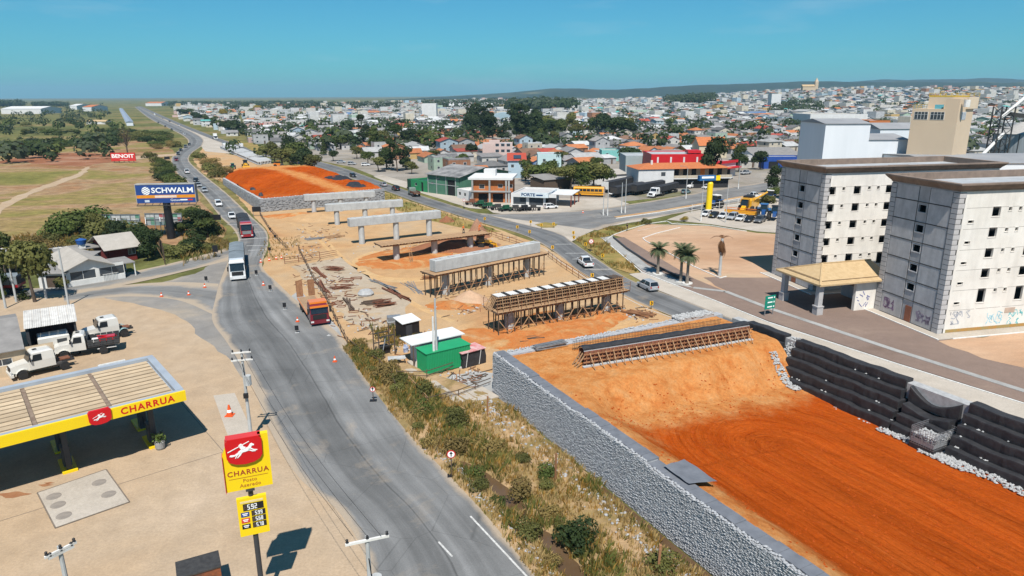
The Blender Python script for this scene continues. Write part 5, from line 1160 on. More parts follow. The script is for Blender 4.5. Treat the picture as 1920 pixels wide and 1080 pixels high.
MB().bx(xo+W_*.36, xo+W_*.68, -.03, -.01, zb_+.45, zb_+.8).build('small_print', mat('pink_print', (.7, .3, .28)), bn)
for k in range(5): MB().bar((xo+W_*(k+.5)/5, .35, 0), (xo+W_*(k+.5)/5, .35, zt_-.3), .25).build('post', M_woodD, bn)
def backboard(label, pl, pr, yt, yb, yg, seed):
 rb = random.Random(seed); A = G(pl, yg); dY = A.y; a, b_ = AtY(pl, yb, dY), AtY(pr, yb, dY); zt_ = AtY((pl+pr)/2, yt, dY).z; zb_ = AtY((pl+pr)/2, yb, dY).z; W_ = b_.x-a.x
 r = thing('hoarding', label, 'billboard', (a.x, dY, 0)); n = 8
 cols = [(.5, .5, .48), (.42, .46, .46), (.12, .28, .2), (.3, .36, .33), (.45, .47, .46), (.2, .27, .27), (.4, .12, .13), (.36, .4, .42)]
 for i in range(n):
  for j in range(3):
   c = rb.choice(cols); MB().bx(W_*i/n+.02, W_*(i+1)/n-.02, .0, .05, zb_+(zt_-zb_)*j/3+.02, zb_+(zt_-zb_)*(j+1)/3-.02).build('sheet', mat('board_sheet_%d' % cols.index(c), c, tuple(x*.7 for x in c), 1.2, .8), r)
 for k in range(5): MB().bar((W_*k/4, -.15, .0), (W_*k/4, -.15, zt_+.1), .14).build('post', M_mesh, r)
 for k in (0, 1.6, 2.6, 4): MB().bar((W_*k/4+(.8 if k < 2 else -.8), -1.9, 0), (W_*k/4, -.2, zb_+(zt_-zb_)*.7), .13).build('stay', M_mesh, r)
 for z in (zb_, (zb_+zt_)/2, zt_): MB().bar((0, -.1, z), (W_, -.1, z), .1).build('rail', M_mesh, r)
backboard('back of a patched billboard left of the black mast', 193, 265, 402, 424, 436, 4); backboard('back of a patched billboard right behind the black mast', 275, 343, 400, 422, 436, 9)
# ================================================================== VEHICLES
M_tyre = mat('tyre_rubber', (.018, .018, .019), (.03, .028, .026), 3, .9); M_rim = mat('wheel_rim', (.35, .35, .36), (.25, .25, .25), 2, .4, metal=.6)
M_carglass = mat('car_glass', (.012, .015, .018), (.02, .024, .028), .6, .08, spec=.7); M_lamp = mat('headlamp', (.7, .7, .68), None, 1, .15); M_tail = mat('tail_lamp', (.4, .01, .01), None, 1, .25)
M_trim = mat('black_trim', (.02, .02, .021), None, 1, .6); M_plate = mat('number_plate', (.55, .55, .55), None, 1, .5)
def paint(name, c, rough=.28): return mat('paint_'+name, c, tuple(x*.9 for x in c), .4, rough, spec=.5, coat=.6)
P_white = paint('white', (.72, .72, .71)); P_silver = paint('silver', (.36, .37, .38)); P_black = paint('black', (.012, .012, .014)); P_grey = paint('grey', (.1, .105, .11)); P_teal = paint('teal', (.12, .2, .21)); P_red = paint('red', (.3, .015, .02)); P_dred = paint('dark_red', (.16, .008, .018))
P_orange = paint('orange', (.75, .2, .02)); P_yel = paint('machine_yellow', (.72, .36, .015)); P_blue = paint('tractor_blue', (.02, .09, .28)); P_green = paint('machine_green', (.02, .14, .04)); P_proto = P_white
P_dusty = paint('dusty_white', (.6, .58, .53), .5); P_bus = paint('bus_yellow', (.75, .33, .01)); P_red2 = paint('delivery_red', (.5, .012, .016))
def wheel_mesh(r, w_): return MB().lathe([(r*.62, -w_/2), (r*.93, -w_/2), (r, -w_*.32), (r, w_*.32), (r*.93, w_/2), (r*.62, w_/2)], 16).mesh('tyre', M_tyre), MB().lathe([(r*.63, -w_*.42), (r*.5, -w_*.3), (.02, -w_*.36), (.02, w_*.36), (r*.5, w_*.3), (r*.63, w_*.42)], 12).mesh('rim', M_rim)
_wh = {}
def add_wheel(parent, x, y, r, w_):
 k = (r, w_)
 if k not in _wh: _wh[k] = wheel_mesh(r, w_)
 t = mo('wheel', _wh[k][0], parent, (x, y, r)); t.rotation_euler = (PI/2, 0, 0); mo('rim', _wh[k][1], t)
 return t
def ring(x, zb, zt, w_, n=0):
 return [(x, -w_*.9, zb), (x, -w_, zb+.18), (x, -w_*.985, zt-.12), (x, -w_*.86, zt), (x, w_*.86, zt), (x, w_*.985, zt-.12), (x, w_, zb+.18), (x, w_*.9, zb)]
def car(kind):
 D = dict(hatch=(3.95, .85, 1.48, .31), sedan=(4.4, .86, 1.45, .31), suv=(4.45, .9, 1.66, .35), mpv=(4.35, .88, 1.62, .31), pickup=(5.1, .92, 1.74, .37), van=(5.4, .98, 2.35, .34))[kind]
 L, w_, H, wr = D; h = L/2; belt = H*.6 if kind != 'van' else 1.25; r = thing('car_'+kind, 'x', 'car')
 hood = belt-.1 if kind != 'pickup' else belt
 if kind == 'van': st = [(-h, .35, 2.2, .9), (-h+.1, .25, 2.33, .97), (h-1.9, .22, 2.35, .97), (h-1.15, .22, 2.05, .97), (h-.85, .22, 1.25, .97), (h-.15, .25, 1.0, .93), (h, .3, .75, .85)]
 elif kind == 'sedan': st = [(-h, .4, belt-.14, .74), (-h+.12, .28, belt-.02, w_*.95), (-h+.7, .2, belt+.02, w_), (0, .19, belt, w_), (h-1.2, .19, hood+.04, w_), (h-.25, .22, hood-.12, w_*.94), (h, .3, .62, .66)]
 elif kind == 'pickup': st = [(-h, .45, belt-.02, .84), (-h+.06, .4, belt, w_*.98), (-h+1.55, .33, belt, w_), (0, .3, belt, w_), (h-1.3, .3, hood, w_), (h-.2, .33, hood-.12, w_*.96), (h, .4, .75, .76)]
 else: st = [(-h, .4, belt-.1, .76), (-h+.1, .26, belt, w_*.96), (-h+.7, .2, belt, w_), (0, .19, belt, w_), (h-1.1, .19, hood+.05, w_), (h-.22, .22, hood-.12, w_*.94), (h, .3, .62, .68)]
 b = MB().loft([ring(*s) for s in st]).build('body', P_proto, r, smooth=False)
 if kind != 'van':
  G0 = dict(hatch=(-h+.1, h-1.15, -h+.42, h-1.85), sedan=(-h+.75, h-1.25, -h+1.35, h-2.0), suv=(-h+.1, h-1.2, -h+.4, h-1.85), mpv=(-h+.08, h-.95, -h+.35, h-1.75), pickup=(-h+1.6, h-1.3, -h+1.85, h-2.0))[kind]
  x0, x1, u0, u1 = G0; wb, wt = w_*.9, w_*.72; zt = H-.05; z0 = belt-.02
  MB().loft([[(x0, -wb, z0), (x1, -wb, z0), (x1, wb, z0), (x0, wb, z0)], [(u0, -wt, zt), (u1, -wt, zt), (u1, wt, zt), (u0, wt, zt)]]).build('windows', M_carglass, r)
  MB().loft([[(u0-.06, -wt-.02, zt), (u1+.05, -wt-.02, zt), (u1+.05, wt+.02, zt), (u0-.06, wt+.02, zt)], [(u0+.08, -wt+.1, zt+.06), (u1-.1, -wt+.1, zt+.06), (u1-.1, wt-.1, zt+.06), (u0+.08, wt-.1, zt+.06)]]).build('roof', P_proto, r)
  pl = MB()
  for y in (-1, 1):
   pl.bar((x1, y*wb, z0), (u1, y*(wt+.005), zt), .07); pl.bar((x0, y*wb, z0), (u0, y*(wt+.005), zt), .1); xm, um = (x0*.45+x1*.55), (u0*.45+u1*.55); pl.bar((xm, y*(wb+.01), z0), (um, y*(wt+.012), zt), .06)
  pl.build('pillars', P_proto, r)
  if kind == 'pickup': MB().bx(-h+.12, -h+1.5, -w_*.82, w_*.82, belt-.03, belt+.004).build('load_bed', M_trim, r)
 else:
  MB().loft([[(h-1.14, -.85, 2.0), (h-1.14, .85, 2.0), (h-.82, .88, 1.27), (h-.82, -.88, 1.27)], [(h-1.09, -.84, 2.02), (h-1.09, .84, 2.02), (h-.77, .87, 1.27), (h-.77, -.87, 1.27)]]).build('windscreen', M_carglass, r)
  for y in (-1, 1): MB().bx(h-2.1, h-1.15, y*.972-.01, y*.972+.01, 1.3, 1.95).build('side_window', M_carglass, r)
 fx = {'van': 1.0}.get(kind, .82); ax = h-fx; rx = -h+.8 if kind != 'pickup' else -h+1.15
 for x in (ax, rx):
  for y in (-1, 1): add_wheel(r, x, y*(w_-.1), wr, .22)
 for y in (-1, 1):
  MB().box((h-.1, y*w_*.68, .62 if kind != 'pickup' else .85), (.22, .34, .16)).build('headlight', M_lamp, r); MB().box((-h+.03, y*w_*.74, belt-.18 if kind != 'van' else 1.1), (.12, .2, .28)).build('tail_light', M_tail, r)
  MB().box((h-1.45 if kind != 'van' else h-.9, y*(w_+.1), belt+.08), (.12, .2, .14)).build('mirror', M_trim, r)
 MB().box((h-.05, 0, .38), (.12, w_*1.2, .2)).build('bumper_grille', M_trim, r); MB().box((-h+.0, 0, .6), (.03, .42, .12)).build('number_plate', M_plate, r)
 return r
PROTO = {k: car(k) for k in ('hatch', 'sedan', 'suv', 'mpv', 'pickup', 'van')}
def put(kind, paint_, p, q, label, group='cars in the scene', z=.03, cat=None, at='c'):
 p = V(*p) if len(p) == 3 else G(*p); q = V(*q) if len(q) == 3 else G(*q); a = heading(p, q)
 o = dup(PROTO[kind], (p.x, p.y, z), a, label, group)
 if cat: o['category'] = cat
 if paint_ is not P_proto: setmat(o, P_proto, paint_)
 return o
# ---- lorries: local x forward, origin under the front bumper's centre
M_chas = mat('chassis_dark', (.03, .03, .032), (.06, .052, .045), 2, .8); M_tarp = mat('grey_tarpaulin', (.19, .22, .24), (.14, .165, .18), .6, .7, bmp=.2); M_tarpb = mat('black_tarpaulin', (.025, .026, .03), (.04, .04, .043), .6, .7, bmp=.2); M_tbed = mat('dusty_truck_bed', (.36, .24, .14), (.27, .17, .1), 1, .9)
def cabover(r, pm, W_=2.5, H=3.2, Lc=2.2, roofm=None, wind=None, visor=None, grill=None):
 w_ = W_/2
 MB().loft([[(-Lc, -w_, .75), (0, -w_, .75), (0, w_, .75), (-Lc, w_, .75)], [(-Lc, -w_, 1.7), (0, -w_*.98, 1.7), (0, w_*.98, 1.7), (-Lc, w_, 1.7)], [(-Lc, -w_*.97, H-.25), (-.28, -w_*.93, H-.25), (-.28, w_*.93, H-.25), (-Lc, w_*.97, H-.25)], [(-Lc+.1, -w_*.88, H), (-.55, -w_*.82, H), (-.55, w_*.82, H), (-Lc+.1, w_*.88, H)]]).build('cab', pm, r)
 ws = MB().loft([[(.02, -w_*.9, 1.72), (.02, w_*.9, 1.72), (-.24, w_*.86, H-.45), (-.24, -w_*.86, H-.45)], [(.05, -w_*.88, 1.74), (.05, w_*.88, 1.74), (-.2, w_*.84, H-.47), (-.2, -w_*.84, H-.47)]]).build('windscreen', M_carglass, r)
 MB().bx(-.1, .06, -w_*.97, w_*.97, H-.44, H-.2).build('sun_visor', visor or pm, r)
 MB().bx(-.05, .06, -w_*.72, w_*.72, .95, 1.6).build('grille', grill or M_trim, r); MB().bx(-.1, .12, -w_, w_, .35, .85).build('bumper', pm, r)
 for y in (-1, 1):
  MB().bx(-.05, .14, y*w_*.82-.2, y*w_*.82+.2, .55, .78).build('headlight', M_lamp, r); MB().bx(-.2, -.05, y*(w_+.2)-.1, y*(w_+.2)+.1, 1.75, 2.5).build('mirror', M_trim, r)
  MB().bx(-1.25, -.4, y*w_-.012*y-.005, y*w_+.012*y+.005, 1.8, 2.55).build('side_window', M_carglass, r)
def chassis(r, x0, x1):
 b = MB()
 for y in (-.42, .42): b.bx(x1, x0, y-.06, y+.06, .72, .98)
 for k in range(int((x0-x1)/1.3)): b.bx(x1+.3+k*1.3, x1+.42+k*1.3, -.36, .36, .75, .92)
 b.build('chassis', M_chas, r)
def axle(r, x, dual=True, rr=.5):
 for y in (-1, 1): add_wheel(r, x, y*1.02, rr, .5 if dual else .3)
def grain_body(r, x0, x1, z0, z1, bm_, tm, ribs=8, name='load_body'):
 w_ = 1.26; b = MB().bx(x1, x0, -w_, w_, z0, z1).build(name, bm_, r)
 n = 14; tp = MB().loft([[(x, -w_-.02, z1-.1), (x, -w_-.01, z1+.05), (x, -w_*.5, z1+.22), (x, 0, z1+.3), (x, w_*.5, z1+.22), (x, w_+.01, z1+.05), (x, w_+.02, z1-.1)] for x in [x1+(x0-x1)*i/n for i in range(n+1)]]).build('tarpaulin', tm, r)
 for i in range(ribs+1):
  x = x1+(x0-x1)*i/ribs; MB().bx(x-.03, x+.03, -w_-.05, w_+.05, z0, z1-.12).build('side_post', M_chas, r)
 return b
def semi(label, p, q, pm, bm_, tm, name='lorry', two=True, group=None, z=.03, tl=(7.0, 8.2), visor=None, grill=None, H=3.3, bonnet=False):
 p, q = G(*p), G(*q); a = heading(q, p); r = thing(name, label, 'truck', (p.x, p.y, z), a, group)
 if bonnet: bonnet_cab(r, pm)
 else: cabover(r, pm, H=H, visor=visor, grill=grill)
 off = -1.3 if bonnet else 0
 chassis(r, -2.0+off, -6.4+off); axle(r, -1.1+(.2*off), False); axle(r, -4.4+off); axle(r, -5.6+off)
 x = -2.9+off; grain_body(r, x, x-tl[0], 1.35, 2.9, bm_, tm); axle(r, x-tl[0]+1.0); axle(r, x-tl[0]+2.2)
 chassis(r, x-.2, x-tl[0])
 if two:
  x2 = x-tl[0]-.7; grain_body(r, x2, x2-tl[1], 1.35, 2.9, bm_, tm); axle(r, x2-tl[1]+1.0); axle(r, x2-tl[1]+2.2); chassis(r, x2, x2-tl[1])
 MB().tube((-3.2+off, .95, .9), (-4.0+off, .95, .9), .28, .28, 10).build('fuel_tank', M_rim, r)
 return r
def bonnet_cab(r, pm, sleeper=True):
 w_ = 1.12
 MB().loft([[(-1.9, -.95, .8), (-1.9, .95, .8), (-1.9, .95, 1.75), (-1.9, -.95, 1.75)], [(-.6, -.82, .75), (-.6, .82, .75), (-.6, .8, 1.62), (-.6, -.8, 1.62)], [(-.1, -.72, .75), (-.1, .72, .75), (-.12, .68, 1.45), (-.12, -.68, 1.45)]]).build('bonnet', pm, r)
 MB().bx(-.12, -.04, -.6, .6, .85, 1.4).build('grille', M_trim, r); MB().bx(-.25, .08, -1.15, 1.15, .45, .75).build('bumper', pm, r)
 xs = -4.3 if sleeper else -3.4
 MB().loft([[(xs, -w_, .85), (-1.85, -w_, .85), (-1.85, w_, .85), (xs, w_, .85)], [(xs, -w_, 1.75), (-1.8, -w_, 1.75), (-1.8, w_, 1.75), (xs, w_, 1.75)], [(xs+.05, -w_*.9, 2.65), (-2.2, -w_*.9, 2.65), (-2.2, w_*.9, 2.65), (xs+.05, w_*.9, 2.65)], [(xs+.3, -w_*.78, 2.8), (-2.45, -w_*.78, 2.8), (-2.45, w_*.78, 2.8), (xs+.3, w_*.78, 2.8)]]).build('cab', pm, r)
 MB().loft([[(-1.78, -.98, 1.78), (-1.78, .98, 1.78), (-2.12, .92, 2.58), (-2.12, -.92, 2.58)], [(-1.74, -.96, 1.79), (-1.74, .96, 1.79), (-2.08, .9, 2.57), (-2.08, -.9, 2.57)]]).build('windscreen', M_carglass, r)
 for y in (-1, 1):
  MB().loft([[(-3.05, y*1.13, 1.8), (-2.1, y*1.13, 1.8), (-2.3, y*1.06, 2.5), (-3.05, y*1.06, 2.5)], [(-3.05, y*1.15, 1.8), (-2.1, y*1.15, 1.8), (-2.3, y*1.08, 2.5), (-3.05, y*1.08, 2.5)]]).build('side_window', M_carglass, r)
  b = MB();
  for i in range(7):
   a0, a1 = PI*i/7, PI*(i+1)/7; b.add([(-1.1+.68*math.cos(a0), y*.78, .5+.68*math.sin(a0)), (-1.1+.68*math.cos(a1), y*.78, .5+.68*math.sin(a1)), (-1.1+.68*math.cos(a1), y*1.2, .5+.68*math.sin(a1)), (-1.1+.68*math.cos(a0), y*1.2, .5+.68*math.sin(a0))], [(0,1,2,3)])
  b.build('mudguard', pm, r); MB().bx(-.1, .0, y*.85-.15, y*.85+.15, .85, 1.1).build('headlight', M_lamp, r); MB().bx(-2.0, -1.85, y*1.32-.08, y*1.32+.08, 1.85, 2.4).build('mirror', M_trim, r)
 MB().bx(-2.9, -2.5, -.25, .25, 2.8, 2.84).build('roof_hatch', M_trim, r)
semi('white cab-over road train with grey tarpaulin trailers leading the queue towards the camera', (447, 527), (446, 478), P_white, mat('dark_side_boards', (.04, .042, .045)), M_tarp, H=3.5)
semi('red cab-over road train with black tarpaulin behind the white road train', (464, 447), (452, 415), P_red, M_tarpb, M_tarpb, H=3.5, visor=mat('pale_visor', (.6, .3, .3)), tl=(6.5, 6.5), grill=mat('grey_grille', (.2, .22, .22)))
# flatbed with raised rear ramps
p, q = G(601, 611), G(568, 560); fb_ = thing('flatbed_lorry', 'dark red flatbed lorry with orange deck and raised wooden rear ramps', 'truck', (p.x, p.y, .03), heading(q, p))
cabover(fb_, P_dred, H=3.0, visor=P_orange); MB().bx(-2.1, -.45, -1.15, 1.15, 3.0, 3.25).build('roof_deflector', P_orange, fb_); MB().bx(-2.6, -2.3, -1.2, 1.2, .9, 2.2).build('headboard', P_orange, fb_)
chassis(fb_, -2, -10.8); axle(fb_, -1.2, False); axle(fb_, -7.4); axle(fb_, -8.7)
for k in range(9): MB().bx(-10.9, -2.65, -1.24+k*.276, -1.24+k*.276+.262, 1.15, 1.25).build('deck_board', M_tbed, fb_)
for y in (-1, 1):
 MB().bx(-10.9, -2.65, y*1.27-.03, y*1.27+.03, 1.0, 1.24).build('side_rail', P_orange, fb_)
 rp = MB(); rp.bar((-10.95, y*.85, 1.3), (-11.25, y*.85, 3.7), .95, .1, up=(1, 0, 0)); rp_ = rp.build('loading_ramp', M_wood, fb_)
 for k in range(6): MB().bx(-11.05-.05*k, -10.98-.05*k, y*.85-.49, y*.85+.49, 1.45+k*.4, 1.52+k*.4).build('ramp_slat', M_woodD, rp_)
# ---- three old lorries by the workshop
def old_truck(label, pf, pr, sleeper=True, bed=None, dusty=P_dusty):
 p, q = G(*pf), G(*pr); a = heading(q, p); L = (p-q).length; r = thing('bonneted_lorry', label, 'truck', (p.x, p.y, .02), a)
 bonnet_cab(r, dusty, sleeper); chassis(r, -1, -L); axle(r, -1.1, False, .48); axle(r, -L+1.2, True, .5)
 if bed:
  x0, x1 = (-4.5 if sleeper else -3.6), -L-.6; MB().bx(x1, x0, -1.2, 1.2, 1.05, 1.2).build('bed_floor', M_chas, r)
  for y in (-1, 1):
   for k in range(3):
    for j in range(5): MB().bx(x1+(x0-x1)*j/5+.03, x1+(x0-x1)*(j+1)/5-.03, y*1.2-.03, y*1.2+.03, 1.22+k*.27, 1.45+k*.27).build('side_board', bed, r)
   MB().bx(x1+.4, x1+2.4, y*1.24-.02, y*1.24+.02, .72, .8).build('side_guard', M_white, r)
  MB().bx(x0-.06, x0, -1.2, 1.2, 1.2, 2.2).build('headboard', bed, r); MB().bx(x1, x1+.06, -1.2, 1.2, 1.22, 2.0).build('tailgate', bed, r)
 else:
  MB().bx(-L+.4, -L+2.0, -.5, .5, 1.0, 1.12).build('coupling_plate', M_rust, r)
  for y in (-1, 1):
   b = MB()
   for i in range(6):
    a0, a1 = PI*(.1+.8*i/6), PI*(.1+.8*(i+1)/6); b.add([(-L+1.2+.66*math.cos(a0), y*.75, .52+.66*math.sin(a0)), (-L+1.2+.66*math.cos(a1), y*.75, .52+.66*math.sin(a1)), (-L+1.2+.66*math.cos(a1), y*1.28, .52+.66*math.sin(a1)), (-L+1.2+.66*math.cos(a0), y*1.28, .52+.66*math.sin(a0))], [(0,1,2,3)])
   if sleeper == 2: b.build('mudguard', mat('teal_mudguard', (.25, .38, .38)), r)
   MB().tube((-3.9, y*.85, .8), (-5.2 if L > 6.5 else -4.9, y*.85, .8), .26, .26, 10).build('fuel_tank', M_chas, r)
 return r
old_truck('old white bonneted tractor lorry nearest the fuel canopy', (19, 712), (140, 683))
bt = old_truck('old white lorry with black dropside bed between the two tractor lorries', (103, 672), (217, 655), False, mat('black_board', (.03, .032, .034), (.06, .06, .06), 2))
old_truck('old white tractor lorry without trailer in front of the workshop shelter', (152, 643), (250, 624), 2)
v = Matrix.Rotation(bt.rotation_euler.z, 3, 'Z') @ V(-5.6, 0, 1.25)
rb_ = thing('red_machine', 'red and white machine parts lying in the black lorry bed', 'machine', bt.location+v, bt.rotation_euler.z)
MB().box((0, 0, .4), (1.8, .9, .5)).build('casing', P_red2, rb_); MB().box((1.2, .2, .35), (.7, .7, .4)).build('white_casing', M_white, rb_); MB().tube((-1, -.6, .3), (.9, .5, .9), .1).build('arm', P_red2, rb_)
p = G(107, 668); bx_ = thing('box_body', 'detached white lorry box with a dark window behind the dropside lorry', 'box body', (p.x, p.y, 0), heading(G(85, 672), G(122, 665)))
MB().loft([[(-1.6, 0, .5), (1.6, 0, .5), (1.6, 2.3, .5), (-1.6, 2.3, .5)], [(-1.6, 0, 2.4), (1.6, 0, 2.4), (1.6, 2.3, 2.4), (-1.6, 2.3, 2.4)], [(-1.5, .15, 2.6), (1.5, .15, 2.6), (1.5, 2.15, 2.6), (-1.5, 2.15, 2.6)]]).build('shell', P_dusty, bx_); MB().bx(.3, 1.3, -.03, -.005, 1.5, 2.1).build('window', M_carglass, bx_)
for x in (-1, 1): MB().box((x, 1.1, .25), (.2, 1.8, .5)).build('support', M_chas, bx_)
for i, (pp, w_, lab, m_) in enumerate((((10, 690), 4.2, 'dusty grey trailer frame cut by the left edge of the picture', M_chas), ((33, 684), 1.7, 'pale dusty engine cover lying beside the cream house', P_dusty))):
 p = G(*pp); rr = thing('truck_wreck', lab, 'wreck', (p.x, p.y, 0), .2); MB().loft([[(-w_/2, -.8, .5), (w_/2, -.8, .5), (w_/2, .8, .5), (-w_/2, .8, .5)], [(-w_/2+.1, -.7, 1.2), (w_/2-.2, -.7, 1.0), (w_/2-.2, .7, 1.0), (-w_/2+.1, .7, 1.2)]]).build('body', m_, rr); MB().box((0, 0, .27), (w_*.8, 1.2, .5)).build('frame', M_rust, rr)
# red and grey lorry parked at the left edge
p = G(48, 548); rr = thing('parked_lorry', 'red and grey tarpaulin lorry parked behind the leaning tree at the left edge', 'truck', (p.x, p.y, .02), math.radians(10))
grain_body(rr, -.3, -9, 1.6, 2.9, M_tarp, M_tarp); MB().bx(-9, -.3, -1.3, 1.3, 1.15, 1.58).build('red_skirt', P_red, rr); chassis(rr, 0, -9); axle(rr, -7); axle(rr, -8.2); axle(rr, -1.2)
# ---- cars on the detour road (towards the camera on the left lane)
RD = [((435, 409), (447, 430), 'sedan', P_white, 'white saloon just ahead of the red road train'), ((410, 386), (425, 403), 'suv', P_white, 'white car with dark roof passing right of the blue billboard'),
      ((384, 360), (398, 377), 'hatch', P_silver, 'silver hatchback right of the blue billboard top corner'), ((373, 350), (385, 362), 'sedan', P_silver, 'silver saloon directly behind the silver hatchback'),
      ((368, 341), (378, 352), 'sedan', P_black, 'black saloon last of the three close together beside the billboard'), ((351, 325), (344, 314), 'pickup', P_white, 'white pickup driving away up the detour bend'),
      ((331, 302), (336, 316), 'suv', P_dred, 'dark red car heading the queue at the bend before the highway'), ((334, 290), (329, 301), 'hatch', P_black, 'first black car behind the dark red car in the queue'),
      ((339, 283), (334, 290), 'sedan', P_black, 'second black car behind the dark red car in the queue'), ((348, 277), (340, 283), 'suv', P_grey, 'third dark car behind the dark red car in the queue'), ((355, 272.5), (347, 277), 'sedan', P_black, 'fourth dark car behind the dark red car in the queue'),
      ((346, 253), (354, 259), 'hatch', P_white, 'small white car where the detour leaves the highway'), ((339, 248), (346, 253), 'hatch', P_silver, 'small silver car where the detour leaves the highway'),
      ((322, 244), (331, 249), 'sedan', P_black, 'dark car on the left lane of the far highway'), ((310, 238), (320, 243), 'hatch', P_black, 'second dark car on the left lane of the far highway'), ((297, 231), (305, 236), 'suv', P_grey, 'grey car far up the highway')]+[((x, y), (x-8, y-4), k, pm, '%s car driving away on the right side of the far highway, %s' % (c, n)) for x, y, k, pm, c, n in ((336, 236.8, 'hatch', P_white, 'white', 'nearest'), (318, 228.5, 'suv', P_black, 'black', 'second'), (305, 222.7, 'hatch', P_silver, 'silver', 'third'), (290, 216, 'van', P_white, 'white', 'farthest'))]
for a, b_, k, pm, lab in RD: put(k, pm, a, b_, lab, 'cars on the detour road')
put('sedan', P_silver, (226, 517), (228, 530), 'silver saloon parked under the grey carport', 'parked cars')
# ---- frontage road
for a, b_, k, pm, lab in (((1097, 498), (1077, 483), 'pickup', P_white, 'white pickup driving away past the chevron signs'), ((1214, 542), (1190, 530), 'mpv', P_silver, 'silver people carrier driving past the palms'),
                          ((662, 332), (690, 341), 'hatch', P_black, 'black hatchback alone on the frontage road'), ((719, 349), (700, 341), 'sedan', P_silver, 'silver saloon on the frontage road'), ((742, 357), (722, 349), 'suv', P_black, 'black off-roader behind the silver saloon')):
 put(k, pm, a, b_, lab, 'cars on the frontage road')
p = G(771, 365); r = thing('tipper_lorry', 'small green lorry with rusty open bed on the frontage road', 'truck', (p.x, p.y, .03), heading(G(786, 371), G(764, 362)))
cabover(r, mat('paint_faded_green', (.2, .26, .22), None, 1, .5), H=2.4, W_=2.1, Lc=1.7); MB().bx(-6.2, -1.9, -1.05, 1.05, .95, 1.1).build('bed_floor', M_rust, r); MB().bx(-6.2, -1.9, -1.08, -1.0, 1.1, 1.6).build('side_board', M_rust, r); MB().bx(-6.2, -1.9, 1.0, 1.08, 1.1, 1.6).build('side_board', M_rust, r); MB().bx(-5.8, -2.2, -.8, .8, 1.1, 1.35).build('load', M_woodD, r); axle(r, -1.0, False, .4); axle(r, -5.0, True, .4)
# ---- around the junction shops
SH = [((1033, 391), (1040, 390.5), 'hatch', P_white, 'white hatchback in front of the FORTE shop'), ((1153, 366), (1140, 368), 'suv', P_white, 'white off-roader by the black trailers'), ((1286, 363), (1300, 360), 'hatch', P_teal, 'teal hatchback beside the central reservation'),
      ((1297, 352), (1280, 355), 'van', P_white, 'white delivery van behind the white semi trailer'), ((1325, 354), (1312, 356), 'hatch', P_white, 'white hatchback behind the delivery van'), ((1366, 336), (1354, 338), 'hatch', P_white, 'white hatchback behind the red delivery lorry'), ((1413, 371), (1440, 369), 'pickup', P_white, 'white pickup parked behind the yellow harvester'), ((1398, 327), (1385, 328.5), 'pickup', P_silver, 'silver pickup far up the cross street'),
      ((1324, 405), (1313, 408), 'hatch', P_white, 'first car from the left in the parking row, white'), ((1339, 407.5), (1328, 411), 'sedan', P_black, 'second car from the left in the parking row, black'), ((1356, 408.5), (1345, 412), 'sedan', P_white, 'third car from the left in the parking row, white'), ((1373, 411), (1363, 415), 'suv', P_silver, 'fourth car from the left in the parking row, silver'), ((1389, 413), (1379, 417), 'sedan', P_white, 'fifth car from the left in the parking row, white'), ((1405, 415.5), (1394, 420), 'sedan', P_black, 'sixth car from the left in the parking row, black'), ((1424, 417), (1414, 421.5), 'suv', P_grey, 'seventh car from the left in the parking row, dark grey'),
      ((421, 275.5), (405, 270), 'van', P_white, 'white van beside the girder yard'), ((452, 276), (440, 272), 'van', P_white, 'white van on the frontage lane past the girder yard'),
      ((640, 306), (650, 306), 'sedan', P_silver, 'silver car parked on the dirt by the white houses'), ((660, 309), (672, 309), 'hatch', P_silver, 'second silver car parked on the dirt by the white houses'), ((686, 311), (698, 311), 'hatch', P_white, 'white car parked on the dirt by the white houses')]
for a, b_, k, pm, lab in SH: put(k, pm, a, b_, lab, 'parked cars and vans', cat='van' if k == 'van' else 'car')
semi('white bonneted semi lorry with black tarpaulin trailer on the cross street', (1219, 371), (1275, 357), P_white, M_tarpb, M_tarpb, two=False, tl=(13, 0), bonnet=True)
def trailer(label, p, q, zt=3.2, bm_=M_tarpb, front=None):
 p, q = G(*p), G(*q); L = (q-p).length; r = thing('semi_trailer', label, 'trailer', (p.x, p.y, .02), heading(q, p)); grain_body(r, 0, -L, 1.3, zt, bm_, bm_, 10); chassis(r, 0, -L); axle(r, -L+1.5); axle(r, -L+2.8); axle(r, -L+4.1)
 if front: MB().bx(-.01, .12, -1.25, 1.25, 1.2, zt+.2).build('front_panel', front, r)
 MB().bx(-2.4, -2.2, -.8, .8, 0, 1.2).build('landing_leg', M_chas, r); return r
trailer('black tarpaulin trailer nearest the street in the trailer yard', (1150, 371), (1203, 361)); trailer('second black tarpaulin trailer in the trailer yard', (1187, 367), (1240, 357)); trailer('white fronted box trailer at the back of the trailer yard', (1134, 362), (1196, 348), 3.4, M_tarpb, M_white)
p, q = G(1076, 367), G(1110, 368); r = thing('school_bus', 'bright yellow bus parked in the shop yard', 'bus', (p.x, p.y, .02), heading(p, q)); L = 9.5
MB().loft([[(0, -1.2, .5), (L, -1.2, .5), (L, 1.2, .5), (0, 1.2, .5)], [(0, -1.22, 2.6), (L, -1.22, 2.6), (L, 1.22, 2.6), (0, 1.22, 2.6)], [(.15, -1.0, 2.95), (L-.2, -1.0, 2.95), (L-.2, 1.0, 2.95), (.15, 1.0, 2.95)]]).build('body', P_bus, r)
for k in range(7): MB().bx(.5+k*1.2, 1.55+k*1.2, -1.25, -1.222, 1.6, 2.35).build('window', M_carglass, r)
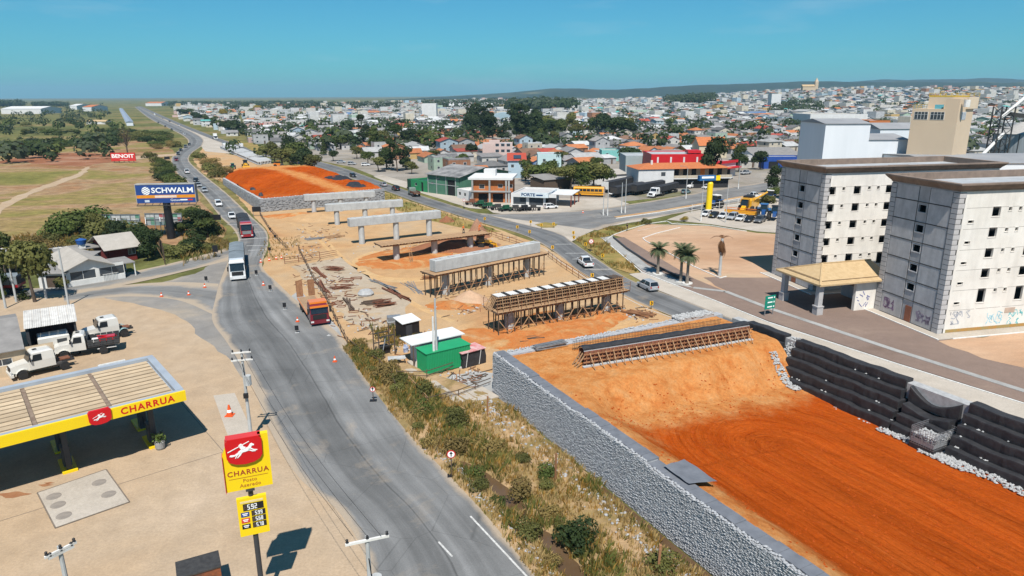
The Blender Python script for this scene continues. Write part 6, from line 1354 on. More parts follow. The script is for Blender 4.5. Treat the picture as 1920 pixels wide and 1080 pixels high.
MB().bx(-.03, -.005, -1.0, 1.0, 1.5, 2.5).build('rear_window', M_carglass, r); MB().bx(L+.005, L+.03, -1.05, 1.05, 1.3, 2.5).build('windscreen', M_carglass, r); MB().bx(0, L, -1.235, -1.222, 1.05, 1.18).build('black_stripe', M_trim, r); axle(r, 2, True, .45); axle(r, 7.6, False, .45)
# red delivery lorry
p, q = G(1327, 346), G(1362, 340); r = thing('delivery_lorry', 'red box delivery lorry with white print outside the red shop', 'truck', (p.x, p.y, .02), heading(q, p)); cabover(r, P_white, H=2.8, W_=2.3); MB().bx(-9, -2.4, -1.25, 1.25, 1.0, 3.6).build('box', P_red2, r); chassis(r, -2, -9); axle(r, -1.1, False); axle(r, -7)
text('lettering', 'ACT', 1.3, M_wtxt, r, (-5.6, -1.26, 2.4), (PI/2, 0, 0), .01, bold=.03) if False else text('lettering', 'ACT', 1.3, M_wtxt, r, (-5.6, 1.26, 2.4), (PI/2, 0, PI), .01, bold=.03)
# highway lorry far away
p, q = G(405, 262), G(396, 258); r = thing('highway_lorry', 'white box lorry far off on the highway', 'truck', (p.x, p.y, .04), heading(q, p)); cabover(r, P_white, H=3); MB().bx(-4.8, -2.3, -1.25, 1.25, 1.2, 4.2).build('box', M_white, r); MB().bx(-10, -4.9, -1.25, 1.25, 1.1, 1.35).build('bed', M_chas, r); axle(r, -1.1, False); axle(r, -8)
# ---- machines
def tractor(label, p, q, pm, cabm=None, s_=1.0, name='tractor'):
 p, q = G(*p), G(*q); r = thing(name, label, 'tractor', (p.x, p.y, .02), heading(p, q)); r.scale = (s_, s_, s_)
 MB().loft([[(.2, -.4, .8), (.2, .4, .8), (.2, .4, 1.6), (.2, -.4, 1.6)], [(2.0, -.33, .8), (2.0, .33, .8), (2.0, .3, 1.45), (2.0, -.3, 1.45)]]).build('bonnet', pm, r); MB().bx(-1.3, .3, -.45, .45, .7, 1.1).build('transmission', M_chas, r)
 MB().loft([[(-1.2, -.7, 1.15), (.25, -.7, 1.15), (.25, .7, 1.15), (-1.2, .7, 1.15)], [(-1.05, -.62, 2.5), (.05, -.62, 2.5), (.05, .62, 2.5), (-1.05, .62, 2.5)]]).build('cab_glass', M_carglass, r); MB().bx(-1.2, .2, -.75, .75, 2.5, 2.65).build('cab_roof', cabm or pm, r)
 for y in (-1, 1):
  add_wheel(r, -.75, y*.95, .82, .5); add_wheel(r, 1.55, y*.85, .55, .36); MB().bx(-1.45, -.1, y*.95-.3, y*.95+.3, 1.66, 1.74).build('fender', pm, r)
 return r
tractor('blue tractor behind the yellow totem in the dealer yard', (1339, 390), (1330, 391), P_blue, M_white, 1.35); tractor('blue tractor right of the yellow harvester', (1431, 408), (1429, 413), P_blue, P_blue, 1.3); tractor('blue tractor with white cab roof at the back of the dealer yard', (1443, 379), (1443, 384), P_blue, M_white, 1.3); tractor('blue tractor with black wheels cut by the unfinished block', (1452, 412), (1449, 418), P_blue, M_trim, 1.3)
tractor('small green tractor on the crest of the far fill', (437, 318), (437, 324), P_green)
p, q = G(1400, 398), G(1385, 404); hv = thing('harvester', 'big yellow combine harvester with its header in the dealer yard', 'harvester', (p.x, p.y, .02), heading(p, q))
MB().loft([[(-5, -1.5, 1.3), (1.2, -1.5, 1.3), (1.2, 1.5, 1.3), (-5, 1.5, 1.3)], [(-5.2, -1.5, 3.0), (1.2, -1.5, 3.3), (1.2, 1.5, 3.3), (-5.2, 1.5, 3.0)], [(-4.2, -1.3, 3.7), (.9, -1.3, 3.9), (.9, 1.3, 3.9), (-4.2, 1.3, 3.7)]]).build('body', P_yel, hv)
MB().loft([[(1.2, -.9, 1.9), (2.6, -.9, 1.9), (2.6, .9, 1.9), (1.2, .9, 1.9)], [(1.2, -.9, 3.7), (2.3, -.9, 3.7), (2.3, .9, 3.7), (1.2, .9, 3.7)]]).build('cab_glass', M_carglass, hv); MB().bx(1.1, 2.6, -1, 1, 3.7, 3.9).build('cab_roof', P_yel, hv)
MB().bx(-2.5, .5, -1.1, 1.1, 3.9, 4.3).build('grain_tank', M_trim, hv); MB().tube((-.5, 1.5, 3.4), (-7.5, 2.6, 4.6), .24, .24, 8).build('unloading_auger', P_yel, hv); MB().bx(3.8, 5.0, -4.2, 4.2, .25, 1.1).build('header', P_yel, hv)
b = MB()
for k in range(6): a = 2*PI*k/6; b.bar((5.0+.55*math.cos(a), -4, 1.2+.55*math.sin(a)), (5.0+.55*math.cos(a), 4, 1.2+.55*math.sin(a)), .07)
b.build('reel', P_orange, hv); MB().bar((2.4, 0, 1.7), (4, 0, .8), 1.1, .8).build('feeder_house', P_yel, hv)
for y in (-1, 1): add_wheel(hv, .8, y*1.6, .95, .7); add_wheel(hv, -3.8, y*1.4, .6, .45)
def wheel_loader(label, p, q, pm, hoe=True, s_=1.0, name='backhoe_loader', cat='excavator', z=.02):
 p, q = G(*p, z), G(*q, z); r = thing(name, label, cat, (p.x, p.y, z), heading(p, q)); r.scale = (s_,)*3
 MB().bx(-1.6, 2.0, -.5, .5, .7, 1.25).build('frame', M_chas, r); MB().loft([[(.3, -.45, 1.2), (2.0, -.4, 1.1), (2.0, .4, 1.1), (.3, .45, 1.2)], [(.3, -.42, 1.85), (1.9, -.36, 1.55), (1.9, .36, 1.55), (.3, .42, 1.85)]]).build('bonnet', pm, r)
 MB().loft([[(-1.2, -.7, 1.2), (.25, -.7, 1.2), (.25, .7, 1.2), (-1.2, .7, 1.2)], [(-1.05, -.62, 2.6), (.1, -.62, 2.6), (.1, .62, 2.6), (-1.05, .62, 2.6)]]).build('cab_glass', M_carglass, r); MB().bx(-1.25, .25, -.75, .75, 2.6, 2.75).build('cab_roof', M_trim, r)
 for y in (-1, 1):
  add_wheel(r, -.75, y*.9, .72, .45); add_wheel(r, 1.5, y*.85, .48, .36); MB().bar((.3, y*.62, 1.5), (2.6, y*.62, .7), .14, .22).build('loader_arm', pm, r); MB().bx(-1.4, -.1, y*.9-.28, y*.9+.28, 1.46, 1.54).build('fender', pm, r)
 MB().profx([(2.5, .25), (3.3, .2), (3.35, .3), (2.75, .4), (2.6, 1.1), (2.5, 1.1)], -1.15, 1.15).build('bucket', pm, r)
 if hoe:
  MB().bar((-1.7, 0, 1.0), (-2.6, 0, 3.0), .22, .3).build('boom', pm, r); MB().bar((-2.6, 0, 3.0), (-3.4, 0, 1.4), .2, .26).build('dipper', pm, r); MB().profx([(-3.7, .8), (-3.1, .8), (-3.2, 1.4), (-3.6, 1.4)], -.35, .35).build('hoe_bucket', M_chas, r)
 return r
wheel_loader('yellow backhoe loader working beside the open deck pier', (905, 466), (925, 464), P_yel)
wheel_loader('yellow wheel loader on the crest of the far orange fill', (461, 316), (465, 321), P_yel, False, 1.3, 'wheel_loader', 'loader')
p = G(522, 318); ro = thing('road_roller', 'orange road roller at the right crest of the far fill', 'roller', (p.x, p.y, 1.0), .3); MB().lathe([(.75, -1), (.75, 1)], 18).build('drum', M_steel, ro, (1.6, 0, .75)).rotation_euler = (PI/2, 0, 0); MB().bx(-1.8, .9, -.8, .8, .8, 1.7).build('body', P_orange, ro); MB().bx(-.5, .8, -.7, .7, 2.6, 2.72).build('canopy', P_orange, ro)
for x in (-.4, .7):
 for y in (-.6, .6): MB().bar((x, y, 1.7), (x, y, 2.6), .08).build('canopy_post', M_trim, ro)
for y in (-1, 1): add_wheel(ro, -1.1, y*.8, .7, .5)
for k_ in PROTO.values(): kill(k_)
# ================================================================== SHOPS AND SHEDS ROUND THE JUNCTION
M_wr = mat('white_shop_render', (.64, .635, .62), (.55, .545, .53), .4, .85, grime=.12); M_obrick = mat('orange_brick', (.46, .16, .05), (.38, .12, .04), 2.5, .9); M_gshed = mat('green_painted_wall', (.08, .2, .13), (.06, .15, .1), .4, .8, grime=.15); M_gsd = mat('dark_green_sheet', (.015, .09, .045), (.012, .07, .035), .5, .6)
M_ortile = mat('orange_roof_tile', (.5, .17, .06), (.38, .12, .045), 1.2, .9, bmp=.4, grime=.12); M_rstore = mat('red_store_cladding', (.5, .012, .02), (.44, .014, .02), .2, .5); M_blkroof = mat('black_roof_sheet', (.06, .06, .062), (.1, .1, .1), .4, .85)
def flat(label, A, Bp, depth, h, wm, rm=None, name='shop', cat='shop', wins=(), doors=(), para=.35, sign=None, group=None, two=None):
 A = V(A[0], A[1], 0); Bp = V(Bp[0], Bp[1], 0); L = (Bp-A).length; r = thing(name, label, cat, A, heading(A, Bp), group)
 wall(L, h, [tuple(o) for o in list(wins)+list(doors)], .25).build('front_wall', wm, r)
 b = MB(); b.bx(0, .25, .251, depth, 0, h); b.bx(L-.25, L, .251, depth, 0, h); b.bx(.25, L-.25, depth-.25, depth, 0, h); b.build('walls', two or wm, r); MB().bx(.25, L-.25, .25, depth-.25, .02, .06).build('floor', M_grey, r)
 MB().bx(.26, L-.26, .26, depth-.26, h-para-.1, h-para).build('roof', rm or M_roofflat, r)
 for a, b_, c, d in wins:
  f_ = MB(); f_.bx(a, b_, .05, .11, c, c+.07); f_.bx(a, b_, .05, .11, d-.07, d); f_.bx(a, a+.07, .05, .11, c+.07, d-.07); f_.bx(b_-.07, b_, .05, .11, c+.07, d-.07)
  w_ = f_.build('window', M_white, r); MB().bx(a+.07, b_-.07, .07, .085, c+.07, d-.07).build('pane', M_glass, w_)
 for a, b_, c, d in doors: MB().bx(a+.02, b_-.02, .14, .2, c, d-.02).build('door', M_dark, r)
 return r, L
# FORTE farm supply shop
A, B_, C_ = G(958, 386), G(1026, 389), G(1056, 381)
r, L = flat('single storey FORTE farm supply shop with a pale sign band at the junction', A, B_, 14, 3.6, M_wr, mat('pale_sheet_roof', (.5, .49, .47), (.42, .41, .4), .4), wins=[(.6, 4.5, .5, 2.6), (5.2, 9.4, .4, 2.6)], doors=[(10, 13, .05, 2.7)])
sb = MB().bx(3.0, L+.5, -.9, -.7, 2.75, 4.1).build('sign_band', mat('pale_blue_sign', (.62, .68, .7)), r); text('lettering_name', 'FORTE', 1.1, mat('navy_lettering', (.01, .05, .14)), r, (L*.5, -.91, 3.42), RX, .01, sx=1.2, bold=.04); MB().bx(L*.72, L*.9, -.915, -.902, 3.2, 3.6).build('small_print', _mats['navy_lettering'], r)
s2 = MB().bx(L+.3, L+.5, -.7, 9, 2.75, 4.1).build('sign_band', _mats['pale_blue_sign'], r); text('lettering_name', 'FORTE', 1.0, _mats['navy_lettering'], r, (L+.51, 4.5, 3.42), (PI/2, 0, PI/2), .01, sx=1.1, bold=.03)
MB().bx(L-.5, L+6.5, 2, 13, 3.3, 3.45).build('side_awning', M_wr, r)
for y in (2.2, 7, 12.6): MB().bx(L+6.1, L+6.35, y-.12, y+.12, 0, 3.3).build('post', mat('brown_post', (.2, .05, .03)), r)
# brick house with white flat roofs
A, B_ = G(886, 379), G(957, 380)
r, L = flat('two storey orange brick house with white slab roof and grey pillars beside the FORTE shop', A, B_, 11, 6.6, M_obrick, M_wr, name='brick_house', cat='house', wins=[(2.0, 3.6, 3.9, 5.2), (7.5, 8.9, 4.2, 5.3), (10.6, 11.8, 4.2, 5.3)], doors=[(1.8, 4.5, .05, 2.6), (6, 9, .05, 2.6)])
MB().bx(-1.0, L+.8, -1.2, 11.6, 6.62, 7.2).build('roof_slab', M_wr, r); MB().bx(3, 6.4, 3, 6, 7.2, 9.2).build('water_tank_house', M_wr, r); MB().bx(-.6, L+.3, -1.3, 0, 3.1, 3.4).build('balcony_slab', M_grey, r)
for x in (.2, 5.2, 10.0, L-.3): MB().bx(x-.25, x+.25, -1.1, -.6, 0, 6.6).build('pillar', M_grey, r)
A, B_ = G(857, 371), G(884, 377); flat('low white annex left of the brick house', A, B_, 9, 2.9, M_wr, M_wr, wins=[(1, 2.3, 1, 2), (4, 5.2, 1, 2)], name='annex', cat='building')
# green shed
A, B_ = G(803, 361), G(862, 369)
r, L, rz = gable('dark green workshop shed with mottled grey roof along the frontage road', A, B_, 22, 6.0, 8.2, M_gshed, mat('mottled_roof', (.3, .29, .28), (.1, .1, .1), .35, .9), name='green_shed', cat='shed', ridge='x', ov=.7, wins=[(1.5, 2.7, 2.8, 3.6), (4.6, 5.6, 4.2, 5.0)], doors=[(9.2, 12.6, .05, 4.8)])
for x in (.1, 4.2, 8.6, 13): MB().bx(x-.12, x+.12, -.12, 0, 0, 6).build('pilaster', mat('grey_pilaster', (.35, .37, .36)), r)
MB().bx(0, L-.4, -.06, -.002, 3.0, 3.2).build('band', _mats['grey_pilaster'], r)
A, B_ = G(771, 356), G(802, 361); flat('lower bright green annex with a small window beside the green shed', A, B_, 9, 3.6, mat('bright_green_wall', (.03, .24, .1), (.025, .2, .08), .4), M_gsd, wins=[(2.2, 3.4, 1.6, 2.6)], doors=[(5.6, 6.8, .05, 3)], name='green_annex', cat='shed')
A, B_ = G(764, 353), G(771, 356); flat('narrow green gate wall at the left end of the green sheds', A, B_, 6, 3.2, M_gsd, M_gsd, name='gate_wall', cat='wall')
# white two storey building with tile roof, red store
A, B_ = G(1222, 361), G(1262, 353.5)
r, L = flat('two storey white rendered building with orange tile roof and long balcony', G(1196, 356), G(1262, 354.5), 13, 6.6, M_wr, M_blkroof, name='white_building', cat='building', wins=[(7.6, 9.2, 4.2, 5.6)], doors=[])
b = MB(); b.add([(-.4, -.4, 6.6), (L+20, -.4, 6.6), (L+20, 13.4, 6.6), (-.4, 13.4, 6.6), (5, 6.5, 8.0), (L+15, 6.5, 8.0)], [(0,1,5,4), (2,3,4,5), (0,4,3), (1,2,5)]); b.build('tile_roof', M_ortile, r)
MB().bx(L, L+19.5, 2.4, 13, 3.4, 6.6).build('upper_storey', mat('tan_facade', (.38, .28, .19), (.32, .24, .16), .5), r); MB().bx(L, L+19.5, 1, 13, 0, 3.4).build('dark_ground_floor', mat('dark_shopfront', (.03, .03, .032)), r); MB().bx(L, L+20, -.2, 2.4, 3.2, 3.5).build('balcony_slab', M_wr, r); MB().bx(L, L+20, -.2, -.1, 3.5, 4.4).build('balustrade', mat('cream_balustrade', (.5, .43, .33)), r)
for k in range(6): MB().bx(L+1+k*3, L+2.6+k*3, 2.36, 2.4, 4.0, 6.4).build('window', M_dark if k != 3 else mat('orange_shutter', (.6, .18, .03)), r)
MB().tube((6, 5, 7.5), (6, 5, 9), .4).build('chimney', M_wr, r)
A, B_ = AtY(1220, 320, 246), AtY(1318, 320, 246); r, L = flat('long bright red flat fronted store behind the tile roofed building', A, B_, 16, AtY(1270, 289, 246).z, M_rstore, M_roofflat, name='red_store', cat='shop')
for k in range(4): MB().bx(L*(k+.5)/4-.3, L*(k+.5)/4+.3, -.15, -.002, 0, AtY(1270, 289, 246).z-1).build('rib', M_wr, r)
MB().bx(L*.75, L+.0, 4, 9, AtY(1270, 289, 246).z, AtY(1270, 284, 246).z).build('roof_box', M_rstore, r)
A, B_ = G(1340, 334), G(1378, 329); r, L = flat('red shop wing with wide red awning stripes by the street tree', A, B_, 14, 5.5, M_wr, M_rstore, name='red_shop_wing', cat='shop', doors=[(1, 4, .05, 3), (6, 10, .05, 3)])
MB().bx(-.5, L+.5, -2.2, -.1, 3.2, 3.7).build('awning', M_rstore, r); MB().bx(-.5, L+.5, -.6, -.05, 5.1, 6.0).build('fascia', M_rstore, r)
A, B_ = AtY(1172, 330, 262), AtY(1243, 330, 262); flat('grey flat roofed building with dark windows left of the red store', A, B_, 15, AtY(1200, 292, 262).z, mat('pale_grey_green_render', (.32, .37, .37), (.28, .32, .32), .4), M_roofflat, name='grey_building', cat='building', wins=[(2, 4, 3.2, 4.6), (6, 8, 3.2, 4.6), (10, 12, 3.2, 4.6)])
gable('long grey open shed behind the trailer yard', AtY(1020, 350, 226), AtY(1072, 350, 232), 8, 3.4, 4.3, M_woodD, M_fibro, name='open_shed', cat='shed', ridge='p'); gable('low grey roofed store beside the yard tree', AtY(1110, 345, 240), AtY(1175, 345, 246), 12, 3.2, 4.3, M_wr, M_fibl, name='low_store', cat='shed', ridge='x')
gable('arched looking grey warehouse with blue fascia up the cross street', AtY(1412, 315, 300), AtY(1500, 315, 300), 30, AtY(1450, 291, 300).z, AtY(1450, 277, 312).z, M_wr, M_fibro, name='warehouse', cat='warehouse');
A, B_ = AtY(1432, 310, 292), AtY(1502, 310, 292); flat('blue fronted store in front of the grey warehouse', A, B_, 7, 5.0, mat('blue_fascia', (.02, .07, .3)), M_roofflat, name='blue_store', cat='shop', doors=[(2, 6, .05, 3), (9, 13, .05, 3)])
gable('large house with bright orange hipped roof up the cross street', AtY(1310, 295, 345), AtY(1362, 295, 345), 14, 6.0, 9.6, mat('cream_house', (.58, .5, .36)), M_ortile, name='orange_roof_house', wins=[(3, 4.4, 3.6, 5), (8, 9.4, 3.6, 5)])
r, L = flat('pink three storey apartment house with balconies behind the tile roofed houses', AtY(905, 300, 330), AtY(961, 300, 330), 14, AtY(930, 270, 330).z, mat('pink_render', (.56, .42, .37), (.5, .37, .33), .4), M_roofflat, name='pink_apartments', cat='apartment house', wins=[(6+k*2.6, 7.8+k*2.6, z, z+1.4) for k in range(3) for z in (1.2, 4.1, 6.8)])
MB().bx(3, 8, 3, 7, AtY(930, 270, 330).z, AtY(930, 264, 330).z).build('stair_head', mat('pink_render', (.5, .4, .35)), r)
r, L = flat('pale blue house with red tiled roof and a solar panel behind the brick house', AtY(953, 340, 262), AtY(985, 340, 262), 11, 6.5, mat('pale_blue_render', (.36, .46, .52), (.32, .41, .47), .4), M_ortile, name='solar_house', cat='house', wins=[(1, 2.2, 3.8, 5), (4.5, 5.7, 3.8, 5)])
b = MB(); b.add([(-.5, -.5, 6.4), (L+.5, -.5, 6.4), (L+.5, 11.5, 8.4), (-.5, 11.5, 8.4)], [(0,1,2,3)]); b.build('tile_roof', mat('red_roof_tile', (.42, .07, .04), (.34, .055, .03), 1, .9), r); b = MB(); b.add([(2, 2, 7.05), (L-1.5, 2, 7.05), (L-1.5, 7, 7.93), (2, 7, 7.93)], [(0,1,2,3)]); b.build('solar_panel', M_glass, r)
r, L = flat('pale turquoise cube house behind the yard trees', AtY(1008, 325, 278), AtY(1052, 325, 278), 10, 7.5, mat('turquoise_render', (.45, .58, .58), (.4, .52, .52), .4), M_roofflat, name='cube_house', cat='house', wins=[(2, 3.2, 4.4, 5.6), (6, 7.2, 4.4, 5.6)])
flat('bright turquoise low house with grey roof right of the cube house', AtY(1128, 300, 330), AtY(1160, 300, 330), 10, 5, mat('bright_turquoise', (.2, .5, .46)), M_fibl, name='turquoise_house', cat='house', wins=[(2, 3.2, 2.4, 3.6)])
flat('long white warehouse front across the town on the right', AtY(1518, 232, 640), AtY(1625, 232, 640), 40, AtY(1560, 214, 640).z, M_wr, M_fibl, name='long_white_store', cat='warehouse')
flat('orange brick and white apartment block left of the tan tower', AtY(1626, 260, 300), AtY(1665, 260, 300), 14, AtY(1640, 226, 300).z, M_obrick, M_roofflat, name='brick_apartments', cat='apartment house', wins=[(1+k*3.2, 2.4+k*3.2, z, z+1.3) for k in range(2) for z in (6, 9, 12, 15)])
flat('tall white apartment block far across the town', AtY(1446, 192, 1150), AtY(1464, 192, 1150), 16, AtY(1455, 176, 1150).z, M_wr, M_roofflat, name='white_apartments', cat='apartment house')
flat('pale multi storey block far across the town left of centre', AtY(791, 206, 900), AtY(818, 206, 900), 16, AtY(800, 194, 900).z, M_wr, M_roofflat, name='white_apartments', cat='apartment house')
# church on the hill
p = AtY(1527, 176, 1900); ch = thing('church', 'pale church with a pointed bell tower on the far hill', 'church', (p.x, 1900, terr(p.x, 1900))); MB().bx(-32, 0, 0, 14, 0, 14).build('nave', M_cream, ch); MB().bx(0, 8, 0, 8, 0, 26).build('tower', M_cream, ch); MB().loft([[(0, 0, 26), (8, 0, 26), (8, 8, 26), (0, 8, 26)], [(3.8, 3.8, 36), (4.2, 3.8, 36), (4.2, 4.2, 36), (3.8, 4.2, 36)]]).build('spire', M_cream, ch)
b = MB(); b.add([(-33, -1, 14), (0, -1, 14), (0, 15, 14), (-33, 15, 14), (-33, 7, 19), (0, 7, 19)], [(0,1,5,4), (2,3,4,5), (0,4,3), (1,2,5)]); b.build('roof', M_tile, ch)
# big domed hall, far sheds, red roofed factory
p = AtY(945, 210, 760); hd = thing('domed_hall', 'wide pale blue domed hall roof behind the eucalyptus grove', 'hall', (p.x, 760, 0)); b = MB(); n = 14
b.loft([[(x, y, 6+6*math.sin(PI*(i/n))) for x, y in ((-20+40*i/n, 0), (-20+40*i/n, 30))]+[(-20+40*i/n, 30, 0), (-20+40*i/n, 0, 0)] for i in range(n+1)]); b.build('vault', mat('pale_blue_roof', (.32, .42, .46)), hd)
for i, (x0, x1, y0, D, lab, m_) in enumerate(((155, 172, 205, 1500, 'orange roofed factory beside the far highway, left part', M_ortile), (272, 302, 190, 2300, 'orange roofed factory beside the far highway, right part', M_ortile), (128, 142, 190, 1700, 'white cube warehouse near the horizon', M_wr), (0, 75, 199, 1300, 'long white industrial sheds at the far left', M_wr), (840, 935, 190, 1500, 'long white plant under the hills', M_wr), (160, 196, 218, 800, 'low tan shed among the far left trees', M_tile))):
 a, b_ = AtY(x0, y0, D), AtY(x1, y0, D); gable(lab, (a.x, D), (b_.x, D), 60 if D > 1000 else 12, 9 if D > 1000 else 3, 13 if D > 1000 else 4.5, M_wr, m_, name='far_factory', cat='factory')
# solar roof / long grey-blue shed on the left of the highway
a, b_ = G(224, 207), G(249, 236); c = G(238, 236); d = (a-c); L = d.length
r = thing('long_shed', 'very long grey blue roofed shed left of the highway', 'shed', c, math.atan2(d.y, d.x)); w_ = (b_-c).length*.95
MB().bx(0, L, -w_, 0, 0, 4).build('walls', M_wsheet, r); b = MB(); b.add([(-.5, -w_-.5, 4), (L, -w_-.5, 4), (L, .5, 4), (-.5, .5, 4), (-.5, -w_/2, 5.2), (L, -w_/2, 5.2)], [(0,1,5,4), (2,3,4,5), (0,4,3), (1,2,5)]); b.build('roof', mat('blue_grey_roof', (.26, .31, .38)), r)
# ================================================================== THE TOWN
rt = random.Random(42)
WALLS = [('white', (.54, .53, .51)), ('cream', (.56, .5, .4)), ('pale grey', (.42, .42, .42)), ('pale blue', (.38, .47, .53)), ('pink', (.54, .38, .34)), ('ochre', (.5, .34, .14)), ('brick', (.33, .16, .09)), ('pale green', (.38, .48, .38)), ('off-white', (.52, .5, .46)), ('blue', (.16, .26, .45))]
ROOFS = [('grey', (.235, .225, .22)), ('dark grey', (.14, .135, .132)), ('pale grey', (.36, .355, .345)), ('orange tile', (.46, .17, .07)), ('brown tile', (.2, .115, .075)), ('red', (.38, .075, .05)), ('white', (.5, .5, .49)), ('mottled grey', (.27, .25, .235)), ('teal', (.1, .35, .32))]
RW = [24, 15, 15, 14, 10, 5, 10, 10, 1]; WW = [26, 16, 12, 6, 6, 4, 6, 4, 16, 2]
MW = [mat('house_wall_'+n.replace(' ', '_').replace('-', '_'), c, tuple(x*.72 for x in c), .5, .9, grime=.25, vary=.16) for n, c in WALLS]; MR = [mat('house_roof_'+n.replace(' ', '_'), c, tuple(x*.7 for x in c), .5, .9, grime=.2, vary=.14, bmp=.2) for n, c in ROOFS]
HP_W = mat('house_proto_wall', (.5, .5, .5)); HP_R = mat('house_proto_roof', (.3, .3, .3))
def hproto(L, D, h, zr, kind):
 r = thing('house', 'x', 'house'); ov = .45
 b = MB().bx(0, L, 0, D, 0, h)
 if kind == 'gx':
  for x in (0, L-.12): b.add([(x, 0, h), (x, D, h), (x, D/2, zr), (x+.12, 0, h), (x+.12, D, h), (x+.12, D/2, zr)], [(0,2,1), (3,4,5)])
 if kind == 'gy':
  for y in (0, D-.12): b.add([(0, y, h), (L, y, h), (L/2, y, zr), (0, y+.12, h), (L, y+.12, h), (L/2, y+.12, zr)], [(0,1,2), (5,4,3)])
 b.build('walls', HP_W, r); b = MB(); t = .1
 def slab(top): b.add(list(top)+[(x, y, z+t) for x, y, z in top], [(3,2,1,0),(4,5,6,7),(0,1,5,4),(1,2,6,5),(2,3,7,6),(3,0,4,7)])
 if kind == 'gx':
  k = (zr-h)/(D/2)*ov; slab([(-ov, -ov, h-k), (L+ov, -ov, h-k), (L+ov, D/2, zr), (-ov, D/2, zr)]); slab([(-ov, D/2, zr), (L+ov, D/2, zr), (L+ov, D+ov, h-k), (-ov, D+ov, h-k)])
 elif kind == 'gy':
  k = (zr-h)/(L/2)*ov; slab([(-ov, -ov, h-k), (L/2, -ov, zr), (L/2, D+ov, zr), (-ov, D+ov, h-k)]); slab([(L/2, -ov, zr), (L+ov, -ov, h-k), (L+ov, D+ov, h-k), (L/2, D+ov, zr)])
 elif kind == 'hip':
  m_ = min(L, D)/2; e = [(-ov, -ov, h-.1), (L+ov, -ov, h-.1), (L+ov, D+ov, h-.1), (-ov, D+ov, h-.1)]
  rr = [(m_, D/2, zr), (L-m_+.01, D/2, zr)] if L > D else [(L/2, m_, zr), (L/2, D-m_+.01, zr)]
  b.add(e+rr, [(0,1,5,4), (1,2,5), (2,3,4,5), (3,0,4)] if L > D else [(0,1,4), (1,2,5,4), (2,3,5), (3,0,4,5)])
 elif kind == 'mono': slab([(-ov, -ov, h+.02), (L+ov, -ov, h+.02), (L+ov, D+ov, zr), (-ov, D+ov, zr)])
 else:
  slab([(.15, .15, h-.02), (L-.15, .15, h-.02), (L-.15, D-.15, h-.02), (.15, D-.15, h-.02)]); b.bx(0, L, 0, .15, h+.002, h+.5); b.bx(0, .15, .151, D, h+.002, h+.5); b.bx(L-.15, L, .151, D, h+.002, h+.5)
 b.build('roof', HP_R, r)
 for fl in range(1 if h < 4.5 else 2):
  n = max(2, int(L/3.4))
  for k in range(n):
   x = L*(k+.5)/n
   if fl == 0 and k == n//2: MB().bx(x-.45, x+.45, -.03, -.002, .05, 2.1).build('door', M_woodD, r)
   else:
    w_ = MB().bx(x-.6, x+.6, -.05, -.002, 1+fl*2.8, 2.1+fl*2.8).build('window', M_white, r); MB().bx(x-.52, x+.52, -.07, -.052, 1.07+fl*2.8, 2.03+fl*2.8).build('pane', M_glass, w_)
  MB().bx(-.05, -.002, D*.3, D*.3+1.1, 1+fl*2.8, 2.1+fl*2.8).build('window', M_glass, r)
 return r
KN = {'gx': 'gabled', 'gy': 'gabled', 'hip': 'hipped', 'mono': 'lean-to', 'flat': 'flat'}
HP = []
for L, D, h, zr, k in ((9, 11, 2.9, 4.6, 'gx'), (8, 10, 2.8, 4.5, 'gy'), (11, 9, 3.0, 4.8, 'hip'), (7.5, 12, 2.8, 4.4, 'gy'), (10, 8, 2.8, 3.7, 'mono'), (9, 10, 5.7, 7.4, 'gy'), (8.5, 9, 5.8, 5.8, 'flat'), (12, 10, 3.1, 5.0, 'gx'), (7, 8, 2.6, 4.1, 'gy'), (10, 12, 3.2, 3.2, 'flat'), (9, 9, 5.6, 7.2, 'hip'), (14, 10, 3.6, 4.5, 'mono')): HP.append((hproto(L, D, h, zr, k), k, L, D, h))
def proj(x, y, z=0.0):
 d = Vector((x, y, z-CAM_H)); c = d.dot(FWD)
 return (960+FPX*d.dot(RIGHT)/c, 540-FPX*d.dot(UP)/c) if c > 1 else (-9999, 0)
def seg_side(x, y, line):
 """> 0 right of the road line"""
 best = None
 for (x0, y0), (x1, y1) in zip(line[:-1], line[1:]):
  dx_, dy_ = x1-x0, y1-y0; L2 = dx_*dx_+dy_*dy_; t = max(0, min(1, ((x-x0)*dx_+(y-y0)*dy_)/L2)); qx, qy = x0+t*dx_, y0+t*dy_; dd = math.hypot(x-qx, y-qy)
  if best is None or dd < best[0]: best = (dd, (dx_*(y-y0)-dy_*(x-x0)))
 return best[0]*(1 if best[1] < 0 else -1)
FR_LINE = [(p[0], p[1]) for p in Rf[:11]][::-1]+[(-900, 1900), (-3000, 6000)]
FR_LINE = [(p[0], p[1]) for p in Rf[:11]][::-1]; e_ = FR_LINE[-1]; FR_LINE += [(e_[0]-1500, e_[1]+2900)]
CS_LINE = [(p[0], p[1]) for p in Rc]; CS_LINE += [(CS_LINE[-1][0]+700, CS_LINE[-1][1]+260)]
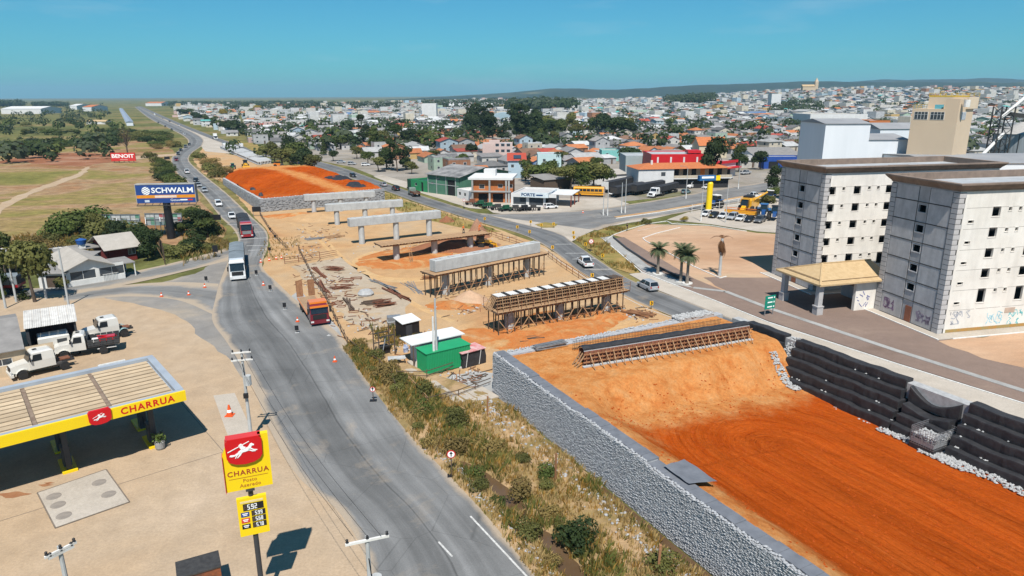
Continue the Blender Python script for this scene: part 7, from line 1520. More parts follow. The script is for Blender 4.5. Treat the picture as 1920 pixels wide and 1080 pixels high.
# rough circles kept free of houses: trees, playing field, hand-built shops (photo x, y, radius m)
KEEP = [(G(a, b_).x, G(a, b_).y, r_) for a, b_, r_ in ((940, 262, 30), (985, 268, 28), (895, 262, 22), (1040, 264, 26), (1100, 258, 26), (1150, 254, 20), (825, 268, 26), (1010, 330, 15), (1095, 345, 20), (1060, 345, 16), (930, 375, 20), (1010, 378, 20), (830, 355, 20), (790, 352, 14), (540, 303, 18), (575, 306, 16), (740, 312, 15), (700, 306, 14), (1240, 350, 22), (1290, 345, 20), (1360, 330, 18), (1150, 360, 24), (1200, 355, 20), (1270, 322, 26), (1200, 330, 20), (665, 312, 16), (640, 300, 10), (1445, 350, 14), (1450, 300, 34), (1490, 300, 20), (1335, 300, 14), (930, 300, 14), (967, 340, 12), (1030, 325, 14), (560, 268, 14))]
BLK = [(75, 200), (150, 260), (58, 190)]
def free(x, y, m_=0):
 if y < 190: return False
 d_ = math.hypot(x, y)
 if seg_side(x, y, FR_LINE) < 13 + (8 if d_ < 420 else 0): return False
 if x > CS_LINE[0][0]-10 and abs(seg_side(x, y, CS_LINE)) < 24 : return False
 if x > 60 and y < 262: return False
 if x > 20 and seg_side(x, y, CS_LINE) > 0 and y < 300: return False
 return all((x-a)**2+(y-b_)**2 > (r_+m_)**2 for a, b_, r_ in KEEP)
cand = []; TA = math.radians(21); ct_, st_ = math.cos(TA), math.sin(TA)
def town(u, v): return (u*ct_-v*st_, u*st_+v*ct_)
v = 150.0; row = 0
while v < 2600:
 dep = 13.5 if v < 700 else 17; gap = 9 if row % 2 else 1.5
 u = -1900.0
 while u < 2300:
  wlot = rt.uniform(10, 14.5) if v < 700 else rt.uniform(10.5, 15.5)
  if (u % 96) < 9: u += 9; continue
  x, y = town(u+rt.uniform(-.8, .8), v+rt.uniform(-1.5, 1.5)); px_, py_ = proj(x, y, terr(x, y))
  d_ = math.hypot(x, y)
  if -60 < px_ < 1990 and y > 0:
   p_ = (.93 if d_ < 1200 else .8) if px_ > 330 else .0
   if d_ > 1500 and px_ < 900: p_ *= .45
   if d_ > 900: p_ *= .35+.65*(mnoise.noise(V(x*.004, y*.004, 3)) >-.36)
   if free(x, y) and rt.random() < p_: cand.append((d_, x, y, row, px_, py_))
  u += wlot
 v += dep+gap; row += 1
cand.sort()
def zone(px_, py_):
 if px_ < 520: a = 'near the far highway'
 elif px_ < 700: a = 'beside the frontage trees'
 elif px_ < 900: a = 'behind the green sheds'
 elif px_ < 1060: a = 'behind the FORTE shop'
 elif px_ < 1220: a = 'behind the trailer yard'
 elif px_ < 1420: a = 'behind the red store'
 elif px_ < 1560: a = 'near the white shed'
 else: a = 'beyond the tan tower'
 b_ = 'first row' if py_ > 315 else ('front rows' if py_ > 290 else ('middle rows' if py_ > 268 else 'back rows'))
 return a, b_
def uniq(objs):
 """alike labels get their place in the row: objs = [(object, label, photo x)]"""
 by = {}
 for o, l, x in objs: by.setdefault(l, []).append((x, o))
 ORD = ['leftmost', 'second from left', 'third from left', 'fourth from left', 'fifth from left', 'sixth from left', 'seventh from left', 'eighth from left', 'ninth from left', 'tenth from left', 'eleventh from left', 'twelfth from left'] + [w_+' from left' for w_ in ('thirteenth','fourteenth','fifteenth','sixteenth','seventeenth','eighteenth','nineteenth','twentieth')]
 for l, xs in by.items():
  xs.sort(key=lambda q: q[0])
  for i, (x, o) in enumerate(xs):
   o['label'] = l if len(xs) == 1 else l+', '+(ORD[i] if i < 20 else '%dth from left' % (i+1))
made = []; far_h = []
for d_, x, y, row, px_, py_ in cand:
 if len(made) < 285 and 300 < px_ < 1930 and py_ > 240:
  pi_ = rt.choices(range(len(HP)), [10, 10, 7, 9, 8, 4, 3, 7, 8, 4, 3, 3])[0]; pr, k, L, D, h = HP[pi_]; wi = rt.choices(range(len(WALLS)), WW)[0]; ri = rt.choices(range(len(ROOFS)), RW)[0]
  if k == 'flat': ri = rt.choice((2, 6, 0))
  if py_ > 285 and 740 < px_ < 1010 and k != 'flat' and rt.random() < .5: ri = rt.choice((3, 4, 3, 5))
  a = TA+(PI if row % 2 == 2 else 0)+rt.uniform(-.06, .06); o = dup(pr, (x-L/2*math.cos(a), y-L/2*math.sin(a), 0), a, None, 'houses of the town')
  s_ = rt.uniform(.88, 1.12); o.scale = (s_, s_*rt.uniform(.9, 1.1), rt.uniform(.92, 1.1))
  setmat(o, HP_W, MW[wi]); setmat(o, HP_R, MR[ri]); z1, z2 = zone(px_, py_)
  made.append((o, '%s house, %s %s roof, %s, %s' % (WALLS[wi][0], ROOFS[ri][0], KN[k], z1, z2), px_))
 else: far_h.append((d_, x, y, row))
uniq(made)
for q in HP: kill(q[0])
mb = MB(); NWm = len(MW); NR = len(MR)
for d_, x, y, row in far_h:
 z = terr(x, y); L, D = rt.uniform(7, 12), rt.uniform(8, 13); h = rt.choice((2.8, 2.9, 3.0, 3.1, 5.6))
 if d_ > 700 and rt.random() < .06: h = rt.uniform(6, 13); L *= 1.3
 if d_ > 700 and rt.random() < .05: L *= 2.6; D *= 1.8; h = rt.uniform(4, 7)
 a = TA+rt.uniform(-.08, .08)+(PI/2 if rt.random() < .4 else 0); c_, s_ = math.cos(a), math.sin(a)
 wi = rt.choices(range(len(WALLS)), [34, 14, 12, 5, 5, 3, 4, 3, 20, 1])[0]; ri = rt.choices(range(len(ROOFS)), [20, 12, 20, 9, 6, 4, 18, 10, 1])[0]
 def T(u, v, w_): return (x+u*c_-v*s_, y+u*s_+v*c_, z+w_)
 hx, hy = L/2, D/2
 mb.add([T(-hx,-hy,-1), T(hx,-hy,-1), T(hx,hy,-1), T(-hx,hy,-1), T(-hx,-hy,h), T(hx,-hy,h), T(hx,hy,h), T(-hx,hy,h)], [(0,1,5,4),(1,2,6,5),(2,3,7,6),(3,0,4,7)], wi)
 if h > 5.9 or rt.random() < .22: mb.add([T(-hx,-hy,h), T(hx,-hy,h), T(hx,hy,h), T(-hx,hy,h)], [(0,1,2,3)], NWm+rt.choice((2, 6, 0)))
 else:
  e = .5; zr = h+rt.uniform(1.1, 1.9); mb.add([T(-hx-e,-hy-e,h-.2), T(hx+e,-hy-e,h-.2), T(hx+e,hy+e,h-.2), T(-hx-e,hy+e,h-.2), T(-hx-e,0,zr), T(hx+e,0,zr)], [(0,1,5,4),(2,3,4,5)], NWm+ri); mb.add([T(-hx,-hy,h), T(-hx,hy,h), T(-hx,0,zr-.1), T(hx,-hy,h), T(hx,hy,h), T(hx,0,zr-.1)], [(0,2,1),(3,4,5)], wi)
 if d_ < 1100:
  for fl in range(1 if h < 5 else 2):
   for u in (-hx*.5, hx*.45): mb.add([T(u-.6, -hy-.03, 1+2.8*fl), T(u+.6, -hy-.03, 1+2.8*fl), T(u+.6, -hy-.03, 2.1+2.8*fl), T(u-.6, -hy-.03, 2.1+2.8*fl)], [(0,1,2,3)], NWm+NR)
o = mb.build('far_town_houses', MW+MR+[M_glass]); stuff(o); o['label'] = 'mass of small far houses of the town reaching to the horizon'; o['category'] = 'houses'
# ================================================================== TREES, SHRUBS, GRASS
rv = random.Random(77)
def m_leaf(name, c1, c2, tr=.25):
 m, t, b = newmat(name); oi = nd(t, 'ShaderNodeObjectInfo'); tc = nd(t, 'ShaderNodeTexCoord')
 n = noise(t, tc.outputs['Object'], .55, 4, .6); r = ramp(t, [(.35, c1), (.65, c2)]); t.links.new(n, r.inputs[0])
 mr = nd(t, 'ShaderNodeMapRange'); t.links.new(oi.outputs['Random'], mr.inputs[0]); mr.inputs[3].default_value = .72; mr.inputs[4].default_value = 1.3
 hs = nd(t, 'ShaderNodeHueSaturation'); t.links.new(mr.outputs[0], hs.inputs['Value']); t.links.new(r.outputs[0], hs.inputs['Color'])
 t.links.new(hs.outputs[0], b.inputs['Base Color']); b.inputs['Roughness'].default_value = .7; b.inputs['Specular IOR Level'].default_value = .2
 tl = nd(t, 'ShaderNodeBsdfTranslucent'); t.links.new(hs.outputs[0], tl.inputs[0]); mx = nd(t, 'ShaderNodeMixShader'); mx.inputs[0].default_value = tr
 t.links.new(b.outputs[0], mx.inputs[1]); t.links.new(tl.outputs[0], mx.inputs[2]); t.links.new(mx.outputs[0], t.nodes['Material Output'].inputs[0]); return m
ML = {'dark': m_leaf('leaf_dark_green', (.02, .036, .011), (.042, .06, .018)), 'mid': m_leaf('leaf_mid_green', (.05, .072, .016), (.095, .115, .028)), 'olive': m_leaf('leaf_olive', (.085, .09, .024), (.15, .145, .042)), 'yellow': m_leaf('leaf_yellow', (.3, .2, .02), (.22, .17, .03)), 'dry': m_leaf('leaf_dry', (.17, .125, .04), (.24, .17, .06)), 'blue': m_leaf('leaf_grey_green', (.045, .06, .03), (.075, .09, .05))}
M_bark = mat('tree_bark', (.11, .08, .06), (.065, .048, .036), 3, .95, bmp=.4); M_barkp = mat('pale_bark', (.3, .26, .21), (.2, .17, .14), 2, .9)
def leafcloud(mb, lobes, n, leaf, rg, shell=.62):
 ws = [l[1][0]*l[1][1]*l[1][2] for l in lobes]
 for _ in range(n):
  c, r = rg.choices(lobes, ws)[0]; d = V(rg.gauss(0, 1), rg.gauss(0, 1), rg.gauss(0, 1)).normalized(); k = shell+(1.04-shell)*rg.random()**.6
  if d.z < -.55: continue
  p = V(c[0]+d.x*r[0]*k, c[1]+d.y*r[1]*k, c[2]+d.z*r[2]*k); s_ = leaf*rg.uniform(.6, 1.35)
  nn = (d+V(rg.uniform(-.8, .8), rg.uniform(-.8, .8), rg.uniform(-.3, .9))).normalized(); t1 = nn.orthogonal().normalized(); t1 = Matrix.Rotation(rg.uniform(0, 6.28), 3, nn) @ t1; t2 = nn.cross(t1)
  mb.add([p-t1*s_*.5, p+t2*s_*.42+t1*s_*.1, p+t1*s_*.55, p-t2*s_*.38], [(0, 1, 2, 3)])
def lobes_for(kind, rg):
 out = []
 if kind == 'round':
  for i in range(9): a = rg.uniform(0, 6.28); rr = rg.uniform(.2, 1.0)*1.7; s_ = rg.uniform(1.0, 1.7); out.append(((rr*math.cos(a), rr*math.sin(a), rg.uniform(2.6, 4.6)), (s_, s_, s_*.8)))
 elif kind == 'dense':
  for i in range(13): a = rg.uniform(0, 6.28); z = rg.uniform(1.6, 8); rr = rg.uniform(.2, 1)*(2.4-abs(z-4)*.3); s_ = rg.uniform(1.0, 1.8); out.append(((rr*math.cos(a), rr*math.sin(a), z), (s_, s_, s_)))
 elif kind == 'tall':
  for i in range(12): a = rg.uniform(0, 6.28); z = rg.uniform(5, 13.2); rr = rg.uniform(.1, 1)*(2.3-abs(z-9)*.2); s_ = rg.uniform(.8, 1.5); out.append(((rr*math.cos(a), rr*math.sin(a), z), (s_, s_, s_*.9)))
 elif kind == 'cone':
  for i in range(12): z = 1+i*.7; a = rg.uniform(0, 6.28); s_ = max(.35, 1.5-i*.11); out.append(((.3*math.cos(a), .3*math.sin(a), z), (s_, s_, .8)))
 elif kind == 'bush':
  for i in range(7): a = rg.uniform(0, 6.28); rr = rg.uniform(.1, 1)*.9; s_ = rg.uniform(.5, .9); out.append(((rr*math.cos(a), rr*math.sin(a), rg.uniform(.4, 1.1)), (s_, s_, s_*.8)))
 return out
SPEC = {'round': (1900, .42, 4.0, .2), 'dense': (2600, .48, 6.0, .25), 'tall': (2100, .5, 12, .22), 'cone': (1500, .42, 7, .16), 'bush': (1300, .2, .6, .06)}
TM = {}
for kind, (n, leaf, th, tr) in SPEC.items():
 TM[kind] = []
 for s_ in range(3):
  rg = random.Random(hash(kind) % 97+s_*13 if False else len(kind)*17+s_*13); lb = lobes_for(kind, rg); b = MB(); leafcloud(b, lb, n, leaf, rg); cm_ = b.mesh('crown', ML['mid'])
  b = MB(); pts = [V(0, 0, -.1), V(rg.uniform(-.15, .15), rg.uniform(-.15, .15), th*.35), V(rg.uniform(-.3, .3), rg.uniform(-.3, .3), th*.7), V(rg.uniform(-.4, .4), rg.uniform(-.4, .4), th)]
  for i in range(3): b.tube(pts[i], pts[i+1], tr*(1-.27*i), tr*(1-.27*(i+1)), 7)
  for c, r in lb[:7]:
   k = rg.uniform(.35, .8); b0 = pts[1].lerp(pts[3], k); b.tube(b0, V(*c), tr*.35, tr*.1, 5)
  TM[kind].append((cm_, b.mesh('trunk', M_bark)))
trees = []
def tree(kind, p, H, leaf='mid', label=None, group=None, wide=1.0, name=None, z=0.0, cat='tree', bark=None, var=None):
 cm_, tm = TM[kind][rv.randrange(3) if var is None else var]; top = {'round': 5.6, 'dense': 9.2, 'tall': 14.2, 'cone': 10, 'bush': 1.75}[kind]; s_ = H/top
 p = G(*p) if len(p) == 2 else V(*p); r = thing(name or {'bush': 'shrub'}.get(kind, 'tree'), label or 'x', 'shrub' if kind == 'bush' else cat, (p.x, p.y, p.z), rv.uniform(0, 6.28), group); r.scale = (s_*wide, s_*wide, s_)
 mo('trunk', tm, r); c = mo('crown', cm_, r)
 if leaf != 'mid': c.material_slots[0].link = 'OBJECT'; c.material_slots[0].material = ML[leaf]
 return r
LN = {'dark': 'dark green', 'mid': 'mid green', 'olive': 'olive green', 'yellow': 'yellow flowering', 'dry': 'dry brown', 'blue': 'grey green'}; KNM = {'round': 'round tree', 'dense': 'dense bushy tree', 'tall': 'tall slender tree', 'cone': 'conical tree', 'bush': 'shrub'}
def many(lst, where, group):
 """lst: (kind, px, py, height, leaf, wide)"""
 acc = []
 for k, x, y, H, lf, wd in lst: acc.append((tree(k, (x, y), H, lf, group=group, wide=wd), '%s %s %s' % (LN[lf], KNM[k], where), x))
 uniq(acc)
# -- single trees with a face of their own
tree('round', (66, 566), 9.2, 'olive', 'leaning olive green street tree in front of the eatery wing', wide=.85, var=0)
tree('dense', (8, 520), 8.0, 'mid', 'dense green tree at the left edge above the parked lorry', wide=.9); tree('dense', (-12, 560), 6.5, 'dark', 'dark tree cut off by the left edge')
tree('round', (1335, 349), 17, 'dark', 'tall dark street tree in front of the red shop wing', wide=.55, var=1); tree('dense', (1450, 362), 9, 'dark', 'dark green tree against the left side of the farther unfinished block'); tree('round', (1191, 344), 6, 'mid', 'small round tree between the trailers and the white building')
tree('tall', (745, 322), 19, 'dark', 'tallest dark tree beside the frontage road', wide=1.0); tree('round', (1385, 322), 8, 'dark', 'dark round street tree far up the cross street'); tree('round', (1425, 318), 8, 'dark', 'second dark round street tree far up the cross street')
many([('bush', 20, 545, 1.6, 'olive', 1), ('bush', 42, 562, 1.4, 'mid', 1), ('bush', 120, 540, 1.8, 'olive', 1), ('bush', 5, 560, 1.5, 'mid', 1)], 'near the eatery', 'shrubs by the eatery')
many([('bush', 120, 444, 5.5, 'mid', 1.1), ('bush', 140, 436, 6, 'mid', 1.2), ('bush', 165, 432, 6.5, 'mid', 1.2), ('dense', 180, 440, 6, 'olive', 1.1), ('bush', 200, 446, 5.0, 'olive', 1.2), ('round', 218, 460, 5.2, 'dark', 1.2), ('bush', 235, 452, 5, 'olive', 1.2), ('round', 262, 468, 5.5, 'dark', 1.2), ('dense', 278, 488, 6.5, 'dark', 1.0), ('round', 290, 478, 5, 'dark', 1.2), ('bush', 150, 462, 2.6, 'olive', 1.3), ('bush', 95, 455, 2.5, 'olive', 1.4), ('bush', 70, 462, 2.3, 'dry', 1.4), ('bush', 40, 468, 2.2, 'olive', 1.4), ('bush', 175, 470, 2.6, 'olive', 1.4), ('bush', 110, 470, 2.4, 'dry', 1.4), ('bush', 60, 480, 2.4, 'olive', 1.4)], 'behind the red house', 'thicket behind the red house')
l_ = []
for i in range(30):
 x = rv.uniform(335, 415); y = rv.uniform(405, 482)
 if x > 345+(y-395)*.0+70*(1-abs(y-440)/60): continue
 l_.append(('bush' if rv.random() < .6 else 'round', x, y, rv.uniform(1.8, 3.6), rv.choice(('mid', 'mid', 'olive', 'dark')), 1.3))
l_ += [('round', 372, 428, 4.5, 'dark', 1.4), ('round', 390, 445, 4.2, 'mid', 1.3), ('bush', 395, 470, 2, 'olive', 1.4), ('bush', 360, 402, 2.6, 'mid', 1.5), ('bush', 382, 412, 2.4, 'mid', 1.5), ('bush', 405, 455, 1.6, 'dry', 1.4), ('bush', 420, 462, 1.4, 'dry', 1.4)]
many(l_, 'by the billboard mast', 'scrub by the billboard mast')
l_ = []
for i in range(26):
 t = rv.random(); x = 292+t*40+rv.uniform(-12, 8); y = 296+t*62+rv.uniform(-4, 4); l_.append(('bush', x, y, rv.uniform(2, 3.6), rv.choice(('mid', 'dark', 'olive')), 1.5))
many(l_, 'in the detour bend hedge', 'hedge left of the detour')
l_ = [(rv.choice(('round', 'bush', 'bush')), 372+t*48+rv.uniform(-6, 12), 300+t*34+rv.uniform(-6, 6), rv.uniform(2, 4), rv.choice(('dry', 'olive', 'dry')), 1.4) for t in [i/15 for i in range(16)]]
many(l_, 'on the bank beside the detour', 'bank of the detour')
# belts on the left of the highway
l_ = []
for i in range(52): x = rv.uniform(-20, 228); l_.append(('bush' if rv.random() < .8 else 'dense', x, 281-x*.05+rv.uniform(-9, 0), rv.uniform(2.8, 4.4), rv.choice(('dark', 'mid', 'mid')), 1.8))
for i in range(30): x = rv.uniform(238, 314); l_.append(('bush', x, 247+rv.uniform(0, 15)+(x-238)*.12, rv.uniform(3, 5), rv.choice(('dark', 'mid', 'olive')), 1.8))
for i in range(12): x = rv.uniform(285, 330); l_.append(('bush', x, 272+rv.uniform(-4, 8), rv.uniform(2.2, 3.6), rv.choice(('olive', 'dry', 'mid')), 1.8))
many(l_, 'beyond the dry field', 'shrub belt beyond the dry field')
l_ = []
for i in range(34): x = rv.uniform(-15, 212); l_.append(('bush' if rv.random() < .6 else 'dense', x, rv.choice((228, 236, 250, 252))+rv.uniform(-3, 3), rv.uniform(2.8, 5.5), rv.choice(('mid', 'olive', 'dark', 'blue')), 1.9))
many(l_, 'in the far left woodland', 'woodland left of the highway')
tb = thing('bare_tree', 'lone bare leafless tree behind the red billboard', 'tree', G(240, 293)); b = MB(); b.tube((0, 0, 0), (0, 0, 9), .4, .25, 7)
for i in range(46):
 a = rv.uniform(0, 6.28); z = rv.uniform(6, 12); l = rv.uniform(2, 4.5); b.tube((0, 0, z*.75), (l*math.cos(a), l*math.sin(a), z+rv.uniform(1.5, 4)), .12, .03, 4)
b.build('trunk', M_bark, tb); b = MB(); leafcloud(b, [((0, 0, 11), (4, 4, 4))], 500, .25, rv, .2); b.build('twigs', ML['dry'], tb)
l_ = []
for i in range(22): t = rv.random(); l_.append((rv.choice(('round', 'dense')), 330+t*102+rv.uniform(0, 10), 216+t*38+rv.uniform(-6, -1), rv.uniform(8, 12), rv.choice(('dark', 'dark', 'mid')), 1.4))
many(l_, 'along the far highway', 'trees along the far highway')
many([('dense', 515, 306, 10, 'olive', 1.1), ('round', 530, 313, 8, 'olive', 1.5), ('dense', 548, 314, 10, 'olive', 1.3), ('round', 565, 318, 9, 'dark', 1.4), ('dense', 580, 320, 8, 'dark', 1.2), ('round', 500, 300, 7, 'olive', 1.4), ('dense', 540, 300, 12, 'dark', 1.1), ('round', 558, 308, 10, 'mid', 1.3), ('round', 590, 322, 7, 'olive', 1.2)], 'in the clump beside the far fill', 'clump beside the far fill')
many([('round', 690, 309, 6, 'mid', 1.2), ('round', 625, 302, 5, 'dark', 1.2), ('dense', 725, 318, 11, 'dark', 1.2), ('dense', 762, 318, 10, 'dark', 1.2), ('round', 710, 322, 6, 'olive', 1.3), ('round', 772, 326, 5, 'olive', 1.2), ('dense', 700, 285, 13, 'mid', 1.3), ('dense', 715, 280, 13, 'olive', 1.3), ('round', 640, 280, 8, 'mid', 1.6), ('round', 615, 278, 7, 'mid', 1.6), ('tall', 680, 280, 20, 'dark', 1.0), ('dense', 790, 276, 11, 'mid', 1.4), ('dense', 770, 278, 12, 'dark', 1.3), ('round', 805, 272, 8, 'olive', 1.5), ('dense', 860, 270, 9, 'mid', 1.4)], 'among the houses by the frontage road', 'trees among the front houses')
l_ = []
for i in range(22): x = rv.uniform(880, 1015); l_.append(('tall' if rv.random() < .7 else 'dense', x, rv.uniform(243, 264), rv.uniform(17, 25), 'dark', 1.15))
for i in range(9): l_.append(('dense', rv.uniform(885, 1030), rv.uniform(258, 268), rv.uniform(9, 13), rv.choice(('mid', 'dark')), 1.3))
many(l_, 'in the eucalyptus grove', 'eucalyptus grove')
l_ = []
for i in range(20): x = rv.uniform(1020, 1180); l_.append((rv.choice(('dense', 'round', 'tall')), x, rv.uniform(244, 262), rv.uniform(10, 17), rv.choice(('mid', 'dark', 'olive')), 1.3))
many(l_, 'in the park beside the grove', 'park trees')
many([('dense', 985, 340, 8, 'mid', 1.2), ('round', 1000, 346, 7, 'olive', 1.4), ('round', 1015, 347, 7, 'mid', 1.4), ('dense', 1030, 340, 9, 'mid', 1.2), ('round', 1045, 350, 6.5, 'olive', 1.3), ('round', 1070, 356, 8, 'olive', 1.3), ('dense', 1090, 358, 9.5, 'mid', 1.3), ('round', 1112, 357, 9, 'olive', 1.3), ('round', 1130, 352, 8, 'mid', 1.3), ('dense', 1075, 345, 9, 'dark', 1.2)], 'behind the yellow bus and FORTE shop', 'trees behind the shops')
many([('round', 1440, 392, 4.0, 'olive', 1.4), ('bush', 1210, 420, 1.5, 'olive', 1.5), ('bush', 1283, 415, 1.2, 'yellow', 1.2), ('round', 1450, 378, 4.5, 'mid', 1.3)], 'at the edge of the dealer yard', 'dealer yard shrubs')
# street trees among the houses
l_ = []; tries = 0
while len(l_) < 72 and tries < 3000:
 tries += 1; x = rv.uniform(430, 1915); y = 205+rv.random()**1.4*128; p = G(x, y)
 if y > 225 and (p.y < 262 and p.x > 55 or seg_side(p.x, p.y, FR_LINE) < 12 or (p.x > 0 and abs(seg_side(p.x, p.y, CS_LINE)) < 20)): continue
 if 1690 < x < 1825 or x > 1540 and y > 285: continue
 l_.append((rv.choice(('round', 'round', 'dense', 'tall', 'cone')), x, y, rv.uniform(5, 10), rv.choice(('dark', 'mid', 'olive', 'mid', 'dark')), 1.25))
acc = []
for k, x, y, H, lf, wd in l_:
 p = G(x, y); z1, z2 = zone(x, y); acc.append((tree(k, (p.x, p.y, terr(p.x, p.y)), H, lf, group='trees among the houses', wide=wd), '%s %s among houses %s, %s' % (LN[lf], KNM[k], z1, z2), x))
for x, y in ((483, 212), (420, 222)): p = G(x, y); acc.append((tree('round', (p.x, p.y, 0), 14, 'yellow', wide=1.3, group='trees among the houses'), 'yellow flowering tree in the far town near the highway', x))
uniq(acc)
# far woods and town greenery: one mass
b = MB(); LM = [ML['dark'], ML['blue'], ML['mid']]
HWY = [(p[0], p[1]) for p in Lm[17:]]; HWY += [(2.2*HWY[-1][0]-1.2*HWY[-3][0], 2.2*HWY[-1][1]-1.2*HWY[-3][1])]
def far_tree(x, y, H, R, n, mi):
 z = terr(x, y)
 if abs(seg_side(x, y, HWY)) < 16+.03*y or abs(seg_side(x, y, FR_LINE)) < 14: return
 for _ in range(n):
  d = V(rv.gauss(0, 1), rv.gauss(0, 1), rv.gauss(0, .8)).normalized(); k = rv.uniform(.6, 1.05); p = V(x+d.x*R*k, y+d.y*R*k, z+H*.55+d.z*H*.45*k); s_ = max(R*.42, 1.0)*rv.uniform(.7, 1.3); nn = (d+V(0, -.2, .4)).normalized(); t1 = nn.orthogonal().normalized()*s_; t2 = nn.cross(t1)
  b.add([p-t1*.5, p+t2*.5, p+t1*.5, p-t2*.5], [(0, 1, 2, 3)], mi)
for _ in range(2500):
 d_ = 400+2600*rv.random()**1.5; px_ = rv.uniform(-30, 1950); az = math.atan((px_-960)/FPX); x, y = d_*math.sin(az), d_*math.cos(az)
 if px_ > 330 and d_ < 700 and not free(x, y): continue
 if px_ < 330 and rv.random() < .5: continue
 if mnoise.noise(V(x*.003, y*.003, 8)) < -.1 and rv.random() < .6: continue
 H = rv.uniform(5, 11); far_tree(x, y, H, H*rv.uniform(.45, .7), 26 if d_ > 1200 else 42, rv.choices((0, 1, 2), (5, 3, 2))[0])
for px0, px1, D0, D1, n, H in ((-20, 75, 2600, 3200, 240, 22), (95, 155, 2500, 3000, 160, 16), (228, 305, 3200, 3800, 200, 24), (330, 620, 2400, 3400, 380, 13), (440, 760, 1500, 2300, 300, 14), (955, 1075, 1150, 1500, 260, 24), (1240, 1325, 1500, 2000, 220, 20), (800, 950, 1400, 2200, 180, 15), (-30, 330, 800, 2300, 200, 8), (-30, 225, 430, 700, 50, 4), (440, 1600, 380, 800, 420, 8), (1430, 1530, 1000, 1400, 120, 12)):
 for _ in range(n):
  px_ = rv.uniform(px0, px1); d_ = rv.uniform(D0, D1); az = math.atan((px_-960)/FPX); x, y = d_*math.sin(az), d_*math.cos(az); e = 1-abs((px_-px0)/(px1-px0)-.5)*1.1; h = H*rv.uniform(.75, 1.1)*(.55+.45*min(1, e*2)); far_tree(x, y, h, h*.6, 20, rv.choice((0, 0, 1)))
stuff(b.build('far_woods', LM))
# -- verge between the detour and the gabion wall, with ditches
LV = [(645, 655), (670, 690), (692, 720), (726, 765), (780, 830), (840, 890), (918, 975), (1002, 1080), (1060, 1150)]; RV = [(700, 636), (762, 682), (925, 742), (1000, 804), (1100, 886), (1200, 968), (1340, 1083), (1470, 1190), (1580, 1280)]
LVs = spline([G(*p) for p in LV], 10); RVs = spline([G(*p) for p in RV], 10); NVv = len(LVs)-1
def verge_z(u, v, x, y):
 e = sm(min(v, 1-v)/.06); h = .22*e+.16*e*nz(x, y, .35, 2)+.10*e*nz(x, y, 1.2, 5)
 if u > .52: h -= .75*math.exp(-((v-.24-.05*nz(0, y, .2, 3))/.07)**2)*sm((u-.52)/.06)*(1 if not .70 < u < .74 else .3)
 if u > .50: h -= .5*math.exp(-((v-.97)/.05)**2)*sm((u-.5)/.15)
 return h
def verge_p(u, v):
 i = u*NVv; k = min(int(i), NVv-1); f = i-k; a = LVs[k].lerp(LVs[k+1], f); b_ = RVs[k].lerp(RVs[k+1], f); p = a.lerp(b_, v); return V(p.x, p.y, verge_z(u, v, p.x, p.y)+.01)
M_verge = m_soil('verge_soil', [(.15, .13, .045), (.27, .19, .085), (.40, .27, .15), (.44, .32, .2)], .22, 1.1, 7, (1, 1, 1), 0, .7, .12, 1.3)
struct(grid_mesh('verge', 120, 40, verge_p, M_verge))
M_water = mat('muddy_water', (.12, .075, .04), (.09, .055, .03), .3, .15, spec=.5)
wp = [verge_p(u, .15) for u in (.53, .6, .7, .8, .9, 1)]+[verge_p(u, .35) for u in (1, .9, .8, .7, .6, .53)]; sheet('ditch_water', [(p.x, p.y) for p in wp], -.04, M_water)
wp = [verge_p(u, .91) for u in (.5, .6, .7, .8, .9, 1)]+[verge_p(u, 1.0) for u in (1, .9, .8, .7, .6, .5)]; sheet('ditch_water', [(p.x, p.y) for p in wp], -.04, M_water)
MG = [m_leaf('grass_straw', (.32, .23, .09), (.4, .28, .12), .3), m_leaf('grass_olive', (.14, .13, .032), (.2, .17, .048), .3), m_leaf('grass_green', (.075, .095, .022), (.12, .135, .034), .3), m_leaf('grass_ochre', (.28, .16, .035), (.34, .2, .05), .3)]
def tuft(mb, p, h, n, mi, rg=rv):
 for _ in range(n):
  a = rg.uniform(0, 6.28); l = h*rg.uniform(.6, 1.2); o = V(rg.gauss(0, .09), rg.gauss(0, .09), 0); t = V(math.cos(a), math.sin(a), 0); lean = rg.uniform(.1, .6)*l; w_ = .025+.02*l; s_ = V(-t.y, t.x, 0)*w_; q = p+o
  mb.add([q-s_, q+s_, q+t*lean*.4+V(0, 0, l*.7)+s_*.7, q+t*lean+V(0, 0, l)], [(0, 1, 2, 3)], mi)
gb = MB()
for _ in range(9500):
 u = rv.random(); v = rv.random(); p = verge_p(u, v)
 if p.z < -.06: continue
 g1 = nz(p.x, p.y, .25, 7); g2 = nz(p.x, p.y, .6, 11); green = g1+.35*g2+(.45*(1-abs(v-.3)/.3) if v < .6 else -.2)
 if green < -.25 and rv.random() < .6: continue
 if u < .3 and v > .55: continue
 mi = rv.choices((2, 1, 0, 3), (3, 5, 2, 2) if green > .35 else ((1, 3, 4, 2) if green > .05 else (0, 1, 8, 2)))[0]; tuft(gb, p, rv.uniform(.3, .6)*(1.5 if green > .35 else 1), 5, mi)
stuff(gb.build('verge_grass', MG))
acc = []
for _ in range(46):
 u = rv.uniform(.02, .98); v = rv.choice((rv.uniform(.08, .5), rv.uniform(.1, .8)))
 if u < .3: v = rv.uniform(.12, .5)
 p = verge_p(u, v)
 if p.z < -.02: continue
 lf = rv.choice(('olive', 'dry', 'dry', 'olive', 'mid')); x_, y_ = proj(p.x, p.y, p.z); acc.append((tree('bush', (p.x, p.y, p.z-.05), rv.uniform(.7, 1.6), lf, group='weeds on the verge', wide=1.15), '%s weed clump on the verge %s' % (LN[lf], 'near the site cabins' if y_ < 720 else ('above the ditch' if y_ < 880 else 'low by the wall')), x_))
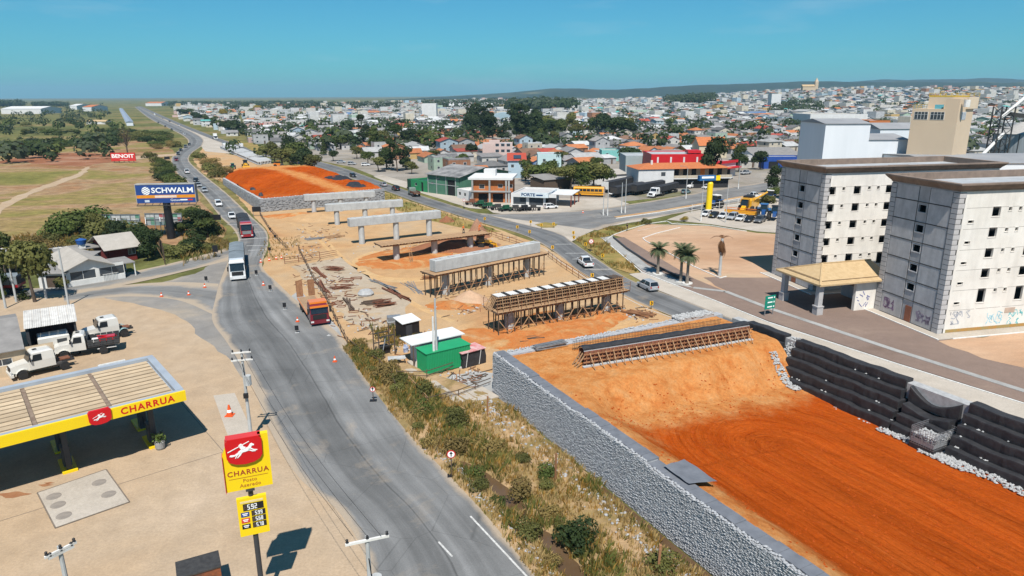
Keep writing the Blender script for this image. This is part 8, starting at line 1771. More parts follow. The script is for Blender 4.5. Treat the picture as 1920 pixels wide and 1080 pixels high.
p = verge_p(.77, .36); acc.append((tree('bush', (p.x, p.y, p.z), 2.0, 'dark', group='weeds on the verge'), 'dense dark green bush beside the ditch water', 1027))
uniq(acc)
# stones along the wall foot and verge
sb = MB()
for _ in range(420):
 u = rv.uniform(.28, .98); v = min(.985, max(.05, rv.gauss(.84, .06))); p = verge_p(u, v); k = rv.uniform(.07, .2); sb.stone((p.x, p.y, p.z+.04), (k*1.3, k, k*.7), 0, rv)
for _ in range(260):
 u = rv.uniform(.5, 1); p = verge_p(u, rv.gauss(.09, .03)); k = rv.uniform(.05, .14); sb.stone((p.x, p.y, p.z+.03), (k*1.3, k, k*.7), 0, rv)
stuff(sb.build('verge_stones', M_rock))
# grass on the other verges and in the field
gb = MB()
def scatter(poly, n, h, wts, amp=.0, thr=-.2, f=.2, nb=4):
 P = [G(*q) for q in poly]; xs = [p.x for p in P]; ys = [p.y for p in P]; k = 0
 def inside(x, y):
  c = False; j = len(P)-1
  for i in range(len(P)):
   if (P[i].y > y) != (P[j].y > y) and x < (P[j].x-P[i].x)*(y-P[i].y)/(P[j].y-P[i].y)+P[i].x: c = not c
   j = i
  return c
 while k < n:
  x, y = rv.uniform(min(xs), max(xs)), rv.uniform(min(ys), max(ys)); k += 1
  if inside(x, y) and nz(x, y, f, 4) > thr: tuft(gb, V(x, y, .03), h*rv.uniform(.7, 1.4), nb, rv.choices((0, 1, 2, 3), wts)[0])
scatter([(1079, 449), (1130, 430), (1205, 418), (1150, 441), (1127, 446), (1170, 480), (1200, 512), (1147, 501)], 5200, .5, (3, 4, 2, 5)); scatter([(775, 381), (821, 396), (898, 420), (940, 434), (915, 436), (850, 424), (800, 412), (745, 394), (715, 372), (640, 336), (712, 357)], 5000, .6, (3, 5, 3, 2))
scatter([(330, 470), (370, 395), (420, 430), (435, 465), (400, 485), (345, 500)], 3800, .9, (3, 4, 3, 3)); scatter([(0, 445), (190, 440), (300, 460), (190, 475), (60, 505), (0, 500)], 4200, .9, (2, 4, 2, 4)); scatter([(372, 300), (385, 300), (430, 338), (410, 350), (390, 330)], 2200, 1.0, (5, 3, 1, 3), nb=5)
scatter([(480, 480), (505, 440), (560, 445), (580, 480), (520, 490)], 600, .4, (3, 3, 1, 3)); scatter([(690, 610), (770, 600), (790, 640), (720, 660)], 900, .6, (2, 4, 3, 4))
stuff(gb.build('rough_grass', MG))
# ================================================================== SITE CABINS, DEBRIS, SIGNS, POLES, PEOPLE
rs = random.Random(5)
def strip(name, pts, w_, z, m=None):
 P = [G(*q) for q in pts]; b = MB()
 for a, c in zip(P[:-1], P[1:]):
  d = (c-a).normalized(); n = V(-d.y, d.x, 0)*w_/2; b.add([(*(a-n).xy, z), (*(a+n).xy, z), (*(c+n).xy, z), (*(c-n).xy, z)], [(3, 2, 1, 0)])
 return struct(b.build(name, m or M_line))
for l in ([(882, 968), (940, 1030), (1010, 1105)], [(822, 1016), (848, 1044)]): strip('road_marking', l, .14, .024)
for a, b_, c, d in ((404, 405, 470, 404.5), (425, 421.5, 485, 421), (437, 437, 500, 434.5), (447, 449, 502, 446), (462, 461, 502, 460), (465, 469.5, 500, 468.5)): strip('road_marking', [(a, b_), (c, d)], .3, .024)
for l in ([(1060, 475), (1096, 475)], [(1073, 486), (1116, 485)], [(1096, 505), (1147, 505)], [(1040, 458), (1072, 458)]): strip('road_marking', l, .25, .028)
for l in ([(970, 449), (1022, 467), (1050, 490), (1100, 522), (1116, 532)], [(1170, 557), (1215, 580), (1280, 603)], [(1120, 408), (1240, 400), (1300, 390)], [(900, 405), (1000, 405)], [(1195, 433), (1290, 413)]): strip('road_marking', l, .13, .028)
def kerb(label, pts, m=M_white, w_=.2, h=.14):
 P = [G(*q) for q in pts]; c = P[0]; b = MB()
 for p, q in zip(P[:-1], P[1:]): b.bar(p-c+V(0, 0, h/2), q-c+V(0, 0, h/2), w_, h)
 return tag(b.build('kerb', m, None, c), label, 'kerb')
kerb('white kerb along the grass verge and service lane', [(1127, 446), (1170, 482), (1203, 511), (1324, 558), (1440, 605), (1680, 683), (1920, 758), (2100, 812)])
kerb('white kerb round the top of the bare sandy lot', [(1140, 448), (1150, 441), (1180, 430), (1215, 420), (1250, 415), (1260, 420), (1330, 423), (1400, 434)]); kerb('inner curved white kerb in the bare sandy lot', [(1275, 427), (1230, 438), (1205, 447), (1210, 452), (1240, 468), (1300, 500), (1350, 522), (1362, 519)])
kerb('grey kerb line between brown paving and planting strip', [(1300, 540), (1360, 547), (1440, 578), (1680, 658), (1920, 734), (2100, 790)], M_grey, .9, .1); kerb('dark low wall along the service lane', [(1150, 447), (1175, 468), (1215, 494), (1290, 530)], M_char, .25, .45)
md = [(1155, 408), (1240, 396), (1340, 379), (1440, 361), (1560, 341)]; kerb('long kerbed central reservation of the cross street', md, M_site, 1.6, .16); kerb('white kerb on the near side of the central reservation', [(1155, 410), (1240, 398), (1340, 381), (1440, 363), (1560, 343)], M_white, .25, .18)
sheet('traffic_island', px((1003, 421), (1022, 417), (1045, 420), (1040, 427), (1015, 427)), .05, M_dryveg, 1, .2)
M_lay = m_soil('pale_yard_soil', [(.42, .27, .145), (.38, .3, .21), (.4, .33, .25), (.43, .3, .17)], .12, .8, 6)
# ---- container, cabins, tarpaulin heap
M_cg = mat('container_green', (.02, .3, .12), (.018, .25, .1), .5, .5); M_wsh = mat('white_roof_sheet', (.66, .66, .64), (.56, .56, .54), .6, .6)
A, B_ = G(790, 697), G(866, 684); A2 = A; d = (G(880, 672)-G(800, 697)); a = heading(G(801, 706), G(869, 689)); c = thing('shipping_container', 'bright green shipping container beside the pale utility pole', 'container', G(801, 705), a)
MB().bx(0, 5.6, 0, 2.4, .1, 2.55).build('box', M_cg, c); rm_ = MB().bx(-.05, .05, -.06, -.002, .15, 2.5).mesh('side_rib', M_cg); re_ = MB().bx(-.06, -.002, -.05, .05, .15, 2.5).mesh('end_rib', M_cg)
for k in range(26): mo('side_rib', rm_, c, (.15+k*.212, 0, 0))
for k in range(8): mo('end_rib', re_, c, (0, .2+k*.29, 0))
MB().bx(-.1, 5.7, -.1, 2.5, 2.55, 2.62).build('roof', M_cg, c)
def site(label, name, q, a_, parts, cat='cabin'):
 r = thing(name, label, cat, G(*q), a_)
 for n, m, b in parts: b.build(n, m, r)
 return r
def bxs(*L):
 b = MB()
 for l in L: b.bx(*l)
 return b
site('white flat roofed site cabin behind the green container', 'site_cabin', (783, 690), a, [('roof', M_wsh, bxs((-.6, 6.4, .1, 3.2, 2.75, 2.85))), ('walls', M_wr, bxs((.6, 6.2, .6, 3, 0, 2.75)))]+[('post', M_woodD, bxs((x, x+.12, .15, .27, 0, 2.75))) for x in (-.4, 2.0)])
site('narrow black site toilet with white lean-to roof', 'site_toilet', (757, 640), a+.1, [('walls', M_blk, bxs((0, 2.4, 0, 1.9, 0, 2.3))), ('roof', M_wsh, MB().add([(-.2, -.2, 2.3), (2.6, -.2, 2.3), (2.6, 2.1, 2.65), (-.2, 2.1, 2.65), (-.2, -.2, 2.38), (2.6, -.2, 2.38), (2.6, 2.1, 2.73), (-.2, 2.1, 2.73)], [(3,2,1,0),(4,5,6,7),(0,1,5,4),(1,2,6,5),(2,3,7,6),(3,0,4,7)])), ('door', M_char, bxs((.4, 1.3, -.04, -.004, .05, 2.0)))])
site('black tarpaulin covered stack with red and white top by the gabion wall', 'covered_stack', (868, 692), a+.05, [('cover', M_black, MB().loft([[(0, 0, 0), (3.2, 0, 0), (3.2, 2.2, 0), (0, 2.2, 0)], [(.1, .05, .9), (3.25, 0, .9), (3.1, 2.1, .9), (.05, 2.2, .9)], [(-.1, .1, 1.7), (3.1, .1, 1.8), (3.1, 2.1, 1.8), (0, 2.1, 1.7)]])), ('top_sheet', mat('red_white_sheet', (.5, .12, .12), (.6, .58, .56), .9), bxs((-.15, 3.2, -.1, 2.2, 1.82, 1.9)))]+[('rope', M_white, MB().bar((x, -.06, .1), (x+.3, -.05, 1.8), .05)) for x in (.4, 2.2)], 'stack')
site('steel frame tower for site bins beside the black toilet', 'steel_frame', (712, 672), a, [('post', M_woodD, MB().bar((x, y, 0), (x, y, 3.3), .12)) for x in (0, 2) for y in (0, 1.6)]+[('rail', M_steel, MB().bar((0, y, z), (2, y, z), .1)) for y in (0, 1.6) for z in (1.4, 2.6)]+[('bin', M_blk, bxs((.5, 1.5, .3, 1.3, .3, 1.2))), ('stay', M_mesh, MB().bar((0, -.5, 0), (1, .2, 2.6), .08))], 'frame')
site('grey cement mixer table next to the plank walkway', 'mixer_table', (728, 688), a-.4, [('top', M_castc, bxs((0, 2, 0, 1, .8, .9))), ('leg', M_woodD, bxs((.05, .15, .1, .2, 0, .8))), ('leg', M_woodD, bxs((1.85, 1.95, .1, .2, 0, .8)))], 'table')
tag(MB().lathe([(.3, 0), (.32, .5), (.36, .55), (.2, .9)], 12).build('water_barrel', mat('barrel_blue', (.03, .1, .3), (.6, .6, .6), 3), None, G(761, 660)), 'blue and white water barrel under the cabin roof', 'barrel')
slab = MB().bx(-.5, .5, -1.6, 1.6, 0, .16).mesh('slab', M_conc)
for i, (q, r_) in enumerate((((745, 680), .5), ((768, 694), .55), ((780, 686), .5), ((815, 722), .55), ((833, 735), .6), ((850, 747), .6), ((875, 745), .62), ((893, 741), .62), ((912, 738), .62))): tag(mo('concrete_slab', slab, None, G(*q, .05), r_), '%s pale concrete slab of the stepping row before the gabion wall' % names[i], 'slab', 'concrete slabs')
sheet('gravel_patch', px((820, 715), (850, 702), (900, 696), (925, 700), (925, 735), (880, 738), (845, 735)), .02, M_grey, 1, .2)
def fence(label, pts, h=1.1, n=2, m=M_woodD, step=2.2, pm=None):
 P = [G(*q) for q in pts]; c = P[0]; r = thing('site_fence', label, 'fence', c)
 for p, q in zip(P[:-1], P[1:]):
  L = (q-p).length; k = max(1, int(L/step))
  for i in range(k):
   s_ = p.lerp(q, i/k)-c; t_ = p.lerp(q, (i+1)/k)-c; MB().bar(s_, s_+V(rs.uniform(-.06, .06), 0, h*rs.uniform(.95, 1.15)), .09).build('post', pm or m, r)
   for j in range(n): z = h*(j+1)/(n+.2); MB().bar(s_+V(0, 0, z), t_+V(0, 0, z*rs.uniform(.95, 1.05)), .045, .08).build('rail', m, r)
fence('rough timber rail fence along the detour edge of the site', [(560, 470), (585, 520), (610, 560), (634, 612), (652, 648), (676, 668), (712, 690), (735, 715), (745, 745)]); fence('short rail fence between cabins and gabion wall', [(745, 712), (800, 712), (850, 695)]); fence('low rail fence before the slabs at the gabion wall', [(800, 760), (860, 745), (920, 722)], .9); fence('steep board fence on the verge below the cabins', [(768, 722), (803, 762)], 1.0, 4, M_woodL, 1.6)
fence('rusty guard rail at the top of the laydown yard', [(534, 495), (560, 492), (600, 486), (632, 480)], 1.3, 3, M_rust, 2.4); fence('site fence along the frontage road beyond the piers', [(890, 430), (930, 446), (968, 458), (985, 464)], 1.2, 2, M_rust, 2.2); fence('site fence beside the scaffolded cap beam', [(1028, 482), (1052, 500), (1085, 522), (1100, 532)], 1.2, 2, M_rust, 2.2); fence('leaning thin fence above the laydown yard', [(488, 405), (505, 432), (525, 456), (540, 470)], 1.1, 2, M_woodD, 2.4)
sheet('laydown_yard', px((545, 500), (640, 482), (680, 512), (770, 560), (760, 600), (700, 622), (655, 605), (610, 555)), .0095, M_lay, 2, .5)
# ---- debris in the laydown yard, one by one
def pile(label, q, n, L, w_, m, th=.12, spread=.5, a_=0.0, h=.5, name='timber_pile', cat='timber'):
 r = thing(name, label, cat, G(*q), a_); me = MB().bx(-L/2, L/2, -th/2, th/2, 0, th*.8).mesh('piece', m)
 for i in range(n): o = mo('piece', me, r, (rs.gauss(0, spread*.3), rs.uniform(-w_/2, w_/2), th*.8*int(rs.random()*h/th)), rs.uniform(-.12, .12)*(1+spread), (rs.uniform(.7, 1.1), 1, 1))
ya = heading(G(585, 500), G(612, 530))
pile('long rusty steel beams at the left of the laydown yard', (597, 512), 5, 8, .7, M_rust, .25, .2, ya, .4, 'steel_beams', 'beams'); pile('second bundle of long orange rusty beams in the laydown yard', (602, 540), 5, 7.5, .8, M_rust, .25, .2, ya+.05, .4, 'steel_beams', 'beams'); pile('round heap of tangled rusty bars in the laydown yard', (625, 506), 26, 3, 1.6, M_rust, .08, 1.5, ya+.9, .8, 'rebar_heap', 'rebar'); pile('heap of rusty stirrups in the middle of the laydown yard', (640, 540), 30, 2.2, 1.8, M_rust, .07, 3, .3, .7, 'rebar_heap', 'rebar'); pile('dark plank leaning stack by the old posts', (655, 572), 4, 6, .5, M_woodD, .25, .4, ya-.1, .4); pile('flat dark timber stack near the covered stones', (700, 570), 12, 3, 1.6, M_woodD, .18, .6, .3); pile('brown brushwood stack near the haul track', (720, 572), 26, 2.8, 2.2, M_rust, .1, 1, .5, .8); pile('long rusty pipes beside the haul track', (740, 552), 5, 9, .5, M_rust, .16, .3, heading(G(715, 538), G(760, 562)), .3); pile('grey scaffold tubes beside the haul track', (718, 535), 4, 9, .4, M_mesh, .12, .3, heading(G(660, 522), G(720, 544)), .3); pile('scaffold poles lying left of the scaffolded cap beam', (775, 540), 7, 8, 1.2, M_mesh, .1, .5, heading(G(752, 522), G(795, 558)), .3); pile('loose boards below the nearest formwork pier', (1000, 632), 18, 2.6, 3.5, M_woodD, .14, 2, .4, .4); pile('boards by the chevron sign right of the nearest pier', (1200, 590), 12, 4, 1.6, M_wood, .16, 1, -.6, .5); pile('timber scraps under the third cap beam', (625, 445), 20, 2.6, 2.6, M_woodL, .12, 2, .7, .5); pile('steel mats left of the third cap beam', (590, 448), 8, 4, 2, M_mesh, .12, .6, .6, .3); pile('timber heap at the foot of the haul track crest', (865, 458), 24, 3, 4, M_rust, .12, 2, .2, .9); pile('dark twisted scrap beside the backhoe', (915, 478), 20, 2.4, 2, M_steel, .12, 3, .2, .8); pile('small plank stack left of the scaffolded cap beam', (805, 522), 14, 2.6, 1.6, M_wood, .12, 1, .2, .6)
fm = MB()
for x0, x1, y0, y1 in ((-.8, .8, -.5, -.42), (-.8, .8, .42, .5), (-.8, -.72, -.42, .42), (.72, .8, -.42, .42)): fm.bx(x0, x1, y0, y1, .02, .12)
fme = fm.mesh('frame', M_rust)
for i, q in enumerate(((620, 527), (652, 525), (668, 522), (612, 556), (622, 560), (632, 569), (618, 572), (640, 575), (657, 555), (688, 580), (600, 570), (646, 528), (663, 585), (634, 596))): tag(mo('formwork_collar', fme, None, G(*q), rs.uniform(-.4, .8), rs.uniform(.7, 1.3)), 'rusty rectangular frame in the laydown yard, %s' % ('upper rows' if q[1] < 545 else 'lower rows'), 'frame', 'frames in the laydown yard')
uniq([(o, o['label'], proj(*o.location)[0]) for o in bpy.data.objects if o.name.startswith('formwork_collar')])
site('crate stack of grey mesh by the gravel patch', 'mesh_crate', (728, 612), .3, [('crate', M_mesh, bxs((0, 1.8, 0, 1.2, .1, 1.2))), ('slat', M_castc, bxs((-.05, 1.85, -.05, 1.25, .5, .6)))], 'crate'); tag(MB().lathe([(1.2, 0), (1.3, .3), (.9, .8), (.2, .9)], 10).build('stone_heap', M_rockL, None, G(686, 553)), 'grey covered stone heap in the laydown yard', 'heap')
M_osoil = m_soil('mixed_orange_soil', [(.49, .33, .18), (.47, .25, .1), (.45, .15, .04), (.46, .2, .07), (.49, .32, .17)], .22, .9, 5, (1, 1, 1), 0, .7, .15)
def mound(label, q, R, h, m, sx=1.0, kind='heap', a_=0.0):
 c = G(*q)
 def fn(u, v):
  x, y = (u-.5)*2.2, (v-.5)*2.2; r_ = math.hypot(x, y); z = h*max(0, 1-r_)**.8*(1+.5*nz(x*R, y*R, .6, R)); X, Y = x*R*sx, y*R; return V(c.x+X*math.cos(a_)-Y*math.sin(a_), c.y+X*math.sin(a_)+Y*math.cos(a_), .012+z+(.12*nz(X+c.x, Y+c.y, 1.5, 1)*(r_ < .95) if r_ < 1 else -.03))
 tag(grid_mesh('soil_heap', 18, 18, fn, m), label, 'heap')
mound('pale rubble heap right of the haul track', (882, 562), 2.6, 1.5, M_lot); mound('orange soil spread under the nearest pier', (1010, 615), 6.5, .6, M_osoil, 1.8, a_=.45); mound('orange soil spread right of the nearest pier', (1110, 592), 4, .5, M_osoil, 1.4, a_=.4); mound('dug orange soil under the open deck pier', (800, 480), 9, .5, M_osoil, 1.5, a_=.5); mound('orange soil bank behind the open deck pier', (850, 466), 6, 2.2, M_redsoil, 1.6, a_=.4); mound('red earth spread left of the haul track', (850, 572), 2.5, .35, M_osoil, 1.6); mound('pale soil mound below the farthest cap beam', (600, 408), 6, 1.2, M_site, 1.6); mound('orange soil tongue before the far stone wall', (560, 405), 4, .8, M_osoil, 2.2); mound('brown soil heap on the deck pier end', (895, 444), 2.2, 3.4, M_redsoil, 1.3); mound('small brown heap by the frontage verge', (838, 415), 2, 1.2, M_redsoil); mound('grey sand heap left of the nearest pier', (930, 600), 4, .5, M_site, 1.6, a_=.5)
# ---- poles
def pole(label, p, h, arms=((0, 1.6), (.7, 1.8)), rz=.3, m=None, base=False, name='utility_pole', kit=False, lamp=0, r_=.17, cat='pole'):
 r = thing(name, label, cat, p, rz); MB().tube((0, 0, 0), (0, 0, h), r_, r_*.6, 9).build('shaft', m or M_castc, r)
 for dz, L in arms:
  o = MB().bx(-L/2, L/2, -.16, -.05, h-.25-dz, h-.12-dz).build('crossarm', M_white, r)
  for x in (-L/2+.1, 0, L/2-.1): MB().lathe([(.04, 0), (.09, .06), (.05, .12), (.08, .18), (.02, .24)], 8, (x, -.1, h-.12-dz)).build('insulator', M_blk, o)
 if kit: MB().tube((.3, -.25, h-3.2), (.3, -.25, h-2.3), .3, .3, 10).build('transformer', M_castc, r); MB().bx(-.2, .2, -.4, -.1, h-4.4, h-4.0).build('switch', M_blk, r); MB().bar((0, -.2, h-1.2), (.1, -.25, h-2.6), .05).build('cable', M_blk, r)
 if base: MB().tube((0, 0, 0), (0, 0, 1.6), r_*1.3, r_*1.25, 9).build('painted_base', M_white, r)
 if lamp: MB().path([(0, 0, h-.2), (lamp*.5, 0, h+.6), (lamp*1.6, 0, h+.8)], .05).build('lamp_arm', M_mesh, r); MB().box((lamp*1.9, 0, h+.78), (.7, .25, .14)).build('lamp_head', M_mesh, r)
 return r
pa = AtY(453, 665, 56.7); p1 = V(pa.x, pa.y, 0); pole('pale utility pole with two crossarms behind the yellow totem', p1, 8.7, kit=True, rz=.25); p2 = G(688, 1008, 8.4); p2.z = 0; pole('utility pole with a transformer at the bottom edge by the road', p2, 8.5, ((0, 2.2),), .35, kit=True); p3 = G(112, 1030, 8.0); p3.z = 0; pole('utility pole with crossed arms at the lower left corner', p3, 8.2, ((0, 1.5), (.15, 1.2)), 1.0)
for i, (q, h) in enumerate((((820, 697), 8.6), ((815, 699), 6.6))): pole('%s utility pole at the green container' % ('tall grey' if i == 0 else 'shorter white'), G(*q), h, (), m=M_castc if i == 0 else M_white)
for q, h, lab in (((129, 573), 9, 'grey power pole in front of the white eatery'), ((87, 560), 8, 'dark power pole beside the leaning tree'), ((31, 566), 8.5, 'white lamp pole at the left edge street corner'), ((11, 578), 8.5, 'leaning pale pole nearest the left edge')): pole(lab, G(*q), h, ((0, 1.2),))
for q, h, lab, b_, lm in (((1131, 404), 7.5, 'left white based pole of the left pair on the junction', 1, 0), ((1139, 404.5), 7.5, 'right white based pole of the left pair on the junction', 1, 0), ((1165, 400), 8, 'left white based pole at the tip of the central reservation', 1, 0), ((1172, 400), 9, 'right white based pole at the tip of the central reservation', 1, 0), ((1286, 373), 9, 'curved street lamp on the central reservation', 1, -1.2), ((1384, 354), 9, 'street lamp pole farther up the central reservation', 1, 0), ((1314, 415), 10, 'tall dark pole at the corner of the parking row', 1, 0), ((1360, 417), 9, 'thin flag pole in the parking row', 0, 0), ((1417, 315), 10, 'tall grey pole before the warehouse', 0, 0), ((1378, 312), 9, 'tall grey pole beside the red shop wing', 0, 0)): pole(lab, G(*q), h, (), base=b_, lamp=lm, m=M_castc, r_=.13, name='street_pole')
for i, (q, h) in enumerate((((1041, 905), 2.6), ((1233, 1082), 2.4), ((914, 782), 2.2))): tag(MB().bar((0, 0, 0), (.05, 0, h), .16).build('wooden_post', M_wood, None, G(*q)), ('middle', 'lowest', 'topmost')[i]+' of three brown wooden posts on the verge by the gabion wall', 'post')
for i, x in enumerate((-.9, 0, .9)):
 for j, (s_, e) in enumerate(((p1, p2),)):
  P = [s_.lerp(e, t/12)+V(x*.8, 0, 8.5-1.0*math.sin(PI*t/12)) for t in range(13)]; tag(MB().path([p-s_ for p in P], .012, 4).build('power_line', M_blk, None, s_), '%s power line wire between the two roadside utility poles' % ('left', 'middle', 'right')[i], 'wire', 'power lines')
# ---- signs, cones
M_chev = mat('chevron_yellow', (.7, .38, .01), (.66, .36, .01), 1, .5)
def chev(q, lab, dr=1, z=.85):
 r = thing('chevron_sign', lab, 'sign', G(*q), rs.uniform(-.2, .3), 'chevron signs'); r.scale = (.72,)*3; MB().bx(-.05, .05, .03, .09, 0, z+.2).build('post', M_woodD, r); MB().bx(-.36, .36, -.03, .03, z, z+.9).build('board', M_chev, r)
 MB().add([(-.2*dr, -.036, z+.8), (.06*dr, -.036, z+.8), (.26*dr, -.036, z+.45), (.06*dr, -.036, z+.1), (-.2*dr, -.036, z+.1), (.0, -.036, z+.45)], [(0, 1, 2, 5), (5, 2, 3, 4)]).build('arrow', M_blk, r)
chl = []
for (x, y), dr in (((909, 417), 1), ((970, 433), 1), ((993, 442), 1), ((995, 423), -1), ((1015, 429), -1), ((1038, 427), 1), ((1075, 444), -1), ((1076, 453), -1), ((1098, 466), -1), ((1130, 488), -1), ((1036, 472), 1), ((1110, 526), 1), ((1221, 580), 1)): chev((x, y), 'x', dr); chl.append((bpy.data.objects[-1] if 0 else [o for o in bpy.data.objects if o.name.startswith('chevron_sign')][-1], 'yellow and black chevron sign %s' % ('on the junction island' if 990 < x < 1045 and y < 430 else 'along the grass verge' if dr < 0 else 'on the site side of the frontage road'), x))
uniq(chl)
def rsign(lab, q, h=1.9, r_=.42, mk='arrow'):
 r = thing('traffic_sign', lab, 'sign', G(*q), .1); MB().tube((0, .05, 0), (0, .05, h), .04).build('post', M_woodD, r); b = MB().lathe([(r_, -.015), (r_, .015)], 20).build('disc', M_red, r, (0, 0, h)); b.rotation_euler = RX; b = MB().lathe([(r_*.78, -.02), (r_*.78, .02)], 20).build('face', M_wtxt, r, (0, 0, h)); b.rotation_euler = RX
 if mk == 'cross': MB().bar((-r_*.5, -.03, h-r_*.5), (r_*.5, -.03, h+r_*.5), .07, .02).build('bar', M_red, r); MB().bar((-r_*.5, -.034, h+r_*.5), (r_*.5, -.034, h-r_*.5), .07, .02).build('bar', M_red, r)
 else: MB().bx(-.04, .04, -.04, -.022, h-r_*.5, h+r_*.3).build('arrow', M_blk, r); MB().add([(-.14, -.04, h+.05), (.14, -.04, h+.05), (0, -.04, h+.28)], [(0, 1, 2)]).build('arrow', M_blk, r)
 MB().bx(-.35, .35, -.2, .3, 0, .08).build('foot', M_blk, r)
rsign('round white and red arrow sign low on the verge beside the ditch', (847, 893), 2.0, .36); rsign('small round arrow sign on the detour edge below the lorry', (700, 752), 1.3, .28); rsign('round red crossed sign on the grass verge', (1108, 470), 1.9, .5, 'cross'); rsign('round sign on the pavement before the brick house', (870, 390), 2.2, .4)
p = G(1434, 593); gs = thing('direction_sign', 'green direction sign on two posts beside the brown paving', 'sign', p, .45)
for x in (0, 1.5): MB().bx(x-.05, x+.05, .02, .1, 0, 2.9).build('post', M_mesh, gs)
for k in range(3): o = MB().bx(-.2, 1.7, -.03, .02, 1.0+k*.66, 1.62+k*.66).build('panel', mat('sign_green', (.0, .24, .16)), gs); MB().bx(.25, 1.15, -.04, -.031, 1.22+k*.66, 1.4+k*.66).build('print', M_wtxt, o); MB().bx(1.35, 1.55, -.04, -.031, 1.2+k*.66, 1.42+k*.66).build('print', M_wtxt, o)
bl = []
for q, w_, h in (((507, 546), .6, .8), ((534, 580), .6, .8), ((557, 624), .6, .8), ((507, 434), .6, .7), ((516, 448), .6, .7), ((506, 473), .7, .8), ((481, 517), .6, .8), ((387, 529), .6, .8)):
 r = thing('delineator_board', 'x', 'sign', G(*q), .2, 'delineator boards'); r.scale = (.8,)*3; MB().bx(-w_/2, w_/2, -.03, .03, .45, .45+h).build('board', M_blk, r); MB().bx(-.04, .04, .03, .08, .1, .6).build('post', M_woodD, r); MB().bx(-.3, .3, -.2, .2, 0, .06).build('foot', M_castc, r); bl.append((r, 'small black delineator board beside the detour %s' % ('near the flatbed' if q[1] > 540 else 'above the flatbed'), q[0]))
uniq(bl)
for q, w_, lab in (((405, 421), 2.6, 'wide black sign back left of the road trains'), ((482, 405), 2.2, 'wide black sign back right of the road trains'), ((405, 483), 1.0, 'round black sign back at the scrub edge'), ((314, 303), 2.5, 'black sign back in the hedge at the detour bend')):
 r = thing('sign_back', lab, 'sign', G(*q), .1); MB().bx(-w_/2, w_/2, 0, .06, 1.1, 2.4).build('panel', M_blk, r)
 for x in (-w_*.4, w_*.4): MB().bx(x-.04, x+.04, .06, .14, 0, 2.4).build('post', M_mesh, r)
r = thing('traffic_cone', 'x', 'cone'); MB().lathe([(.19, .04), (.13, .3), (.05, .7), (.0, .71)], 12).build('cone', mat('cone_orange', (.7, .1, .02)), r); MB().lathe([(.148, .24), (.112, .4)], 12).build('band', M_wtxt, r); MB().bx(-.24, .24, -.24, .24, 0, .04).build('foot', _mats['cone_orange'], r); cn = []
for q in ((489, 492), (505, 489), (518, 486), (528, 485), (628, 678), (558, 603), (494, 535), (384, 539), (354, 553), (431, 779), (1093, 399), (303, 556)): s_ = 1.6 if q[0] == 431 else 1.0; cn.append((dup(r, G(*q, .03), 0, None, 'traffic cones', s_), 'orange traffic cone %s' % ('on the pale ramp by the fuel canopy' if q[0] == 431 else 'in the junction mouth of the side street' if q[0] < 400 else 'on the shop junction' if q[0] > 1000 else 'at the site entrance beside the detour'), q[0]))
uniq(cn); kill(r)
r = thing('dealer_totem', 'yellow pillar with a blue and yellow sign box at the dealer yard', 'sign', G(1328, 398), .2); MB().lathe([(.75, 0), (.75, 7.6), (.5, 8)], 14).build('pillar', M_yell, r); MB().bx(-3.4, 2.4, -.6, .6, 8.4, 9.7).build('sign_box', mat('dealer_blue', (.02, .12, .3)), r); MB().bx(1.2, 2.4, -.62, .62, 8.4, 9.7).build('sign_end', M_yell, r); MB().bx(-2.8, .6, -.63, -.61, 9.0, 9.5).build('sign_print', M_wtxt, r); fence('white post fence round the dealer yard', [(1297, 400), (1330, 396), (1400, 386), (1450, 380)], 2.2, 2, M_white, 3.5)
# ---- palms
M_frond = m_leaf('palm_frond', (.075, .1, .045), (.12, .14, .07)); M_pt = mat('palm_trunk', (.26, .22, .18), (.18, .15, .12), 3, .9, bmp=.4); M_dead = mat('dead_frond', (.14, .06, .02), (.09, .04, .015), 2)
def frond_mesh(L, droop, m):
 b = MB(); P = [V(L*t*(1-.25*droop*t), 0, L*(.42*t-droop*t*t)) for t in [i/9 for i in range(10)]]
 for i in range(9):
  b.tube(P[i], P[i+1], .035*(1-i/10), .03*(1-i/10), 4); d = (P[i+1]-P[i]).normalized()
  for k in (0, .5):
   q = P[i].lerp(P[i+1], k); l = .62*math.sin(PI*(.12+.85*(i+k)/9))
   for s_ in (-1, 1): b.add([q, q+d*.12, q+V(d.x*.35*l+0, s_*l, -.28*l)+d*.15], [(0, 1, 2)])
 return b.mesh('frond', m)
FM = [frond_mesh(2.4, .45, M_frond), frond_mesh(2.3, .75, M_frond), frond_mesh(2.0, 1.0, M_frond)]; FD = frond_mesh(2.2, .9, M_dead)
for q, h, lab in (((1233, 514), 4.4, 'leftmost of three live palms on the planting strip'), ((1276, 528), 5.2, 'middle of three live palms, behind the rightmost one'), ((1288, 532), 4.8, 'rightmost of three live palms on the planting strip')):
 r = thing('palm_tree', lab, 'palm', G(*q), rs.uniform(0, 6), 'live palms'); MB().lathe([(.34, 0), (.27, .4), (.22, h*.5), (.24, h)], 10).build('trunk', M_pt, r); MB().lathe([(.9, .02), (.9, .2), (.75, .2), (.75, .1), (.02, .1)], 14).build('white_ring', M_white, r)
 for k in range(40): o = mo('frond', FM[k % 3], r, (0, 0, h-.1+.1*(k % 3 == 0)), k*2.4+rs.uniform(-.2, .2)); o.rotation_euler.y = (-.55, -.1, .15)[k % 3]+rs.uniform(-.15, .15)
r = thing('palm_tree', 'dead palm with drooping brown fronds in the bare sandy lot', 'palm', G(1349, 517), 0); MB().lathe([(.34, 0), (.27, .5), (.24, 4), (.22, 6.5)], 10).build('trunk', M_castc, r)
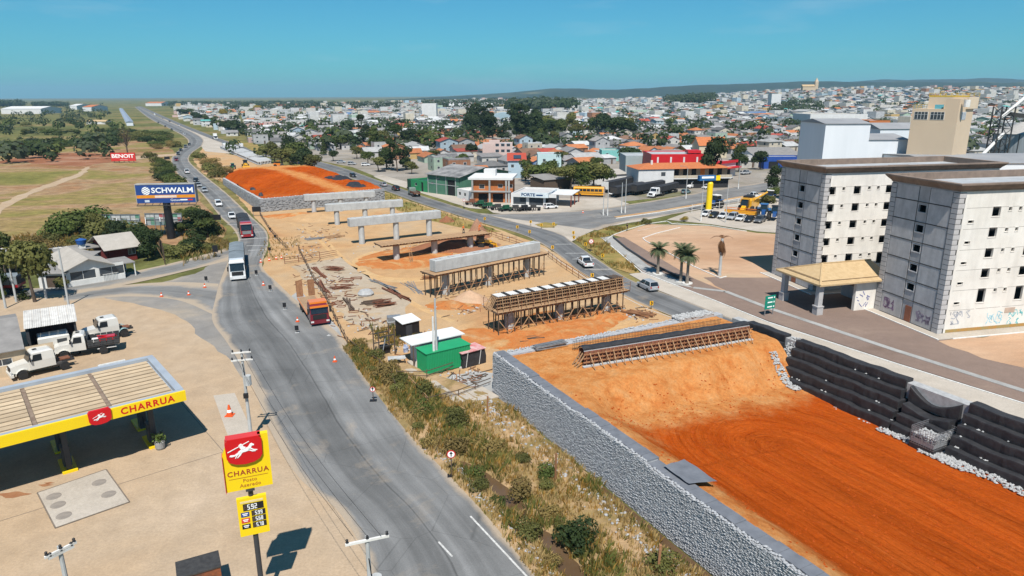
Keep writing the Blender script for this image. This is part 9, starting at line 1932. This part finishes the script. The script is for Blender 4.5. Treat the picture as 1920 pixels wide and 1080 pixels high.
for k in range(16): o = mo('frond', FD, r, (0, 0, 6.4-.25*(k % 6)), k*2.4); o.rotation_euler.y = 1.0+rs.uniform(-.2, .3)
for k, a_ in ((0, 3.0), (1, .2), (2, 1.4)): o = mo('frond', FD, r, (0, 0, 6.5), a_); o.rotation_euler.y = -.5
# ---- people: one skinned body each
def person(lab, p, a_, shirt, trou, hat, bend=0.0, sit=0.0):
 r = thing('person', lab, 'person', p, a_)
 J = {'pel': (0, 0, .95, .15), 'che': (.05+.25*bend, 0, 1.35-.1*bend, .17), 'nek': (.08+.45*bend, 0, 1.55-.2*bend, .07), 'hd': (.1+.5*bend, 0, 1.68-.22*bend, .1), 'hd2': (.11+.52*bend, 0, 1.76-.22*bend, .085)}
 E_ = [('pel', 'che'), ('che', 'nek'), ('nek', 'hd'), ('hd', 'hd2')]
 for s_, t in ((-1, 'r'), (1, 'l')):
  f = s_*.14; J.update({'hp'+t: (0, s_*.1, .88, .1), 'kn'+t: (.04+f*.6, s_*.12, .48, .065), 'an'+t: (f, s_*.12, .09, .045), 'to'+t: (f+.17, s_*.13, .04, .04), 'sh'+t: (.05+.3*bend, s_*.2, 1.45-.15*bend, .07), 'el'+t: (.08+.35*bend, s_*.27, 1.18-.2*bend, .05), 'wr'+t: (.2+.4*bend, s_*.25, .98-.2*bend, .035), 'pa'+t: (.24+.4*bend, s_*.25, .92-.2*bend, .03)})
  E_ += [('pel', 'hp'+t), ('hp'+t, 'kn'+t), ('kn'+t, 'an'+t), ('an'+t, 'to'+t), ('che', 'sh'+t), ('sh'+t, 'el'+t), ('el'+t, 'wr'+t), ('wr'+t, 'pa'+t)]
  for i in range(5): dx_ = (.02, .06, .07, .06, .05)[i]; J['f%d' % i+t] = (J['pa'+t][0]+dx_, s_*(.25+(-.05, -.03, -.01, .01, .03)[i]), J['pa'+t][2]-(.03, .07, .08, .07, .05)[i], .009); E_.append(('pa'+t, 'f%d' % i+t))
 ks = list(J); me = bpy.data.meshes.new('body'); me.from_pydata([J[k][:3] for k in ks], [(ks.index(a), ks.index(b_)) for a, b_ in E_], []); o = bpy.data.objects.new('body', me); COL.objects.link(o)
 md_ = o.modifiers.new('skin', 'SKIN');
 for i, k in enumerate(ks): me.skin_vertices[0].data[i].radius = (J[k][3],)*2; me.skin_vertices[0].data[i].use_root = k == 'pel'
 o.modifiers.new('sub', 'SUBSURF').levels = 1; m2 = bpy.data.meshes.new_from_object(o.evaluated_get(bpy.context.evaluated_depsgraph_get())); bpy.data.objects.remove(o)
 skin = mat('skin', (.35, .2, .13)); m2.materials.clear()
 for q in (skin, shirt, trou, M_blk): m2.materials.append(q)
 for f in m2.polygons: z = f.center.z; f.material_index = 3 if z < .12 else 2 if z < .96 and abs(f.center.y) < .21 else 1 if z < 1.5-.2*bend and z > 1.06-.2*bend else 0
 mo('body', m2, r); c = J['hd2']; MB().lathe([(.115, -.02), (.12, .03), (.09, .1), (.02, .13)], 10, (c[0], 0, c[2])).build('helmet' if hat is not M_blk else 'hair', hat, r)
 for s_ in (-1, 1): MB().box((c[0]+.095, s_*.035, c[2]-.05), (.02, .025, .015)).build('eye', M_blk, r)
 MB().box((c[0]+.11, 0, c[2]-.08), (.03, .025, .03)).build('nose', skin, r)
M_vest = mat('orange_workwear', (.7, .16, .03)); M_nav = mat('navy_trousers', (.03, .035, .05)); M_yh = mat('yellow_helmet', (.7, .4, .03))
dp = lambda t, y: r4.location+Matrix.Rotation(z4, 3, 'Z') @ V(L4*t, y, 3.53)
person('worker in orange workwear standing on the open deck', dp(.93, .6), 2.6, M_vest, M_nav, M_yh); person('worker in orange workwear bending at the right end of the open deck', dp(1.16, .9), .3, M_vest, M_vest, P_orange, .6); person('worker with orange helmet behind the scaffolded cap beam', G(848, 492), 1.2, M_vest, M_nav, P_orange); person('pedestrian in black clothes walking on the kerb of the sandy lot', G(1176, 433, .02), 3.6, M_blk, M_blk, M_blk)
ld = thing('ladder', 'pale wooden ladder leaning against the open deck', 'ladder', G(770, 493), z4)
for x in (-.25, .25): MB().bar((x, -.6, 0), (x, .4, 3.9), .07).build('stile', M_woodL, ld)
for k in range(11): MB().bar((-.25, -.6+k*.085, .25+k*.33), (.25, -.6+k*.085, .25+k*.33), .05).build('rung', M_woodL, ld)
rb = MB()
for _ in range(900):
 q = rs.choice(((640, 545, 70, 38), (600, 520, 50, 28), (1000, 628, 90, 14), (880, 575, 70, 30), (760, 470, 90, 25), (600, 440, 50, 22), (560, 470, 40, 26), (900, 455, 60, 18), (760, 640, 60, 30), (870, 710, 50, 20), (1190, 590, 40, 14), (680, 600, 60, 30))); p = G(q[0]+rs.gauss(0, q[2]*.45), q[1]+rs.gauss(0, q[3]*.45));
 if rs.random() < .45: a_ = rs.uniform(0, 3.1); l = rs.uniform(.4, 1.6); rb.bar(p+V(0, 0, .05), p+V(l*math.cos(a_), l*math.sin(a_), .06+rs.random()*.15), .1, .05, rs.choice((0, 1, 2)))
 else: k = rs.uniform(.06, .24); rb.stone((p.x, p.y, .04), (k*1.4, k, k*.8), 3, rs)
stuff(rb.build('site_rubble', [M_wood, M_woodD, M_rust, M_rockL]))
for i, (q, a_, m) in enumerate((((886, 384), .2, M_rust), ((902, 387), .5, M_gsd), ((918, 391), .3, M_gsd), ((934, 394), .1, M_steel), ((950, 396), .6, M_gsd), ((967, 396), .2, M_steel), ((984, 396), .4, M_blk), ((1000, 395), -.1, M_steel))):
 r = thing('farm_implement', '%s farm implement from the left in the row before the brick house and FORTE shop' % names[i], 'implement', G(*q), a_, 'farm implements')
 MB().bar((-2, -.6, .9), (2, -.6, .9), .16).build('beam', m, r); MB().bar((-2, .6, .9), (2, .6, .9), .16).build('beam', m, r); MB().bar((0, -.6, .9), (0, -2, .6), .14).build('drawbar', m, r); MB().box((0, .2, 1.3), (1.6, .9, .7)).build('hopper', m, r)
 for k in range(7): o = MB().lathe([(.4, -.03), (.4, .03)], 12).build('disc', M_steel, r, (-1.8+k*.6, .9, .42)); o.rotation_euler = (0, PI/2, .3)
 for x in (-1.5, 1.5): add_wheel(r, x, -.1, .45, .25)
# ================================================================== FAR HILLS AND HAZE
def m_hill():
 m, t, b = newmat('wooded_hills'); tc = nd(t, 'ShaderNodeTexCoord'); o = tc.outputs['Object']; n1 = noise(t, o, .0014, 6, .55); n2 = noise(t, o, .012, 6, .7)
 r1 = ramp(t, [(.5, (.016, .032, .018)), (.58, (.028, .045, .022)), (.63, (.1, .1, .045)), (.7, (.17, .15, .085))]); t.links.new(n1, r1.inputs[0]); r2 = ramp(t, [(.35, .6), (.65, 1.25)]); t.links.new(n2, r2.inputs[0])
 t.links.new(mixc(t, 1, r1.outputs[0], r2.outputs[0], 'MULTIPLY'), b.inputs['Base Color']); b.inputs['Roughness'].default_value = .95; return m
M_hill = m_hill()
def hills(D0, D1, az0, az1, top, seed, edge):
 def fn(u, v):
  az = math.radians(az0+(az1-az0)*u); d_ = D0+(D1-D0)*v; x, y = d_*math.sin(az), d_*math.cos(az)
  e = sm(min(u/edge, 1))*sm((1-u)/.02); ridge = .55+.45*mnoise.noise(V(x*.00045+seed, y*.0003, 0))+.18*mnoise.noise(V(x*.0016, y*.0016, seed))+.07*mnoise.noise(V(x*.006, y*.006, seed)); h = top*e*ridge*math.sin(PI*min(1, v*1.25+.0) if v < .8 else PI)
  return V(x, y, max(h, 0)+terr(x, y)-2)
 return struct(grid_mesh('hills', 160, 14, fn, M_hill))
hills(4200, 6000, -12, 50, 112, 3.1, .3); hills(6600, 9500, -6, 52, 190, 7.7, .3)
hz = MB().bx(-16500, 16500, -16500, 16500, -1.2, 250).build('haze', None); hz['kind'] = 'stuff'; hz.data.materials.clear()
mh = bpy.data.materials.new('haze_air'); mh.use_nodes = True; t = mh.node_tree; t.nodes.clear(); vo = nd(t, 'ShaderNodeVolumePrincipled'); vo.inputs['Color'].default_value = (.46, .78, 1.0, 1); vo.inputs['Density'].default_value = .00008; vo.inputs['Anisotropy'].default_value = .1
ou = nd(t, 'ShaderNodeOutputMaterial'); t.links.new(vo.outputs[0], ou.inputs['Volume']); hz.data.materials.append(mh)
